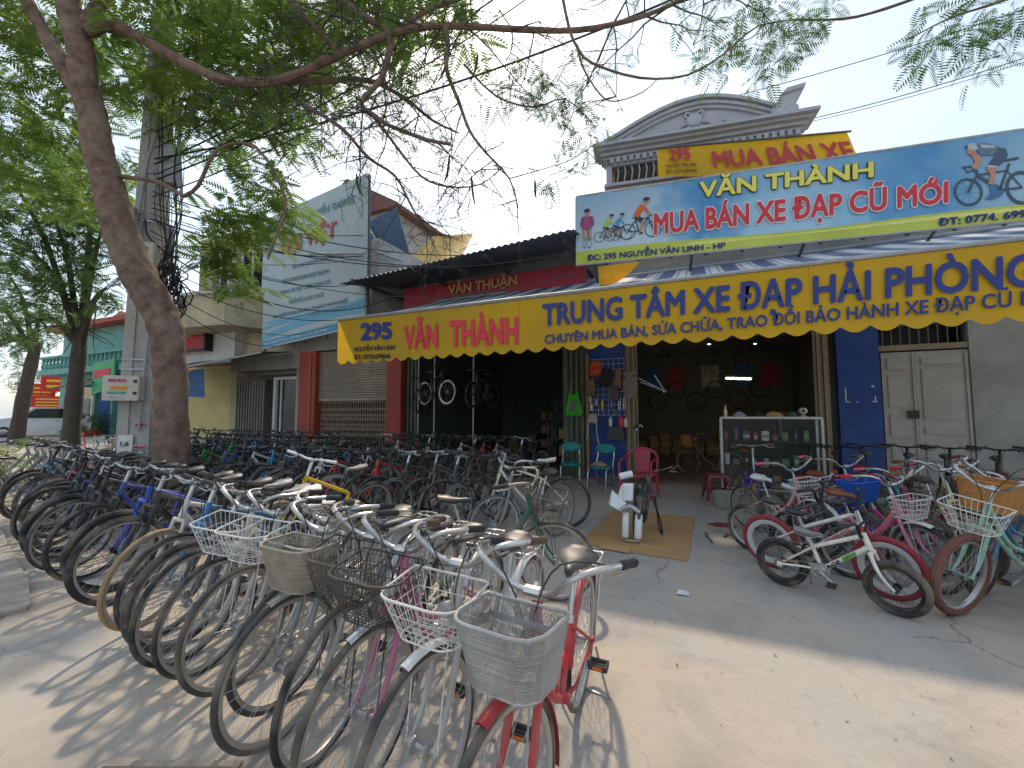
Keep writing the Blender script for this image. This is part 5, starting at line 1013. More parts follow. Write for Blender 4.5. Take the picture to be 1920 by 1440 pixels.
def leaf_cloud(name, pos, size, mat, parent, fine=False, up=.1, spread=1.):
    V, F = FT[fine]; n = len(pos); az = NR.uniform(0, 2 * math.pi, n); el = NR.normal(up, .45 * spread, n); rl = NR.normal(0, .5, n); s = NR.uniform(size[0], size[1], n)
    ca, sa, ce, se, cr, sr = np.cos(az), np.sin(az), np.cos(el), np.sin(el), np.cos(rl), np.sin(rl)
    X = np.stack([ca * ce, sa * ce, se], 1); Y0 = np.stack([-sa, ca, np.zeros(n)], 1); Z0 = np.cross(X, Y0); Y = Y0 * cr[:, None] + Z0 * sr[:, None]; Z = np.cross(X, Y)
    W = (V[None, :, 0, None] * X[:, None] + V[None, :, 1, None] * Y[:, None] + V[None, :, 2, None] * Z[:, None]) * s[:, None, None] + np.asarray(pos)[:, None]
    W = W.reshape(-1, 3); T = (F[None] + (np.arange(n) * len(V))[:, None, None]).reshape(-1)
    me = bpy.data.meshes.new(name); me.vertices.add(len(W)); me.vertices.foreach_set('co', W.ravel()); me.loops.add(len(T)); me.loops.foreach_set('vertex_index', T.astype(np.int32))
    nf = len(T) // 3; me.polygons.add(nf); me.polygons.foreach_set('loop_start', np.arange(0, nf * 3, 3, dtype=np.int32)); me.update(calc_edges=True)
    return tag(link_mesh(name, me, mat, parent), kind='stuff')
def blob(c, r, n, shell=.55, flat=.8):
    d = NR.normal(size=(n, 3)); d /= np.linalg.norm(d, axis=1)[:, None]; q = d * (NR.uniform(shell ** 3, 1, n) ** (1 / 3))[:, None] * r; q[:, 2] *= flat; return np.asarray(c) + q
def wiggle(a, b, n, amp, droop=0.):
    a, b = Vector(a), Vector(b); L_ = (b - a).length; o = []; w = Vector((0, 0, 0))
    for i in range(n + 1):
        t = i / n; w += Vector((RND.gauss(0, 1), RND.gauss(0, 1), RND.gauss(0, 1))) * amp * L_ * .25 * (0 if i == 0 else 1); o.append(a.lerp(b, t) + w * t + Vector((0, 0, -droop * L_ * t * t)))
    return o
def limb(b, pts, r0, r1, n=8, k=3):
    p = smoothpath(pts, k); m = len(p); b.tube(p, [(r0 + (r1 - r0) * i / (m - 1)) * (1 + .07 * math.sin(i * 2.3)) for i in range(m)], n); return p
tips = []
def twigs(b, path, num, l0, l1, r, depth=2, start=.2, down=.35):
    for _ in range(num):
        t = RND.uniform(start, 1); p = path[min(int(t * (len(path) - 1)), len(path) - 1)]; L_ = RND.uniform(l0, l1)
        d = Vector((RND.gauss(0, 1), RND.gauss(0, 1), RND.gauss(-down, .7))).normalized(); e = p + d * L_; q = wiggle(p, e, 7, .16, .12)
        b.tube(q, [r * (1 - .75 * i / 7) for i in range(8)], 4)
        if depth > 0: twigs(b, q, 3, l0 * .5, l1 * .5, r * .55, depth - 1, .35, down)
        else: tips.append(q[-1])
tree = empty('flame_tree', (-6.97, 3.69, 0), 0, 'large flame tree with bent trunk and feathery leaves in front of the concrete pole', 'tree'); TRI = Matrix.Translation((6.97, -3.69, 0))
tk = [(-6.96, 3.69, -0.19), (-6.98, 3.68, 0.25), (-7.05, 3.65, 1.7), (-7.13, 3.61, 2.56), (-7.32, 3.53, 3.08), (-7.6, 3.4, 3.6), (-7.95, 3.25, 4.5), (-8.19, 3.14, 5.33), (-8.41, 3.04, 6.18), (-8.6, 2.96, 7.04), (-8.82, 2.86, 7.92), (-9.1, 2.73, 8.9)]
p = smoothpath(tk, 12); tb = MB(); n = 14; S = []
rad = [.28, .225, .205, .205, .225, .23, .205, .19, .175, .165, .155, .14]
for i, c in enumerate(p):
    t = i / 12; j = min(int(t), 10); r = rad[j] + (rad[j + 1] - rad[j]) * (t - j); S.append(r)
tb.tube(p, S, 22)
for i in range(len(tb.v)):      # knots and folds
    v = tb.v[i]; a = math.sin(v[2] * 9 + v[0] * 14) * .012 + math.sin(v[2] * 23 + v[1] * 17) * .008 + RND.gauss(0, .006); c = p[i // 22 if i // 22 < len(p) else -1]; d = Vector(v) - c
    if d.length > .01: tb.v[i] = tuple(Vector(v) + d.normalized() * a)
tb.build('trunk', BARK, tree, TRI, True)
lb = MB(); tw = MB(); limbs = []
def LB(pts, r0, r1): q = limb(lb, pts, r0, r1); limbs.append(q); return q
A1 = LB([(-8.51, 3.0, 7.39), (-8.14, 3.16, 7.48), (-7.42, 3.43, 7.06), (-6.9, 3.6, 6.74), (-6.34, 3.74, 6.44), (-5.67, 3.93, 6.32), (-5.16, 4.05, 6.37), (-4.53, 4.22, 6.58), (-3.77, 4.45, 6.8), (-3.11, 4.64, 6.82), (-2.2, 4.93, 6.67), (-1.38, 5.19, 6.56), (-0.72, 5.37, 6.6), (-0.21, 5.49, 6.72), (0.3, 5.6, 6.96)], .09, .02)
LB([(-8.43, 3.03, 6.18), (-8.89, 2.83, 6.95), (-9.48, 2.68, 7.84), (-9.99, 2.56, 8.68)], .12, .08); LB([(-8.62, 2.95, 7.39), (-8.62, 3.17, 8.12), (-8.6, 3.39, 8.9)], .11, .08)
B1 = LB([(-5.21, 4.03, 8.0), (-4.55, 4.22, 7.4), (-4.12, 4.3, 7.02), (-3.84, 4.42, 6.78), (-3.86, 4.41, 6.41), (-3.88, 4.29, 6.01), (-4.11, 4.19, 5.69), (-3.86, 4.19, 5.45), (-3.68, 4.27, 5.31), (-3.17, 4.39, 5.05), (-2.88, 4.52, 4.99)], .055, .02)
B2 = LB([(-5.67, 3.93, 6.32), (-5.04, 4.32, 6.42), (-4.47, 4.69, 6.52), (-3.95, 4.92, 6.23), (-3.63, 5.17, 5.96), (-3.26, 5.33, 5.75)], .05, .012)
B3 = LB([(-3.07, 4.65, 6.82), (-3.04, 4.67, 6.49), (-3.05, 4.66, 6.17), (-2.95, 4.82, 5.8), (-2.81, 4.88, 5.38), (-2.66, 5.06, 5.14), (-2.35, 5.19, 4.75), (-2.28, 5.34, 4.38)], .04, .008)
B4 = LB([(-1.57, 5.1, 7.21), (-1.47, 5.15, 6.61), (-1.37, 5.19, 6.32), (-1.17, 5.17, 6.01), (-0.61, 5.42, 5.81), (-0.05, 5.67, 5.85), (0.4, 5.87, 6.15), (0.81, 6.16, 6.61), (1.35, 6.51, 6.81)], .022, .008)
B5 = LB([(-1.37, 5.19, 6.35), (-1.31, 5.22, 6.05), (-1.1, 5.31, 5.66), (-0.92, 5.39, 5.57), (-0.59, 5.54, 5.7), (-0.39, 5.63, 5.91)], .014, .004)
B6 = LB([(-5.23, 4.13, 6.03), (-4.58, 4.31, 5.56), (-4.15, 4.39, 5.06), (-3.8, 4.55, 4.79), (-3.53, 4.56, 4.32), (-3.33, 4.65, 4.02), (-2.93, 4.82, 3.85)], .03, .006)
B7 = LB([(-3.88, 4.18, 5.45), (-3.68, 4.38, 5.12), (-3.41, 4.61, 4.73), (-3.07, 4.76, 4.58), (-2.72, 5.03, 4.67), (-2.42, 5.16, 4.94)], .022, .006)
B8 = LB([(-4.53, 4.22, 6.58), (-4.73, 4.03, 6.82), (-4.92, 3.83, 7.04), (-5.34, 3.64, 7.59)], .05, .03); B9 = LB([(-3.77, 4.45, 6.8), (-3.31, 4.55, 7.04), (-2.72, 4.7, 7.17), (-2.16, 4.84, 7.37)], .04, .02)
B10 = LB([(1.22, 6.46, 6.81), (1.81, 6.5, 6.62), (2.28, 6.6, 6.66), (2.86, 6.75, 6.82)], .012, .02); B11 = LB([(2.45, 6.57, 6.14), (2.9, 6.65, 6.33), (3.32, 6.73, 6.41), (3.85, 6.86, 6.57)], .006, .02)
B12 = LB([(-6.91, 3.6, 4.71), (-6.72, 3.68, 4.87), (-6.49, 3.79, 5.43), (-5.97, 4.02, 5.47), (-5.54, 4.21, 4.69), (-5.6, 4.18, 4.25), (-5.75, 4.12, 3.76)], .028, .016); LB([(-8.03, 3.21, 5.08), (-7.38, 3.45, 4.97), (-6.91, 3.6, 4.71)], .035, .028)
B13 = LB([(-2.84, 4.76, 6.26), (-2.48, 5.03, 5.88), (-2.01, 5.24, 5.72), (-1.61, 5.42, 5.84), (-1.27, 5.56, 5.49)], .016, .006); B14 = LB([(-2.35, 5.19, 4.75), (-1.95, 5.26, 4.81), (-1.55, 5.44, 4.96), (-1.14, 5.62, 5.26)], .008, .004)
for q, num, l0, l1, r in ((A1, 44, .5, 1.6, .013), (B1, 32, .4, 1.2, .011), (B2, 20, .4, 1.1, .010), (B3, 22, .3, .9, .009), (B6, 26, .3, .9, .009), (B7, 20, .3, .8, .008), (B8, 8, .5, 1.2, .012), (B9, 10, .4, 1.0, .011), (B13, 8, .3, .7, .007), (B14, 6, .2, .5, .005)):
    twigs(tw, q, num, l0, l1, r, 2, .3 if q is A1 else .1)
lb.build('limbs', BARK, tree, TRI, True); tag(tw.build('twigs', TWIG, tree, TRI), kind='stuff')
tp_ = np.array([tuple(t) for t in tips]); sel = (NR.random(len(tp_)) < .55) & (tp_[:, 2] > 4.7)
leaf_cloud('sprigs', tp_[sel], (.09, .2), LEAF2, tree, 'mid', -.1).matrix_local = TRI
fine = [((-2.45, 5.04, 6.11), .40, 24), ((-2.01, 5.24, 5.99), .42, 34), ((-1.61, 5.42, 5.8), .42, 36), ((-1.31, 5.55, 5.42), .3, 20), ((-1.48, 5.47, 5.03), .26, 12), ((-1.71, 5.37, 4.69), .25, 10), ((-1.35, 5.31, 6.17), .2, 6), ((0.68, 6.1, 6.65), .5, 52), ((0.27, 5.81, 6.07), .35, 22), ((1.13, 6.3, 6.53), .45, 44), ((1.52, 6.48, 6.72), .32, 18), ((0.92, 6.21, 6.09), .35, 22), ((2.96, 6.68, 6.29), .42, 44), ((3.23, 6.69, 5.96), .38, 34), ((3.54, 6.83, 6.26), .4, 34), ((2.69, 6.67, 6.07), .3, 16), ((3.09, 6.63, 5.65), .25, 10), ((-0.02, 5.68, 6.73), .35, 10)]
pos = np.concatenate([blob(c, r, n, .1, .6) for c, r, n in fine]); leaf_cloud('leaf_fans', pos, (.2, .36), LEAF2, tree, 'mid', -.25).matrix_local = TRI
dense = [((-7.74, 3.78, 7.96), 1.2, 260), ((-7.39, 4.59, 8.34), 1.35, 330), ((-6.77, 5.09, 8.01), 1.0, 200), ((-7.16, 4.69, 6.93), 1.0, 200), ((-8.37, 4.59, 7.02), 1.0, 170), ((-10.11, 4.26, 8.31), 1.1, 190), ((-10.76, 3.09, 7.73), 1.3, 260), ((-10.69, 2.9, 6.2), 1.2, 240), ((-11.6, 3.81, 6.23), 1.1, 170), ((-10.17, 2.7, 8.14), 1.1, 200), ((-6.44, 4.36, 5.31), .5, 60), ((-6.82, 4.3, 4.56), .55, 90), ((-6.01, 4.44, 4.64), .45, 60), ((-5.91, 5.03, 8.15), .8, 90), ((-7.06, 4.3, 4.07), .4, 50), ((-6.82, 4.52, 3.57), .32, 30), ((-6.19, 4.91, 6.2), .5, 30), ((-5.59, 4.73, 8.52), .9, 80), ((-4.18, 4.92, 7.74), .6, 40), ((-3.17, 5.16, 7.37), .5, 30), ((-4.94, 5.03, 8.05), .8, 80), ((-5.54, 5.19, 7.17), .6, 40), ((-4.02, 5.0, 7.13), .5, 30), ((-3.47, 5.02, 7.97), .7, 70), ((-4.64, 4.94, 8.49), .8, 90)]  # closing clusters are extra, added to dapple the ground, some out of view
pos = np.concatenate([blob(c, r, n, .2, .8) for c, r, n in dense]); leaf_cloud('crown', pos, (.3, .52), LEAF, tree, False, -.15).matrix_local = TRI
POD = M('dry_seed_pod', '3c342c', .8, var=.25)
for px in ((-3.05, 4.66, 6.37), (-2.78, 4.89, 4.73), (-3.06, 4.77, 5.03), (-4.29, 4.33, 4.83), (-2.03, 5.34, 4.75), (-2.71, 4.92, 6.5)):
    a = RND.uniform(0, 6); c = Vector(px); q = [c + Vector((math.cos(a) * x, math.sin(a) * x, -z)) for x, z in ((0, 0), (.01, .08), (.03, .18), (.07, .28), (.13, .36))]
    MB().tube(smoothpath(q, 2), [.006, .012, .016, .016, .016, .016, .014, .009, .003], 6, flat=.3).build('seed_pod', POD, tree, TRI, True)
# trees further down the street
def street_tree(name, base, h, lean, r, crowns, label, bark=BARK2, fork=True):
    o = empty(name, base, 0, label, 'tree'); b = MB(); q = limb(b, [(0, 0, 0), (lean[0] * .3, lean[1] * .3, h * .4), (lean[0] * .7, lean[1] * .7, h * .75), (lean[0], lean[1], h)], r, r * .72, 10); b.build('trunk', bark, o, None, True); l2 = MB()
    for c, rr, nn in crowns: e = Vector(c) - Vector(base); limb(l2, [q[-3], (Vector(q[-1]) * .5 + e * .5 + Vector((0, 0, .3))), e], r * .5, r * .12, 6); twigs(l2, [q[-1], e * .6 + Vector(q[-1]) * .4, e], 5, .6, 1.6, .03, 0, .2)
    l2.build('limbs', bark, o, None, True)
    P_ = np.concatenate([blob(Vector(c) - Vector(base), rr, nn, .3, .8) for c, rr, nn in crowns]); leaf_cloud('crown', P_, (.4, .75), LEAF2, o, False, -.1); return o
street_tree('street_tree', (-20.4, 7.5, 0), 4.6, (-.3, .2, 0), .27, [((-19.87, 6.48, 8.27), 2.0, 230), ((-19.01, 7.41, 7.93), 1.6, 170), ((-20.44, 6.22, 6.97), 1.8, 200), ((-18.07, 7.28, 5.69), 1.0, 70), ((-20.4, 6.79, 5.84), 1.5, 130), ((-21.29, 5.85, 9.58), 2.2, 230), ((-19.98, 7.52, 10.36), 2.0, 200), ((-21.96, 6.64, 4.64), 1.0, 70)], 'dark street tree with forked trunk left of the concrete pole')
street_tree('street_tree', (-31, 9.4, 0), 5.2, (.2, .4, 0), .3, [((-31.54, 8.94, 8.34), 2.6, 220), ((-31.6, 10.01, 6.39), 1.8, 130), ((-31.35, 7.93, 6.98), 3, 220), ((-33.29, 9.26, 5.26), 1.6, 110)], 'street tree at the far left edge beyond the parked car')
for i, (x, y, hh) in enumerate(((-60, 30, 9), (-52, 36, 10), (-70, 22, 8), (-46, 40, 9), (-78, 30, 9))): street_tree('background_tree', (x, y, 0), hh * .5, (.4, 0, 0), .35, [((x, y, hh * .75), hh * .34, 160), ((x + 2, y, hh * .6), hh * .28, 120), ((x - 2.2, y + 1, hh * .62), hh * .28, 120)], f'distant green tree down the street, {ORD[i]} of the far group')
sh_ = empty('shrub', (-10.9, 2.95, 0), 0, 'low green shrub beside the bicycles at the left edge', 'shrub')
st_b = MB(); [st_b.tube(wiggle((0, 0, 0), (RND.uniform(-.4, .4), RND.uniform(-.3, .3), RND.uniform(.5, .9)), 5, .1), .008, 4) for _ in range(9)]; st_b.build('stems', BARK2, sh_); leaf_cloud('foliage', blob((0, 0, .62), .5, 90, .2), (.16, .3), LEAF, sh_)
hd_ = empty('shrub', (-37.44, 14.83, 0), 0, 'round potted hedge before the turquoise house', 'shrub'); leaf_cloud('foliage', blob((0, 0, .8), 1.1, 200, .5, .7), (.3, .5), LEAF2, hd_); MB().lathe([(.4, 0), (.5, .4), (.46, .42)], 12).build('pot', TERRA, hd_)

# ---------------------------------------------------------------- concrete pole with boxes and cables
CONC = M('pole_concrete', 'a6a39d', .92, var=.18, scale=2.2, bump=.5, bscale=24, dust=.3); BOXP = M('weathered_beige_box', 'b9b4a4', .6, var=.14, scale=3, dust=.3); GREYBOX = M('grey_meter_box', 'a4a7a8', .5, var=.1, dust=.2); CABLE = M('black_cable', '26272a', .6, var=.2); CABLEG = M('grey_conduit', '8f9497', .5, var=.15)
PX, PY_ = -9.0, 4.2
pole = empty('utility_pole', (PX, PY_, 0), R_(38), 'concrete utility pole with meter boxes, stickers and a number plate', 'pole')
MB().loft([[(s * sx, s * .8 * sy, z) for sx, sy in ((-1, -1), (-.3, -1), (-.3, -.86), (.3, -.86), (.3, -1), (1, -1), (1, 1), (-1, 1))] for z, s in ((0, .25), (2.6, .225), (5.5, .19), (10.5, .13))]).build('shaft', CONC, pole)
for z in (2.25, 2.42, 4.2, 4.9, 5.8): s = .262 - .012 * z; MB().box(-s, s, -s * .83, s * .83, z, z + .03).build('steel_band', GALV, pole)
def pbox(nm, x0, x1, y0, y1, z0, z1, mat): return MB().cbox(x0, x1, y0, y1, z0, z1, .015).build(nm, mat, pole)
mb_ = pbox('meter_box', -.36, .16, -.40, -.215, 1.72, 2.14, BOXP)
for z in (1.82, 2.02): MB().box(.08, .13, -.41, -.40, z, z + .05).build('latch', BLACK, mb_)
PINK = M('pink_sticker', 'd8a0b4', .6); GRNS = M('green_sticker', '3d9a86', .6); ORNG = M('orange_sticker', 'd8892a', .6); WST = M('white_sticker', 'd2d2cc', .6); RED_T = M('sticker_red_ink', 'b02a44', .6)
def sticker(par, x0, x1, z0, z1, y, mat, txt=None, ink=None):
    s = MB().box(x0, x1, y - .002, y, z0, z1).build('sticker', mat, par)
    if txt: lettering(txt, ((x0 + .01, y - .002, z0 + .012), (x1 - .01, y - .002, z0 + .012), (x1 - .01, y - .002, z1 - .012), (x0 + .01, y - .002, z1 - .012)), ink, s, .01, .002)
sticker(mb_, -.28, -.02, 2.02, 2.09, -.402, PINK, '0944.78.33', RED_T); sticker(mb_, -.24, .0, 1.9, 1.96, -.402, ORNG); sticker(mb_, -.28, -.02, 1.83, 1.87, -.402, GRNS); sticker(mb_, -.26, -.05, 1.76, 1.80, -.402, WST, '0981.54', NAVY)
sticker(pole, -.2, .02, .78, 1.14, -.21, WST); sticker(pole, -.16, -.02, .93, 1.05, -.2125, WST, '1,6', INK)
for i, (z, m, ink) in enumerate(((1.28, PINK, RED_T), (.9, PINK, RED_T), (.81, GRNS, WHITEP), (.69, PINK, RED_T))): sticker(pole, .03, .2, z, z + .07, -.212, m, ['0944.78.33', '0981.632', '0987.34.76', '0983.76.87'][i], ink)
pbox('cabinet', -.12, .26, -.40, -.21, 3.55, 4.45, BOXP); c2 = pbox('cabinet', -.44, -.12, -.32, -.05, 4.2, 5.1, BOXP); pbox('junction_box', .2, .44, -.30, -.08, 5.6, 6.3, GREYBOX); pbox('cabinet', .02, .22, .18, .34, 4.1, 5.0, GREYBOX)
for z in (4.45, 4.75): MB().box(-.445, -.115, -.325, -.05, z, z + .02).build('strap', GALV, pole)
MB().box(.0, .16, -.408, -.40, 4.2, 4.36).build('meter_window', GLASSD, pole); MB().box(.02, .16, -.406, -.40, 3.66, 3.72).build('slot', DKSTEEL, pole)
for (pts, r, m) in (([(.12, -.26, 1.2), (.14, -.24, 2.2), (.2, -.24, 3.5)], .02, CABLEG), ([(-.08, -.24, 5.0), (.02, -.26, 6.0), (.1, -.22, 6.6), (.0, -.2, 7.5), (.12, -.2, 9.0)], .025, CABLEG), ([(.24, -.28, 6.9), (.42, -.3, 6.95), (.5, -.3, 6.2), (.58, -.3, 5.3)], .03, CABLEG), ([(.02, -.24, 4.9), (.1, -.3, 4.6), (.3, -.3, 4.4)], .018, CABLE)): MB().tube(smoothpath(pts, 5), r, 6).build('conduit', m, pole, None, True)
for i in range(22):
    a = RND.uniform(0, 6.28); w, hh = RND.uniform(.12, .32), RND.uniform(.2, .55); cz = RND.uniform(3.3, 4.1); pts = [(.42 + w * math.cos(t) * math.cos(a * .2) + .05 * math.sin(3 * t + a), -.2 + .12 * math.sin(t * 2 + a), cz + hh * math.sin(t)) for t in [k * 6.28 / 14 for k in range(14)]]
    MB().tube(pts, RND.choice((.007, .010, .013)), 5, closed=True).build('cable_loop', CABLE, pole, None, True)
for i in range(14):
    x = RND.uniform(.1, .5); y = RND.uniform(-.3, .0); MB().tube(smoothpath([(x + RND.uniform(-.2, .2), y, 7.3), (x, y - .05, 6.0), (x + RND.uniform(-.1, .15), y, 5.0), (.35 + RND.uniform(-.1, .2), -.2, 4.2), (.4 + RND.uniform(-.2, .2), -.2, 3.6)], 4), RND.choice((.006, .009, .012)), 5).build('hanging_cable', CABLE, pole, None, True)
def wire(a, b, sag, r=.009, n=16): a, b = Vector(a), Vector(b); return MB().tube([a.lerp(b, i / n) - Vector((0, 0, sag * 4 * (i / n) * (1 - i / n))) for i in range(n + 1)], r, 4)
P0 = (-8.72, 4.05)
wl = [((P0[0], P0[1], 5.4), (-4.648, 8.6, 5.209), .35, .012), ((P0[0], P0[1], 5.2), (-3.829, 8.6, 4.934), .5, .010), ((P0[0], P0[1], 5.0), (-2.101, 7.7, 4.584), .6, .010), ((P0[0], P0[1], 4.7), (-6.878, 8.7, 5.209), .7, .010), ((P0[0], P0[1], 4.5), (-7.122, 8.4, 4.394), .7, .012), ((P0[0], P0[1], 4.0), (-7.711, 8.3, 4.02), .45, .010), ((P0[0], P0[1], 4.9), (-7.841, 8.2, 5.536), .25, .016), ((P0[0], P0[1], 3.7), (-11.273, 9.2, 3.723), .5, .009), ((P0[0], P0[1], 4.3), (-7.233, 8.7, 5.758), .3, .008), ((P0[0], P0[1], 4.6), (-2.067, 7.75, 4.182), .75, .008), ((P0[0], P0[1], 3.9), (-9.204, 8.5, 3.91), .6, .008), ((P0[0], P0[1], 5.1), (-8.055, 8.8, 6.371), .2, .012), ((P0[0], P0[1], 4.2), (-13.907, 9.6, 5.449), .2, .010),
      ((P0[0], P0[1], 5.6), (-2.48, 6.01, 8.6), .3, .014), ((P0[0], P0[1], 5.7), (-2.93, 5.92, 8.71), .25, .010), ((P0[0], P0[1], 5.9), (-3.52, 5.88, 8.93), .25, .014), ((P0[0], P0[1], 6.2), (-4.22, 5.78, 9.15), .2, .010), ((P0[0], P0[1], 6.5), (-4.96, 5.67, 9.37), .2, .012), ((P0[0], P0[1], 5.3), (-1.94, 6.03, 8.38), .35, .010), ((P0[0], P0[1], 6.0), (0.43, 6.76, 8.06), .35, .016),
      ((-8.249, 9.0, 6.866), (-2.135, 8.0, 4.162), .2, .006), ((-8.454, 9.0, 7.292), (-1.972, 8.0, 4.458), .25, .006), ((0.88, 10.24, 8.54), (6.05, 10.36, 8.85), .08, .008), ((2.7, 13.24, 9.4), (6.83, 11.8, 8.85), .1, .010), ((2.76, 13.27, 9.34), (6.83, 11.8, 8.76), .1, .007), ((-2.05, 10.03, 7.68), (-5.56, 7.38, 5.37), .1, .006), ((-2.05, 10.03, 7.27), (-4.71, 7.75, 5.02), .12, .006)]
hi = sorted(range(13), key=lambda i: -wl[i][0][2]); hs_ = sorted(range(13, 20), key=lambda i: -wl[i][0][2])
thin = ['upper thin cable leaving the billboard towards the blue sign', 'lower thin cable leaving the billboard towards the blue sign', 'single thin cable high in the sky right of the leaves', 'thicker of two cables behind the pediment at the right', 'thinner of two cables behind the pediment at the right', 'upper thin cable from the pediment down to the dark roof', 'lower thin cable from the pediment down to the dark roof']
for i, (a, b_, s, r) in enumerate(wl):
    lab = f'black cable sagging from the pole towards the shops, {ORD[hi.index(i)]} from the top' if i < 13 else f'black cable rising from the pole across the sky, {ORD[hs_.index(i)]} from the top' if i < 20 else thin[i - 20]
    wire(a, b_, s, r).build('overhead_cable', CABLE, label=lab, cat='cable', group='cables from the pole' if i < 20 else 'thin service cables')
# leaflets and grit blown over the forecourt
lf = []; fr_ = np.random.default_rng(3)
b = MB()
for i in range(2600):
    x, y = fr_.uniform(-8, 4.5), fr_.uniform(.6, 8.5); a = fr_.uniform(0, 6.28); l = fr_.uniform(.003, .009) * (1.7 if i % 19 == 0 else 1); w = l * fr_.uniform(.3, .7); c, s_ = math.cos(a), math.sin(a); z = .004 + fr_.uniform(0, .004)
    b.face((x - c * l, y - s_ * l, z), (x + s_ * w, y - c * w, z + .003), (x + c * l, y + s_ * l, z), (x - s_ * w, y + c * w, z + .002)); b.m[-1] = i % 3
b.build('fallen_leaves', [M('dry_leaf', '6b5638', .9, var=.3), M('grit', '55504a', .95, var=.3), M('pale_chip', 'a89c88', .95, var=.3)], label='dry leaflets and grit strewn over the forecourt', cat='litter', kind='stuff')

# ---------------------------------------------------------------- down the street on the left
TURQ = M('turquoise_paint', '6a9f97', .8, var=.15, scale=1.5); gb = empty('turquoise_house', (-38.5, 15.6, 0), 0, 'turquoise house with balcony and green sign far left of the pole', 'house')
MB().box(-6, 7, 0, 8, 3.6, 7.6).build('upper_wall', TURQ, gb); MB().box(-6, -3.4, 0, .4, 0, 3.6).build('wall', TURQ, gb); MB().box(3.6, 7, 0, .4, 0, 3.6).build('wall', TURQ, gb); MB().box(-3.4, 3.6, 1.5, 1.6, 0, 3.6).build('back_wall', BLACK, gb); MB().box(-6.3, 7.3, -1, 8.3, 7.6, 7.9).build('cornice', TERRA, gb); MB().box(-6.2, 7.2, -1.2, 0, 4.3, 4.7).build('balcony', TURQ, gb)
for i in range(24): MB().lathe([(.09, 0), (.14, .25), (.07, .5), (.12, .8)], 6, c=(-6 + i * .55, -1.0, 4.7)).build('baluster', TURQ, gb)
MB().box(-6.2, 7.2, -1.2, -.9, 5.5, 5.65).build('balcony_rail', TURQ, gb)
for x in (-3.4, -1.2, 1.2, 3.5): MB().box(x - .12, x + .12, .1, .35, 0, 3.6).build('post', TURQ, gb)
MB().box(-3.2, .4, .9, 1.0, .2, 3.2).build('curtain', M('blue_curtain', '3a6aa8', .7, var=.2, trans=.2), gb)
MB().prism([(0, 3.1), (2.6, 3.6), (2.6, 5.4), (0, 5.2)], .1, Matrix.Translation((2.2, -1.4, -.4))).build('green_sign', M('green_sign_print', '2f9a62', .5), gb); MB().prism([(.2, 4.2), (2.2, 4.4), (2.2, 4.8), (.2, 4.7)], .02, Matrix.Translation((2.2, -1.43, -.4))).build('red_print', REDP, gb)
corrug((-1.2, -2.4, 3.1), (2.4, -2.0, 3.4), (2.4, 0, 4.2), (-1.2, 0, 4.0), 10, .04).build('awning', M('brown_stripe_awning', '8a6a4c', .7, var=.4, scale=4), gb)
ch_ = empty('cream_house', (-52, 22, 0), 0, 'pale cream house far down the street behind the car', 'house'); MB().box(-7, 9, 0, 8, 0, 9).build('wall', PL_CREAM, ch_); MB().prism([(-7.6, 9), (1, 11.4), (9.6, 9)], 8.6, Matrix.Translation((0, -.3, 0))).build('roof', M('orange_tile_roof', 'a8765a', .8, var=.15), ch_)
for x in (-5, -1, 3, 7):
    for z in (1.2, 5.2): w = MB().box(x - .7, x + .7, -.06, 0, z, z + 1.8).build('window', GLASSD, ch_); MB().box(x - .8, x + .8, -.1, -.06, z - .1, z).build('sill', PL_WHITE, ch_)
RB = M('red_banner', 'd02a26', .6, var=.1); YP = M('yellow_banner_print', 'f0c030', .6)
for i, (px, w, h, lb_) in enumerate((((-121.5, 39.91, 0), 1.5, 1.8, 'tall red roadside banner left of the framed one'), ((-414.34, 140.88, 0), 2.2, 2.4, 'framed red roadside banner with yellow print'), ((-88.34, 30.04, 0), 2.6, 1.3, 'low orange-red roadside banner under the framed one'))):
    X, Y = (-33 - i * .4 + (1.2 if i else 0), 12.4 + i * .15); x_, y_ = [(-52.5, 17.3), (-51, 17.8), (-50.5, 17.2)][i]; z0 = (2.3, 3.4, 1.7)[i]
    o = empty('street_banner', (x_, y_, 0), R_(60), lb_, 'banner'); MB().box(-w / 2, w / 2, -.02, .02, z0, z0 + h).build('panel', RB, o)
    for k in range(4): MB().box(-w * .35, w * .35, -.035, -.025, z0 + h * (.15 + .2 * k), z0 + h * (.24 + .2 * k)).build('printed_line', YP, o)
    for s in (-1, 1): MB().tube([(s * w / 2, .03, 0), (s * w / 2, .03, z0 + h)], .03, 5).build('post', DKSTEEL, o)
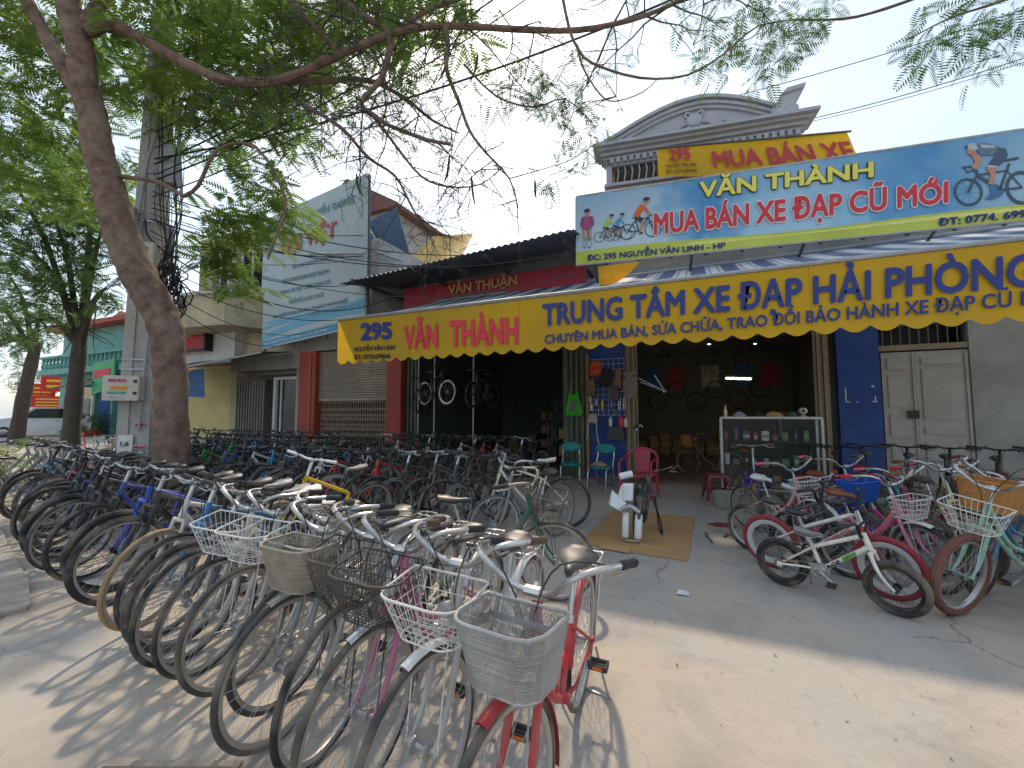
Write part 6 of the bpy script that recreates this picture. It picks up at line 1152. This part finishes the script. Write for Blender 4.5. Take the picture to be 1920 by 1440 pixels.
# white pickup / estate car
CARW = M('white_car_paint', 'dadcdd', .22, var=.03, spec=.6); car = empty('parked_car', (-41.0, 13.4, 0), R_(-105), 'white estate car parked far left behind the trees', 'car')
prof = [(-2.3, .35), (-2.38, .8), (-2.3, 1.12), (-2.1, 1.8), (-1.6, 1.96), (.3, 1.95), (1.05, 1.28), (2.15, 1.12), (2.38, .85), (2.35, .35)]
MB().loft([[(x, y * (1 if z < 1.1 else .86), z) for x, z in prof] for y in (-.92, -.9, .9, .92)]).build('body', CARW, car)
for s in (-1, 1):
    MB().prism([(-2.1, 1.22), (-1.95, 1.7), (-1.5, 1.84), (.2, 1.83), (.82, 1.24)], .02, Matrix.Translation((0, s * .86 - .01 + s * .045, 0))).build('window', GLASSD, car)
    for x in (-1.45, 1.5):
        w = MB().ring(.27, [(.07, -.1), (.07, .1), (-.07, .1), (-.07, -.1)], 20, c=(x, s * .84, .34)).build('tyre', TYRE, car); MB().lathe([(.2, -.02), (.05, .03)], 14, mat=Matrix.Translation((x, s * .9, .34)) @ Matrix.Rotation(R_(-90 * s), 4, 'X')).build('rim', ALU, w)
    for x in (-.9, .1): MB().box(x, x + .18, s * .925 - .01, s * .925 + .01, 1.02, 1.05).build('door_handle', CHROME, car)
    MB().box(-2.37, -2.3, s * .7 - .12, s * .7 + .12, .85, 1.05).build('tail_lamp', REDP, car)
# plastic furniture
def stool(name, loc, mat, label, group=None, s=1., rz=0):
    o = empty(name, loc, rz, label, 'stool', group); h = .44 * s; w = .15 * s
    MB().loft([[(sx * ww, sy * ww, z) for sx, sy in ((-1, -1), (1, -1), (1, 1), (-1, 1))] for z, ww in ((h - .05, w * 1.12), (h - .045, w * 1.14), (h - .008, w * 1.08), (h, w * .98))]).build('seat', mat, o)
    for sx in (-1, 1):
        for sy in (-1, 1): MB().loft([[(sx * w * a + dx, sy * w * a + dy, z) for dx, dy in ((-.02, -.02), (.02, -.02), (.02, .02), (-.02, .02))] for z, a in ((0, 1.35), (h - .05, .98))]).build('leg', mat, o)
    for sx in (-1, 1): MB().box(sx * w * 1.15 - .008, sx * w * 1.15 + .008, -w * 1.1, w * 1.1, h * .3, h * .4).build('stretcher', mat, o); 
    for sy in (-1, 1): MB().box(-w * 1.1, w * 1.1, sy * w * 1.15 - .008, sy * w * 1.15 + .008, h * .3, h * .4).build('stretcher', mat, o)
    return o
MAROON = M('maroon_plastic', '7d1d28', .42, var=.12, dust=.15); REDPL = M('red_plastic', 'cf3a33', .45, var=.1)
stool('plastic_stool', (.2, 8.45, 0), MAROON, 'dark maroon plastic stool beside the grey basket', rz=.2)
for i, x in enumerate(((-20.2, 9.0), (-19.5, 9.4), (-23.2, 8.6))): stool('plastic_stool', (x[0], x[1], 0), REDPL, f'red plastic stool on the pavement beyond the trees, {ORD[i]} of three', 'red stools down the street', 1.6)
CRIM = M('crimson_plastic', 'b0263e', .4, var=.12, scale=5, dust=.25)
def armchair():
    o = empty('plastic_armchair', (-1.1, 8.2, 0), R_(-8), 'crimson plastic armchair standing before the beige folded gate', 'chair'); w = .27
    MB().loft([[(sx * ww, sy * ww * .92, z) for sx, sy in ((-1, -1), (-.5, -1.06), (.5, -1.06), (1, -1), (1, 1), (-1, 1))] for z, ww in ((.37, w), (.38, w * 1.03), (.41, w * 1.02), (.415, w * .96))]).build('seat', CRIM, o)
    for sx in (-1, 1):
        for sy in (-1, 1): MB().loft([[(sx * (w + .02 * (1 - z / .4)) + dx * sx, sy * w * .95 + dy, z) for dx, dy in ((-.035, -.03), (.012, -.03), (.012, .03), (-.035, .03))] for z in (0, .40)]).build('leg', CRIM, o)
        MB().loft([[(sx * (w + .015) + dx, -w * .9 + y, z + dz) for dx, dz in ((-.02, -.012), (.02, -.012), (.02, .012), (-.02, .012))] for y, z in ((0, .40), (-.01, .6), (.08, .655), (.3, .67), (.5, .72))]).build('arm', CRIM, o)
    n = 12; A = [(w * 1.05 * math.cos(a), .24 + .07 * math.sin(a), .66 + .19 * math.sin(a)) for a in [math.pi * i / n for i in range(n + 1)]]
    MB().tube(A, .025, 6).build('back_rail', CRIM, o, None, True)
    g = MB(); cols_ = [[(x * (.12 + .03 * z_), .235 + .06 * z_, .41 + .40 * z_) for x in (-1, -.5, 0, .5, 1)] for z_ in (0, .25, .5, .75, 1.03)]
    for i in range(4):
        for j in range(4): g.face(cols_[i][j], cols_[i][j + 1], cols_[i + 1][j + 1], cols_[i + 1][j]); g.face(*[(p[0], p[1] + .01, p[2]) for p in (cols_[i][j], cols_[i + 1][j], cols_[i + 1][j + 1], cols_[i][j + 1])])
    g.build('back_panel', CRIM, o, None, True)
    for s in (-1, 1): MB().tube([(s * w, .24, .41), (s * w * 1.05, .25, .66)], .022, 6).build('back_post', CRIM, o)
armchair()
TEALV = M('teal_vinyl', '12817f', .45, var=.1, scale=5)
for i, (x, y, rz) in enumerate(((-2.55, 8.75, 12), (-1.85, 8.5, -14))):
    o = empty('steel_chair', (x, y, 0), R_(rz), f'teal padded chair with chrome legs, {"left" if i == 0 else "right"} one of the pair before the folded green gate', 'chair', 'pair of teal chairs')
    MB().loft([[(.21 * s * math.cos(a), -.02 + .20 * s * math.sin(a), z) for a in [k * math.pi / 8 for k in range(16)]] for z, s in ((.43, .92), (.44, 1), (.465, 1), (.48, .9))]).build('seat', TEALV, o, None, True)
    MB().loft([[(.215 * s * math.cos(a), .22 + .03 * abs(math.cos(a)) * -1 + d_, .80 + .095 * s * math.sin(a) + .02 * math.cos(a) ** 2 * 0) for a in [k * math.pi / 8 for k in range(16)]] for d_, s in ((-.02, .9), (-.012, 1), (.012, 1), (.02, .9))]).build('backrest', TEALV, o, None, True)
    for s in (-1, 1):
        MB().tube(smoothpath([(s * .2, -.24, 0), (s * .19, -.17, .42), (s * .185, .1, .44)], 3), .011, 6).build('leg', CHROME, o, None, True); MB().tube(smoothpath([(s * .2, .26, 0), (s * .185, .12, .42), (s * .175, .2, .65), (s * .165, .215, .82)], 3), .011, 6).build('leg', CHROME, o, None, True)
# cloth and jar on the right teal chair, rag heap below
CLO = M('grey_cloth', '6d6a72', .95, var=.25, scale=14, bump=.5)
def heap(name, loc, rx, ry, h, mat, label, cat, seed):
    r = random.Random(seed); b = MB(); S = []
    for j, (t, q) in enumerate(((0, 1), (.3, .98), (.65, .75), (.9, .4), (1, .1))): S.append([(rx * q * math.cos(a) * (1 + r.uniform(-.16, .16)), ry * q * math.sin(a) * (1 + r.uniform(-.16, .16)), h * t * (1 + r.uniform(-.2, .2)) if j else 0) for a in [k * math.pi / 10 for k in range(20)]])
    b.loft(S); o = b.build(name, mat, None, None, True); o.location = loc; return tag(o, label, cat)
heap('rag_heap', (-1.75, 9.2, 0), .32, .16, .2, CLO, 'grey rag heap on the ground below the right teal chair', 'rag', 2); heap('rag', (-1.9, 8.5, .482), .15, .11, .07, M('buff_cloth', '9c8a70', .95, var=.2), 'buff cloth lying on the right teal chair', 'cloth', 5); heap('rag', (.21, 6.5, 0), .17, .09, .035, M('red_rag', '7a3a38', .95, var=.3, scale=20, bump=.4), 'crumpled dark red rag on the floor right of the cardboard', 'rag', 9)
# cardboard sheet, tools
CARD = M('brown_cardboard', 'b08a5c', .9, var=.1, scale=2.5, bump=.12, bscale=20); cb = empty('cardboard_sheet', (-.8, 5.85, 0), 0, 'flattened brown cardboard sheet on the floor under the wrapped bicycle', 'cardboard')
MB().loft([[(-.56, -.9, z), (.1, -1.02, z), (.62, -1.06, z), (.66, .98, z), (.08, 1.0, z), (-.5, .92, z)] for z in (.005, .012)]).build('sheet', CARD, cb)
MB().loft([[(-.3, -1.02, z), (.05, -1.07, z), (.03, -.95, z + .03), (-.28, -.92, z + .02)] for z in (.013, .018)]).build('torn_flap', CARD, cb); MB().loft([[(.1, -.75, z), (.36, -.86, z), (.36, -.84, z + .02), (.12, -.72, z + .02)] for z in (.013, .017)]).build('torn_flap', CARD, cb)
for y in (-.45, .35): MB().box(-.5, .6, y, y + .006, .0121, .0135).build('crease', M('card_crease', '8a6a44', .9), cb)
fl = empty('steel_file', (.03, 5.75, .0), R_(100), 'dark steel file lying on the floor by the cardboard', 'file'); MB().cbox(-.17, .1, -.013, .013, .002, .012, .003).build('blade', DKSTEEL, fl); MB().tube([(.1, 0, .014), (.2, 0, .014)], [.01, .015], 6).build('handle', DKSTEEL, fl)
pl_ = empty('pliers', (.22, 5.95, .0), R_(70), 'red-handled pliers on the floor beside the file', 'pliers'); [MB().tube(smoothpath([(0, 0, .01), (.05, s * .02, .01), (.13, s * .018, .01)], 3), .007, 5).build('handle', REDPL, pl_) for s in (-1, 1)]; MB().cbox(-.06, .01, -.012, .012, .002, .018, .004).build('jaw', DKSTEEL, pl_)
# folded bicycle wrapped in white foam on the cardboard
FOAM = M('white_foam_wrap', 'dddedb', .7, var=.06, scale=12, bump=.15, bscale=40); fb = empty('wrapped_bicycle', (-.78, 5.55, .012), R_(-78), 'part-dismantled bicycle wrapped in white foam standing on the cardboard', 'bicycle')
def m_ty(): return MB().ring(.29, [(.024 * math.cos(a), .024 * math.sin(a)) for a in [i * math.pi / 4 for i in range(8)]], 40)
for y, x, zz in ((0, .1, .32), (.13, -.28, .40)):
    w = MB().ring(.262, [(.006, -.012), (.006, .012), (-.02, .006), (-.02, -.006)], 40).build('wheel', RIM_BLACK, fb, Matrix.Translation((x, y, zz)) @ Matrix.Rotation(R_(-6), 4, 'X'), True); link_mesh('tyre', cached('wt', m_ty), TYRE, w); link_mesh('spokes', cached(('spk', 'kids20', 'spokes'), lambda: m_spokes('kids20')), ALU, w)
MB().tube([(-.35, .06, .42), (.0, .05, .62), (.3, -.04, .6), (.35, -.05, .1)], .017, 8).build('frame', paint('202225'), fb, None, True)
for (a, c, r) in (((.36, -.16, .06), (.33, -.14, .34), .04), ((.40, -.02, .06), (.36, .0, .33), .042), ((.22, -.2, .44), (.2, -.13, .62), .055), ((.0, -.2, .70), (-.02, -.04, .74), .045)): MB().tube([a, tuple((Vector(a) * .95 + Vector(c) * .05)), tuple((Vector(a) * .05 + Vector(c) * .95)), c], [r * .8, r, r, r * .8], 10).build('foam_wrap', FOAM, fb, None, True)
MB().cbox(.22, .32, -.17, -.05, .46, .66, .015).build('foam_block', FOAM, fb); MB().loft([[(.30, -.32, .40), (.34, -.18, .34), (.32, -.14, .44), (.26, -.3, .56)], [(.24, -.34, .42), (.26, -.18, .36), (.26, -.15, .46), (.22, -.3, .57)]]).build('foam_bag', FOAM, fb)
MB().tube(smoothpath([(.36, -.2, .36), (.40, -.1, .42), (.40, .0, .36)], 3), .03, 8).build('fork_crown', ALU, fb, None, True); MB().tube([(.38, -.16, .03), (.38, .0, .03)], .008, 6).build('axle_rod', ALU, fb)
MB().tube(smoothpath([(-.35, .26, .44), (-.32, .28, .2), (-.3, .3, .02), (-.02, .3, .02), (-.06, .28, .2), (-.1, .2, .44)], 3), .011, 6).build('stand', BLACK, fb, None, True); MB().tube([(-.2, .05, .44), (-.2, .3, .46)], .02, 6).build('hub_axle', DKSTEEL, fb)
# grey plastic basket on the floor
PLB = M('grey_translucent_plastic', 'a6a79c', .5, var=.12, dust=.3, trans=.25); bk = empty('plastic_basket', (.33, 7.75, 0), R_(-15), 'empty grey plastic basket on the floor by the stool', 'basket')
def ov(z, s, k=20): return [(.21 * s * math.copysign(abs(math.cos(a)) ** .6, math.cos(a)), .15 * s * math.copysign(abs(math.sin(a)) ** .6, math.sin(a)), z) for a in [i * 2 * math.pi / k for i in range(k)]]
MB().loft([ov(.01, .80), ov(.12, .9), ov(.24, 1.0)], False).loft([ov(.24, .97), ov(.12, .87), ov(.02, .77)], False).face(*ov(.012, .79)).build('tub', PLB, bk, None, True); MB().tube(ov(.245, 1.01), .009, 6, closed=True).build('rim', PLB, bk, None, True); MB().tube([(0, -.155, .16), (0, -.165, .22)], .012, 6).build('clasp', PLB, bk)
# ---------------------------------------------------------------- pegboard of spare parts on the blue pier
gr = empty('wire_grid_rack', (-2.02, 9.9, 0), 0, 'white wire grid on the blue pier hung with spare parts', 'rack')
for i in range(8): MB().tube([(-.42 + i * .12, -.03, 1.45), (-.42 + i * .12, -.03, 2.78)], .004, 4).build('wire', WBASK, gr)
for i in range(12): MB().tube([(-.43, -.034, 1.47 + i * .118), (.43, -.034, 1.47 + i * .118)], .004, 4).build('wire', WBASK, gr)
MB().box(-.46, -.4, -.06, -.02, .2, 2.9).build('wooden_batten', M('raw_timber', '9a7a52', .8, var=.2), gr)
def hung(nm, x, z, bfn, mat, label, cat='spare part', y=-.06): o = empty(nm, (-2.02 + x, 9.9 + y, z), 0, label, cat); bfn(o, mat); return o
def f_bar(o, m, pts=((0, 0, 0), (.02, -.02, -.2), (.0, 0, -.4)), r=.013): MB().tube(smoothpath(pts, 4), r, 6).build('bar', m, o, None, True); MB().tube([pts[0], (pts[0][0], pts[0][1] + .03, pts[0][2] + .03)], .006, 4).build('hook', DKSTEEL, o)
def f_cyl(o, m, r=.035, h=.17): MB().lathe([(r * .8, -h), (r, -h + .01), (r, -.03), (r * .5, -.01), (r * .5, .01)], 10).build('body', m, o, None, True); MB().tube([(0, 0, .01), (0, .03, .04)], .005, 4).build('hook', DKSTEEL, o)
def f_bag(o, m, w=.14, h=.3): MB().loft([[(-w * .4, .02, 0), (w * .4, .02, 0), (w * .4, -.03, 0), (-w * .4, -.03, 0)], [(-w * .55, .03, -h * .5), (w * .55, .03, -h * .5), (w * .5, -.07, -h * .5), (-w * .5, -.07, -h * .5)], [(-w * .6, .02, -h), (w * .5, .02, -h * 1.05), (w * .5, -.05, -h), (-w * .55, -.05, -h * .95)]]).build('pouch', m, o, None, True); MB().tube([(0, 0, 0), (0, .02, .05)], .005, 4).build('hook', DKSTEEL, o)
for i, (x, z, fn, m, lbl) in enumerate((
    (-.22, 2.72, lambda o, m: f_bag(o, m, .26, .34), M('orange_cloth', 'c2482a', .8, var=.2), 'orange cloth hanging at the top of the parts rack'), (.0, 2.55, lambda o, m: f_bag(o, m, .3, .4), M('black_cloth', '2a2a2c', .9, var=.2), 'black bundle hanging high on the parts rack'),
    (.3, 2.5, lambda o, m: f_bag(o, m, .14, .42), M('tan_leather', '8a6a48', .8, var=.2), 'tan saddle bag hanging on the parts rack'), (-.34, 2.3, lambda o, m: f_bag(o, m, .2, .36), M('brown_card', '7d624a', .9, var=.2), 'brown package on the left of the parts rack'),
    (-.36, 1.92, f_cyl, ALU, 'upper left silver bottle on the parts rack'), (-.22, 1.86, f_cyl, ALU, 'upper right silver bottle on the parts rack'), (-.34, 1.74, f_cyl, WBASK, 'lower pale bottle on the parts rack'), (-.08, 1.82, lambda o, m: f_cyl(o, m, .025, .22), M('yellow_tool', 'd8b02a', .5), 'yellow spray tin hanging on the parts rack'),
    (.12, 2.05, lambda o, m: f_bar(o, m), ALU, 'straight silver seat post on the parts rack'), (.36, 2.0, lambda o, m: (f_bar(o, m, ((-.07, 0, -.4), (-.07, 0, -.05), (0, 0, 0), (.07, 0, -.05), (.07, 0, -.4)), .011), MB().tube([(-.035, 0, -.4), (-.035, 0, -.08), (0, 0, -.05), (.035, 0, -.08), (.035, 0, -.4)], .009, 6).build('inner_loop', m, o)), CHROME, 'chrome hoop rack hanging on the parts rack'),
    (.2, 2.3, lambda o, m: f_bag(o, m, .2, .5), M('grey_inner_tubes', '55524e', .8, var=.2), 'grey bundle of inner tubes on the parts rack'), (-.3, 1.5, lambda o, m: f_bag(o, m, .2, .22), M('clear_bag', 'a39a90', .5, var=.2), 'clear parts bag low on the rack'),
    (-.42, 1.3, lambda o, m: f_bar(o, m, ((0, 0, 0), (.0, 0, -.2), (-.05, 0, -.42))), ALU, 'bent silver bar hanging lowest left'), (-.22, 1.32, lambda o, m: f_bar(o, m, ((0, 0, 0), (.0, 0, -.25), (.05, 0, -.55))), ALU, 'long bent bar hanging low on the rack'), (-.05, 1.3, lambda o, m: f_bar(o, m, ((0, 0, 0), (-.06, 0, -.3), (.02, 0, -.62)), .008), DKSTEEL, 'thin dark cable hanging low on the rack'),
    (.1, 1.42, lambda o, m: f_cyl(o, m, .04, .2), WBASK, 'white can hanging low on the rack'), (.34, 1.44, lambda o, m: f_cyl(o, m, .055, .24), M('red_tin', 'd03030', .4), 'red tin hanging low on the rack'), (.44, 1.4, lambda o, m: f_cyl(o, m, .045, .2), WBASK, 'white tin beside the red tin'), (.22, 1.2, lambda o, m: f_bag(o, m, .36, .3), M('dark_net', '4c4e52', .8, var=.2), 'grey net hanging below the tins'),
    (.28, 1.55, lambda o, m: f_bar(o, m, ((0, 0, 0), (-.12, -.02, -.06), (-.22, -.02, -.2))), ALU, 'curved silver bar over the tins'))): hung('spare_part', x, z, fn, m, lbl)
gbag = empty('plastic_bag', (-2.76, 9.8, 1.45), 0, 'bright green plastic bag hanging on the green folded gate', 'bag'); GPL = M('green_plastic_film', '3fbf2a', .4, var=.12, scale=9, bump=.3, bscale=20, trans=.35)
MB().loft([[(w * math.cos(a) * (1 + .06 * math.sin(5 * a)), -.05 + d_ * math.sin(a), z) for a in [k * math.pi / 8 for k in range(16)]] for z, w, d_ in ((0, .20, .06), (.1, .22, .09), (.3, .17, .08), (.42, .13, .05), (.5, .13, .03))]).build('sack', GPL, gbag, None, True)
for s in (-1, 1): MB().loft([[(s * .1 - .03, -.05, .49), (s * .1 + .03, -.05, .49), (s * .1 + .03, -.04, .49), (s * .1 - .03, -.04, .49)], [(s * .06 - .015, -.03, .62), (s * .06 + .015, -.03, .62), (s * .06 + .015, -.02, .62), (s * .06 - .015, -.02, .62)]]).build('handle', GPL, gbag)
MB().loft([[(-.09, -.15, .12), (.06, -.15, .12), (.1, -.15, .34), (-.02, -.15, .38)], [(-.09, -.13, .12), (.06, -.13, .12), (.1, -.13, .34), (-.02, -.13, .38)]]).build('dark_contents', CLO, gbag)
pb = empty('plastic_film_bundle', (-1.45, 9.82, 1.85), 0, 'crumpled clear plastic bundle tied to the beige folded gate', 'bundle'); MB().loft([[(w * math.cos(a) * (1 + RND.uniform(-.15, .15)), -.06 + .07 * math.sin(a) * (1 + RND.uniform(-.2, .2)), z) for a in [k * math.pi / 7 for k in range(14)]] for z, w in ((0, .09), (.15, .16), (.35, .17), (.5, .14), (.6, .15))]).build('film', M('clear_film', '9a948a', .35, var=.25, scale=16, bump=.6, trans=.3), pb); MB().tube([(-.14, -.1, .45), (.14, -.12, .5)], .012, 5).build('tie', BLACK, pb)
kr = empty('pedal_bunch', (-1.3, 9.8, 1.2), 0, 'bunch of small black and white pedals hanging on the beige gate', 'pedals'); [MB().cbox(-.03, .03, -.02, .02, -.02, .02, .005, Matrix.Translation((RND.uniform(-.13, .13), -.06, RND.uniform(-.06, .06))) @ Matrix.Rotation(RND.uniform(0, 3), 4, 'Y')).build('pedal', (RUB, WBASK)[i % 2], kr) for i in range(11)]; MB().tube([(0, -.05, .05), (.02, -.03, .55)], .006, 4).build('cord', BLACK, kr)
ff = empty('bare_frameset', (-.98, 9.7, 1.98), 0, 'bare silver bicycle frame triangle hung in the right bay opening', 'frame'); [MB().tube(q, .014, 6).build('tube', ALU, ff) for q in ([(-.28, 0, .3), (.26, -.05, 0)], [(-.25, .06, .22), (.26, -.05, 0)], [(.05, 0, .36), (.26, -.05, 0)])]; MB().tube([(-.28, 0, .3), (-.28, .0, 1.1)], .004, 4).build('hanging_cord', BLACK, ff); MB().tube([(.24, -.08, 0), (.28, -.02, 0)], .03, 8).build('bottom_bracket', ALU, ff)
# hanging poles in the left bay
for i, (px, py) in enumerate(((785, 700), (815, 700), (888, 700))):
    x = ((-7.186, 9.75, 2.625), (-6.655, 9.75, 2.604), (-5.441, 9.75, 2.557))[i][0]; MB().tube([(x, 9.75, .06), (x, 9.75, 3.65)], .02, 8).build('steel_post', GALV, None, None, True, label=f'thin pale steel post in the left bay, {["left", "middle", "right"][i]} of three', cat='post', group='posts in the left bay')
# glass cabinet with odds and ends
cbn = empty('display_cabinet', (1.15, 9.55, 0), 0, 'glass display cabinet with white metal frame by the right bay', 'cabinet'); WF = M('white_aluminium', 'c9cac8', .45, .3, var=.08, dust=.2); x0, x1, y0, y1, zt = -.82, .82, -.22, .22, 1.42
for x in (x0, x1):
    for y in (y0, y1): MB().box(x - .018, x + .018, y - .018, y + .018, 0, zt).build('post', WF, cbn)
for z in (.08, zt):
    for y in (y0, y1): MB().box(x0 + .019, x1 - .019, y - .016, y + .016, z - .016, z + .016).build('rail', WF, cbn)
    for x in (x0, x1): MB().box(x - .016, x + .016, y0 + .019, y1 - .019, z - .016, z + .016).build('rail', WF, cbn)
gm = bpy.data.materials.new('clear_glass'); gm.use_nodes = True; gp = gm.node_tree.nodes['Principled BSDF']; gp.inputs['Alpha'].default_value = .10; gp.inputs['Roughness'].default_value = .03; gp.inputs['Specular IOR Level'].default_value = .3; gp.inputs['Base Color'].default_value = (.2, .24, .24, 1)
for z in (.5, .98): MB().box(x0 + .02, x1 - .02, y0 + .02, y1 - .02, z, z + .008).build('glass_shelf', gm, cbn)
MB().box(x0 + .02, x1 - .02, y0 - .004, y0, .1, zt - .017).build('glass_front', gm, cbn); MB().box(x0, x1, y0, y1, zt + .017, zt + .025).build('top_panel', WF, cbn)
r5 = random.Random(5); pal = [BLACK, ALU, REDPL, M('box_blue', '3a5a9a', .5), M('box_green', '4a8a5a', .5), CARD, DKSTEEL, WF]
for z in (.1, .51, .99):
    for i in range(9):
        w, h = r5.uniform(.05, .13), r5.uniform(.08, .24); x = 1.15 - .72 + i * .165; nm = empty('boxed_part', (x, 9.55 + r5.uniform(-.05, .08), z), r5.uniform(-.2, .2), f'{ORD[i]} small carton from the left on the {["bottom", "middle", "top"][[.1, .51, .99].index(z)]} cabinet shelf', 'carton', 'cartons in the glass cabinet'); MB().cbox(-w / 2, w / 2, -.05, .05, 0, h, .006).build('carton', pal[r5.randrange(8)], nm); MB().box(-w / 2 + .008, w / 2 - .008, -.0515, -.05, h * .3, h * .6).build('print_band', pal[r5.randrange(8)], nm)
def tops(nm, x, lbl, cat, fn): o = empty(nm, (x, 9.52, zt + .026), 0, lbl, cat); fn(o)
tops('spray_bottle', .42, 'slim pale bottle at the left end of the cabinet top', 'bottle', lambda o: (MB().lathe([(.03, 0), (.032, .12), (.015, .16), (.012, .22)], 10).build('bottle', M('cream_plastic', 'd8cfa8', .5), o, None, True), MB().lathe([(.014, .22), (.014, .25)], 8).build('cap', REDPL, o)))
tops('white_camera', 1.72, 'round white camera standing on the cabinet top', 'camera', lambda o: (MB().lathe([(.05, 0), (.055, .015), (.02, .03), (.02, .05), (.06, .07), (.075, .11), (.06, .15), (.02, .17)], 12).build('body', WF, o, None, True), MB().tube([(0, -.06, .11), (0, -.078, .11)], .028, 10).build('lens', BLACK, o)))
for i, (x, rx) in enumerate(((.66, .12), (.98, .1), (1.25, .14), (1.55, .08))): heap('tool_clutter', (x, 9.52, zt + .026), rx, .09, .09, (ALU, BLACK, CARD, DKSTEEL)[i], f'{("silver", "black", "brown", "dark")[i]} pile of odds and ends on the cabinet top', 'clutter', 30 + i)
# dim furniture and machines deeper inside the right bay
wb_ = empty('work_bench', (2.2, 13.5, .06), 0, 'dark cluttered work bench deep inside the right bay', 'bench'); MB().cbox(-.5, .5, -1.3, 1.3, .75, .8, .01).build('top', DKSTEEL, wb_); [MB().box(sx * .45 - .03, sx * .45 + .03, sy * 1.2 - .03, sy * 1.2 + .03, 0, .75).build('leg', DKSTEEL, wb_) for sx in (-1, 1) for sy in (-1, 1)]; [MB().cbox(-.3, .3, -1.1 + i * .5, -.75 + i * .5, .81, 1.1 + .2 * (i % 3), .02).build('tool_case', (BLACK, DKSTEEL, CARD)[i % 3], wb_) for i in range(5)]
for i, (x, y, h) in enumerate(((-4.2, 14.5, 2.1), (-5.4, 15.2, 1.7), (-3.8, 12.4, 1.2))): o = empty('steel_rack', (x, y, .06), 0, f'dark shelf rack in the left bay, {["tall right", "middle", "low front"][i]} one', 'shelf'); [MB().box(sx - .02, sx + .02, sy - .02, sy + .02, 0, h).build('post', DKSTEEL, o) for sx in (-.45, .45) for sy in (-.2, .2)]; [MB().box(-.47, .47, -.22, .22, z, z + .02).build('shelf', DKSTEEL, o) for z in np.arange(.2, h, .5)]; [MB().cbox(-.4 + k * .28, -.17 + k * .28, -.18, .18, z + .021, z + .3, .01).build('stored_box', (BLACK, CARD, DKSTEEL)[k % 3], o) for z in np.arange(.2, h - .3, .5) for k in range(3)]
# flip-flops and litter
for i, (x, y) in enumerate(((-1.0, 11.2), (-.7, 11.4))): o = empty('spare_wheel_frame', (x, y, .06), 1.2 * i, f'{"white fork" if i == 0 else "curved white bar"} lying on the shop floor', 'spare part'); MB().tube(smoothpath([(-.2, 0, .03), (0, .05, .05), (.15, 0, .1), (.3, .05, .16)], 3), .016, 6).build('tube', WBASK, o, None, True); MB().tube([(-.2, 0, .03), (-.1, -.14, .03)], .014, 6).build('tube', WBASK, o)
LIT_ = M('white_litter', 'd6d8d8', .8)
for i, pz in enumerate(((-5.51, 1.67, 0), (-5.04, 3.06, 0), (-0.19, 3.92, 0))): o = MB().loft([[(-.05, -.03, 0), (.05, -.035, 0), (.045, .03, 0), (-.04, .035, 0)], [(-.045, -.025, .012), (.05, -.03, .02), (.04, .03, .006), (-.03, .03, .018)]]).build('paper_scrap', LIT_, None, Matrix.Translation((pz[0], pz[1], .012)), label=f'crumpled white paper scrap on the ground, {["at the left edge", "under the front row wheels", "in the sun by the shade line"][i]}', cat='litter')
# tyres, boxes and posters filling the two bays
def mt_(): return MB().ring(.31, [(.02 * math.cos(a), .02 * math.sin(a)) for a in [i * math.pi / 3 for i in range(6)]], 28)
k = 0
for (x, y, z, rz) in [(-2.36, 11 + .55 * i, 2.3 + .35 * (i % 2), 90) for i in range(5)] + [(2.86, 11.2 + .6 * i, 2.4 + .3 * (i % 2), 90) for i in range(5)] + [(-1.6 + .7 * i, 17.45, 2.0 + .4 * (i % 2), 0) for i in range(6)] + [(-7.75, 11.2 + .6 * i, 2.3 + .3 * (i % 2), 90) for i in range(4)] + [(-6.9 + .75 * i, 16.42, 1.9 + .5 * (i % 2), 0) for i in range(5)]:
    side = ['left wall of the right bay', 'right wall of the right bay', 'back wall of the right bay', 'left wall of the left bay', 'back wall of the left bay'][0 if k < 5 else 1 if k < 10 else 2 if k < 16 else 3 if k < 20 else 4]; n0 = (0, 5, 10, 16, 20)[0 if k < 5 else 1 if k < 10 else 2 if k < 16 else 3 if k < 20 else 4]
    tag(link_mesh('hanging_tyre', cached('hung_tyre', mt_), TYRE, None, Matrix.Translation((x, y, z)) @ Matrix.Rotation(R_(rz), 4, 'Z')), f'black tyre on the {side}, {ORD[k - n0]} in line', 'tyre', 'tyres hung on the shop walls'); k += 1
r6 = random.Random(8)
for i in range(16):
    x, y = (-2.0 + .38 * (i % 8), 16.9 - .5 * (i // 8)) if i < 12 else (-6.9 + .8 * (i - 12), 15.8); o = empty('cardboard_box', (x, y, .06), r6.uniform(-.2, .2), f'cardboard box on the shop floor at the back, {ORD[i]} of the heap', 'box', 'boxes at the back of the shop'); w, h = r6.uniform(.14, .18), r6.uniform(.25, .8); MB().cbox(-w, w, -.2, .2, 0, h, .01).build('carton', CARD, o); MB().box(-w + .004, w - .004, -.203, -.2005, h * .45, h * .55).build('tape', M('packing_tape', 'b89a68', .4), o)
PST = [M('poster_blue', '4a7fb0', .6, var=.3, scale=5), M('poster_red', 'b84a44', .6, var=.3, scale=5), M('poster_cream', 'c8bfa0', .6, var=.3, scale=5)]
for i, x in enumerate((-1.8, -.9, .3, 1.4, 2.2)): MB().box(x - .3, x + .3, 17.47, 17.49, 2.5, 3.3).build('wall_poster', PST[i % 3], None, None, label=f'poster on the back wall of the right bay, {ORD[i]} from the left', cat='poster', group='posters in the right bay')
for i, (x, z) in enumerate(((-1.0, 3.0), (-.3, 3.0), (.4, 3.0), (1.1, 3.0))): o = link_mesh('hanging_tyre', cached('hung_tyre', mt_), TYRE, None, Matrix.Translation((x, 12.6 + .5 * i, z)) @ Matrix.Rotation(R_(50), 4, 'Z')); tag(o, f'tyre hanging from the ceiling of the right bay, {ORD[i]} from the left', 'tyre', 'tyres hung from the ceiling')
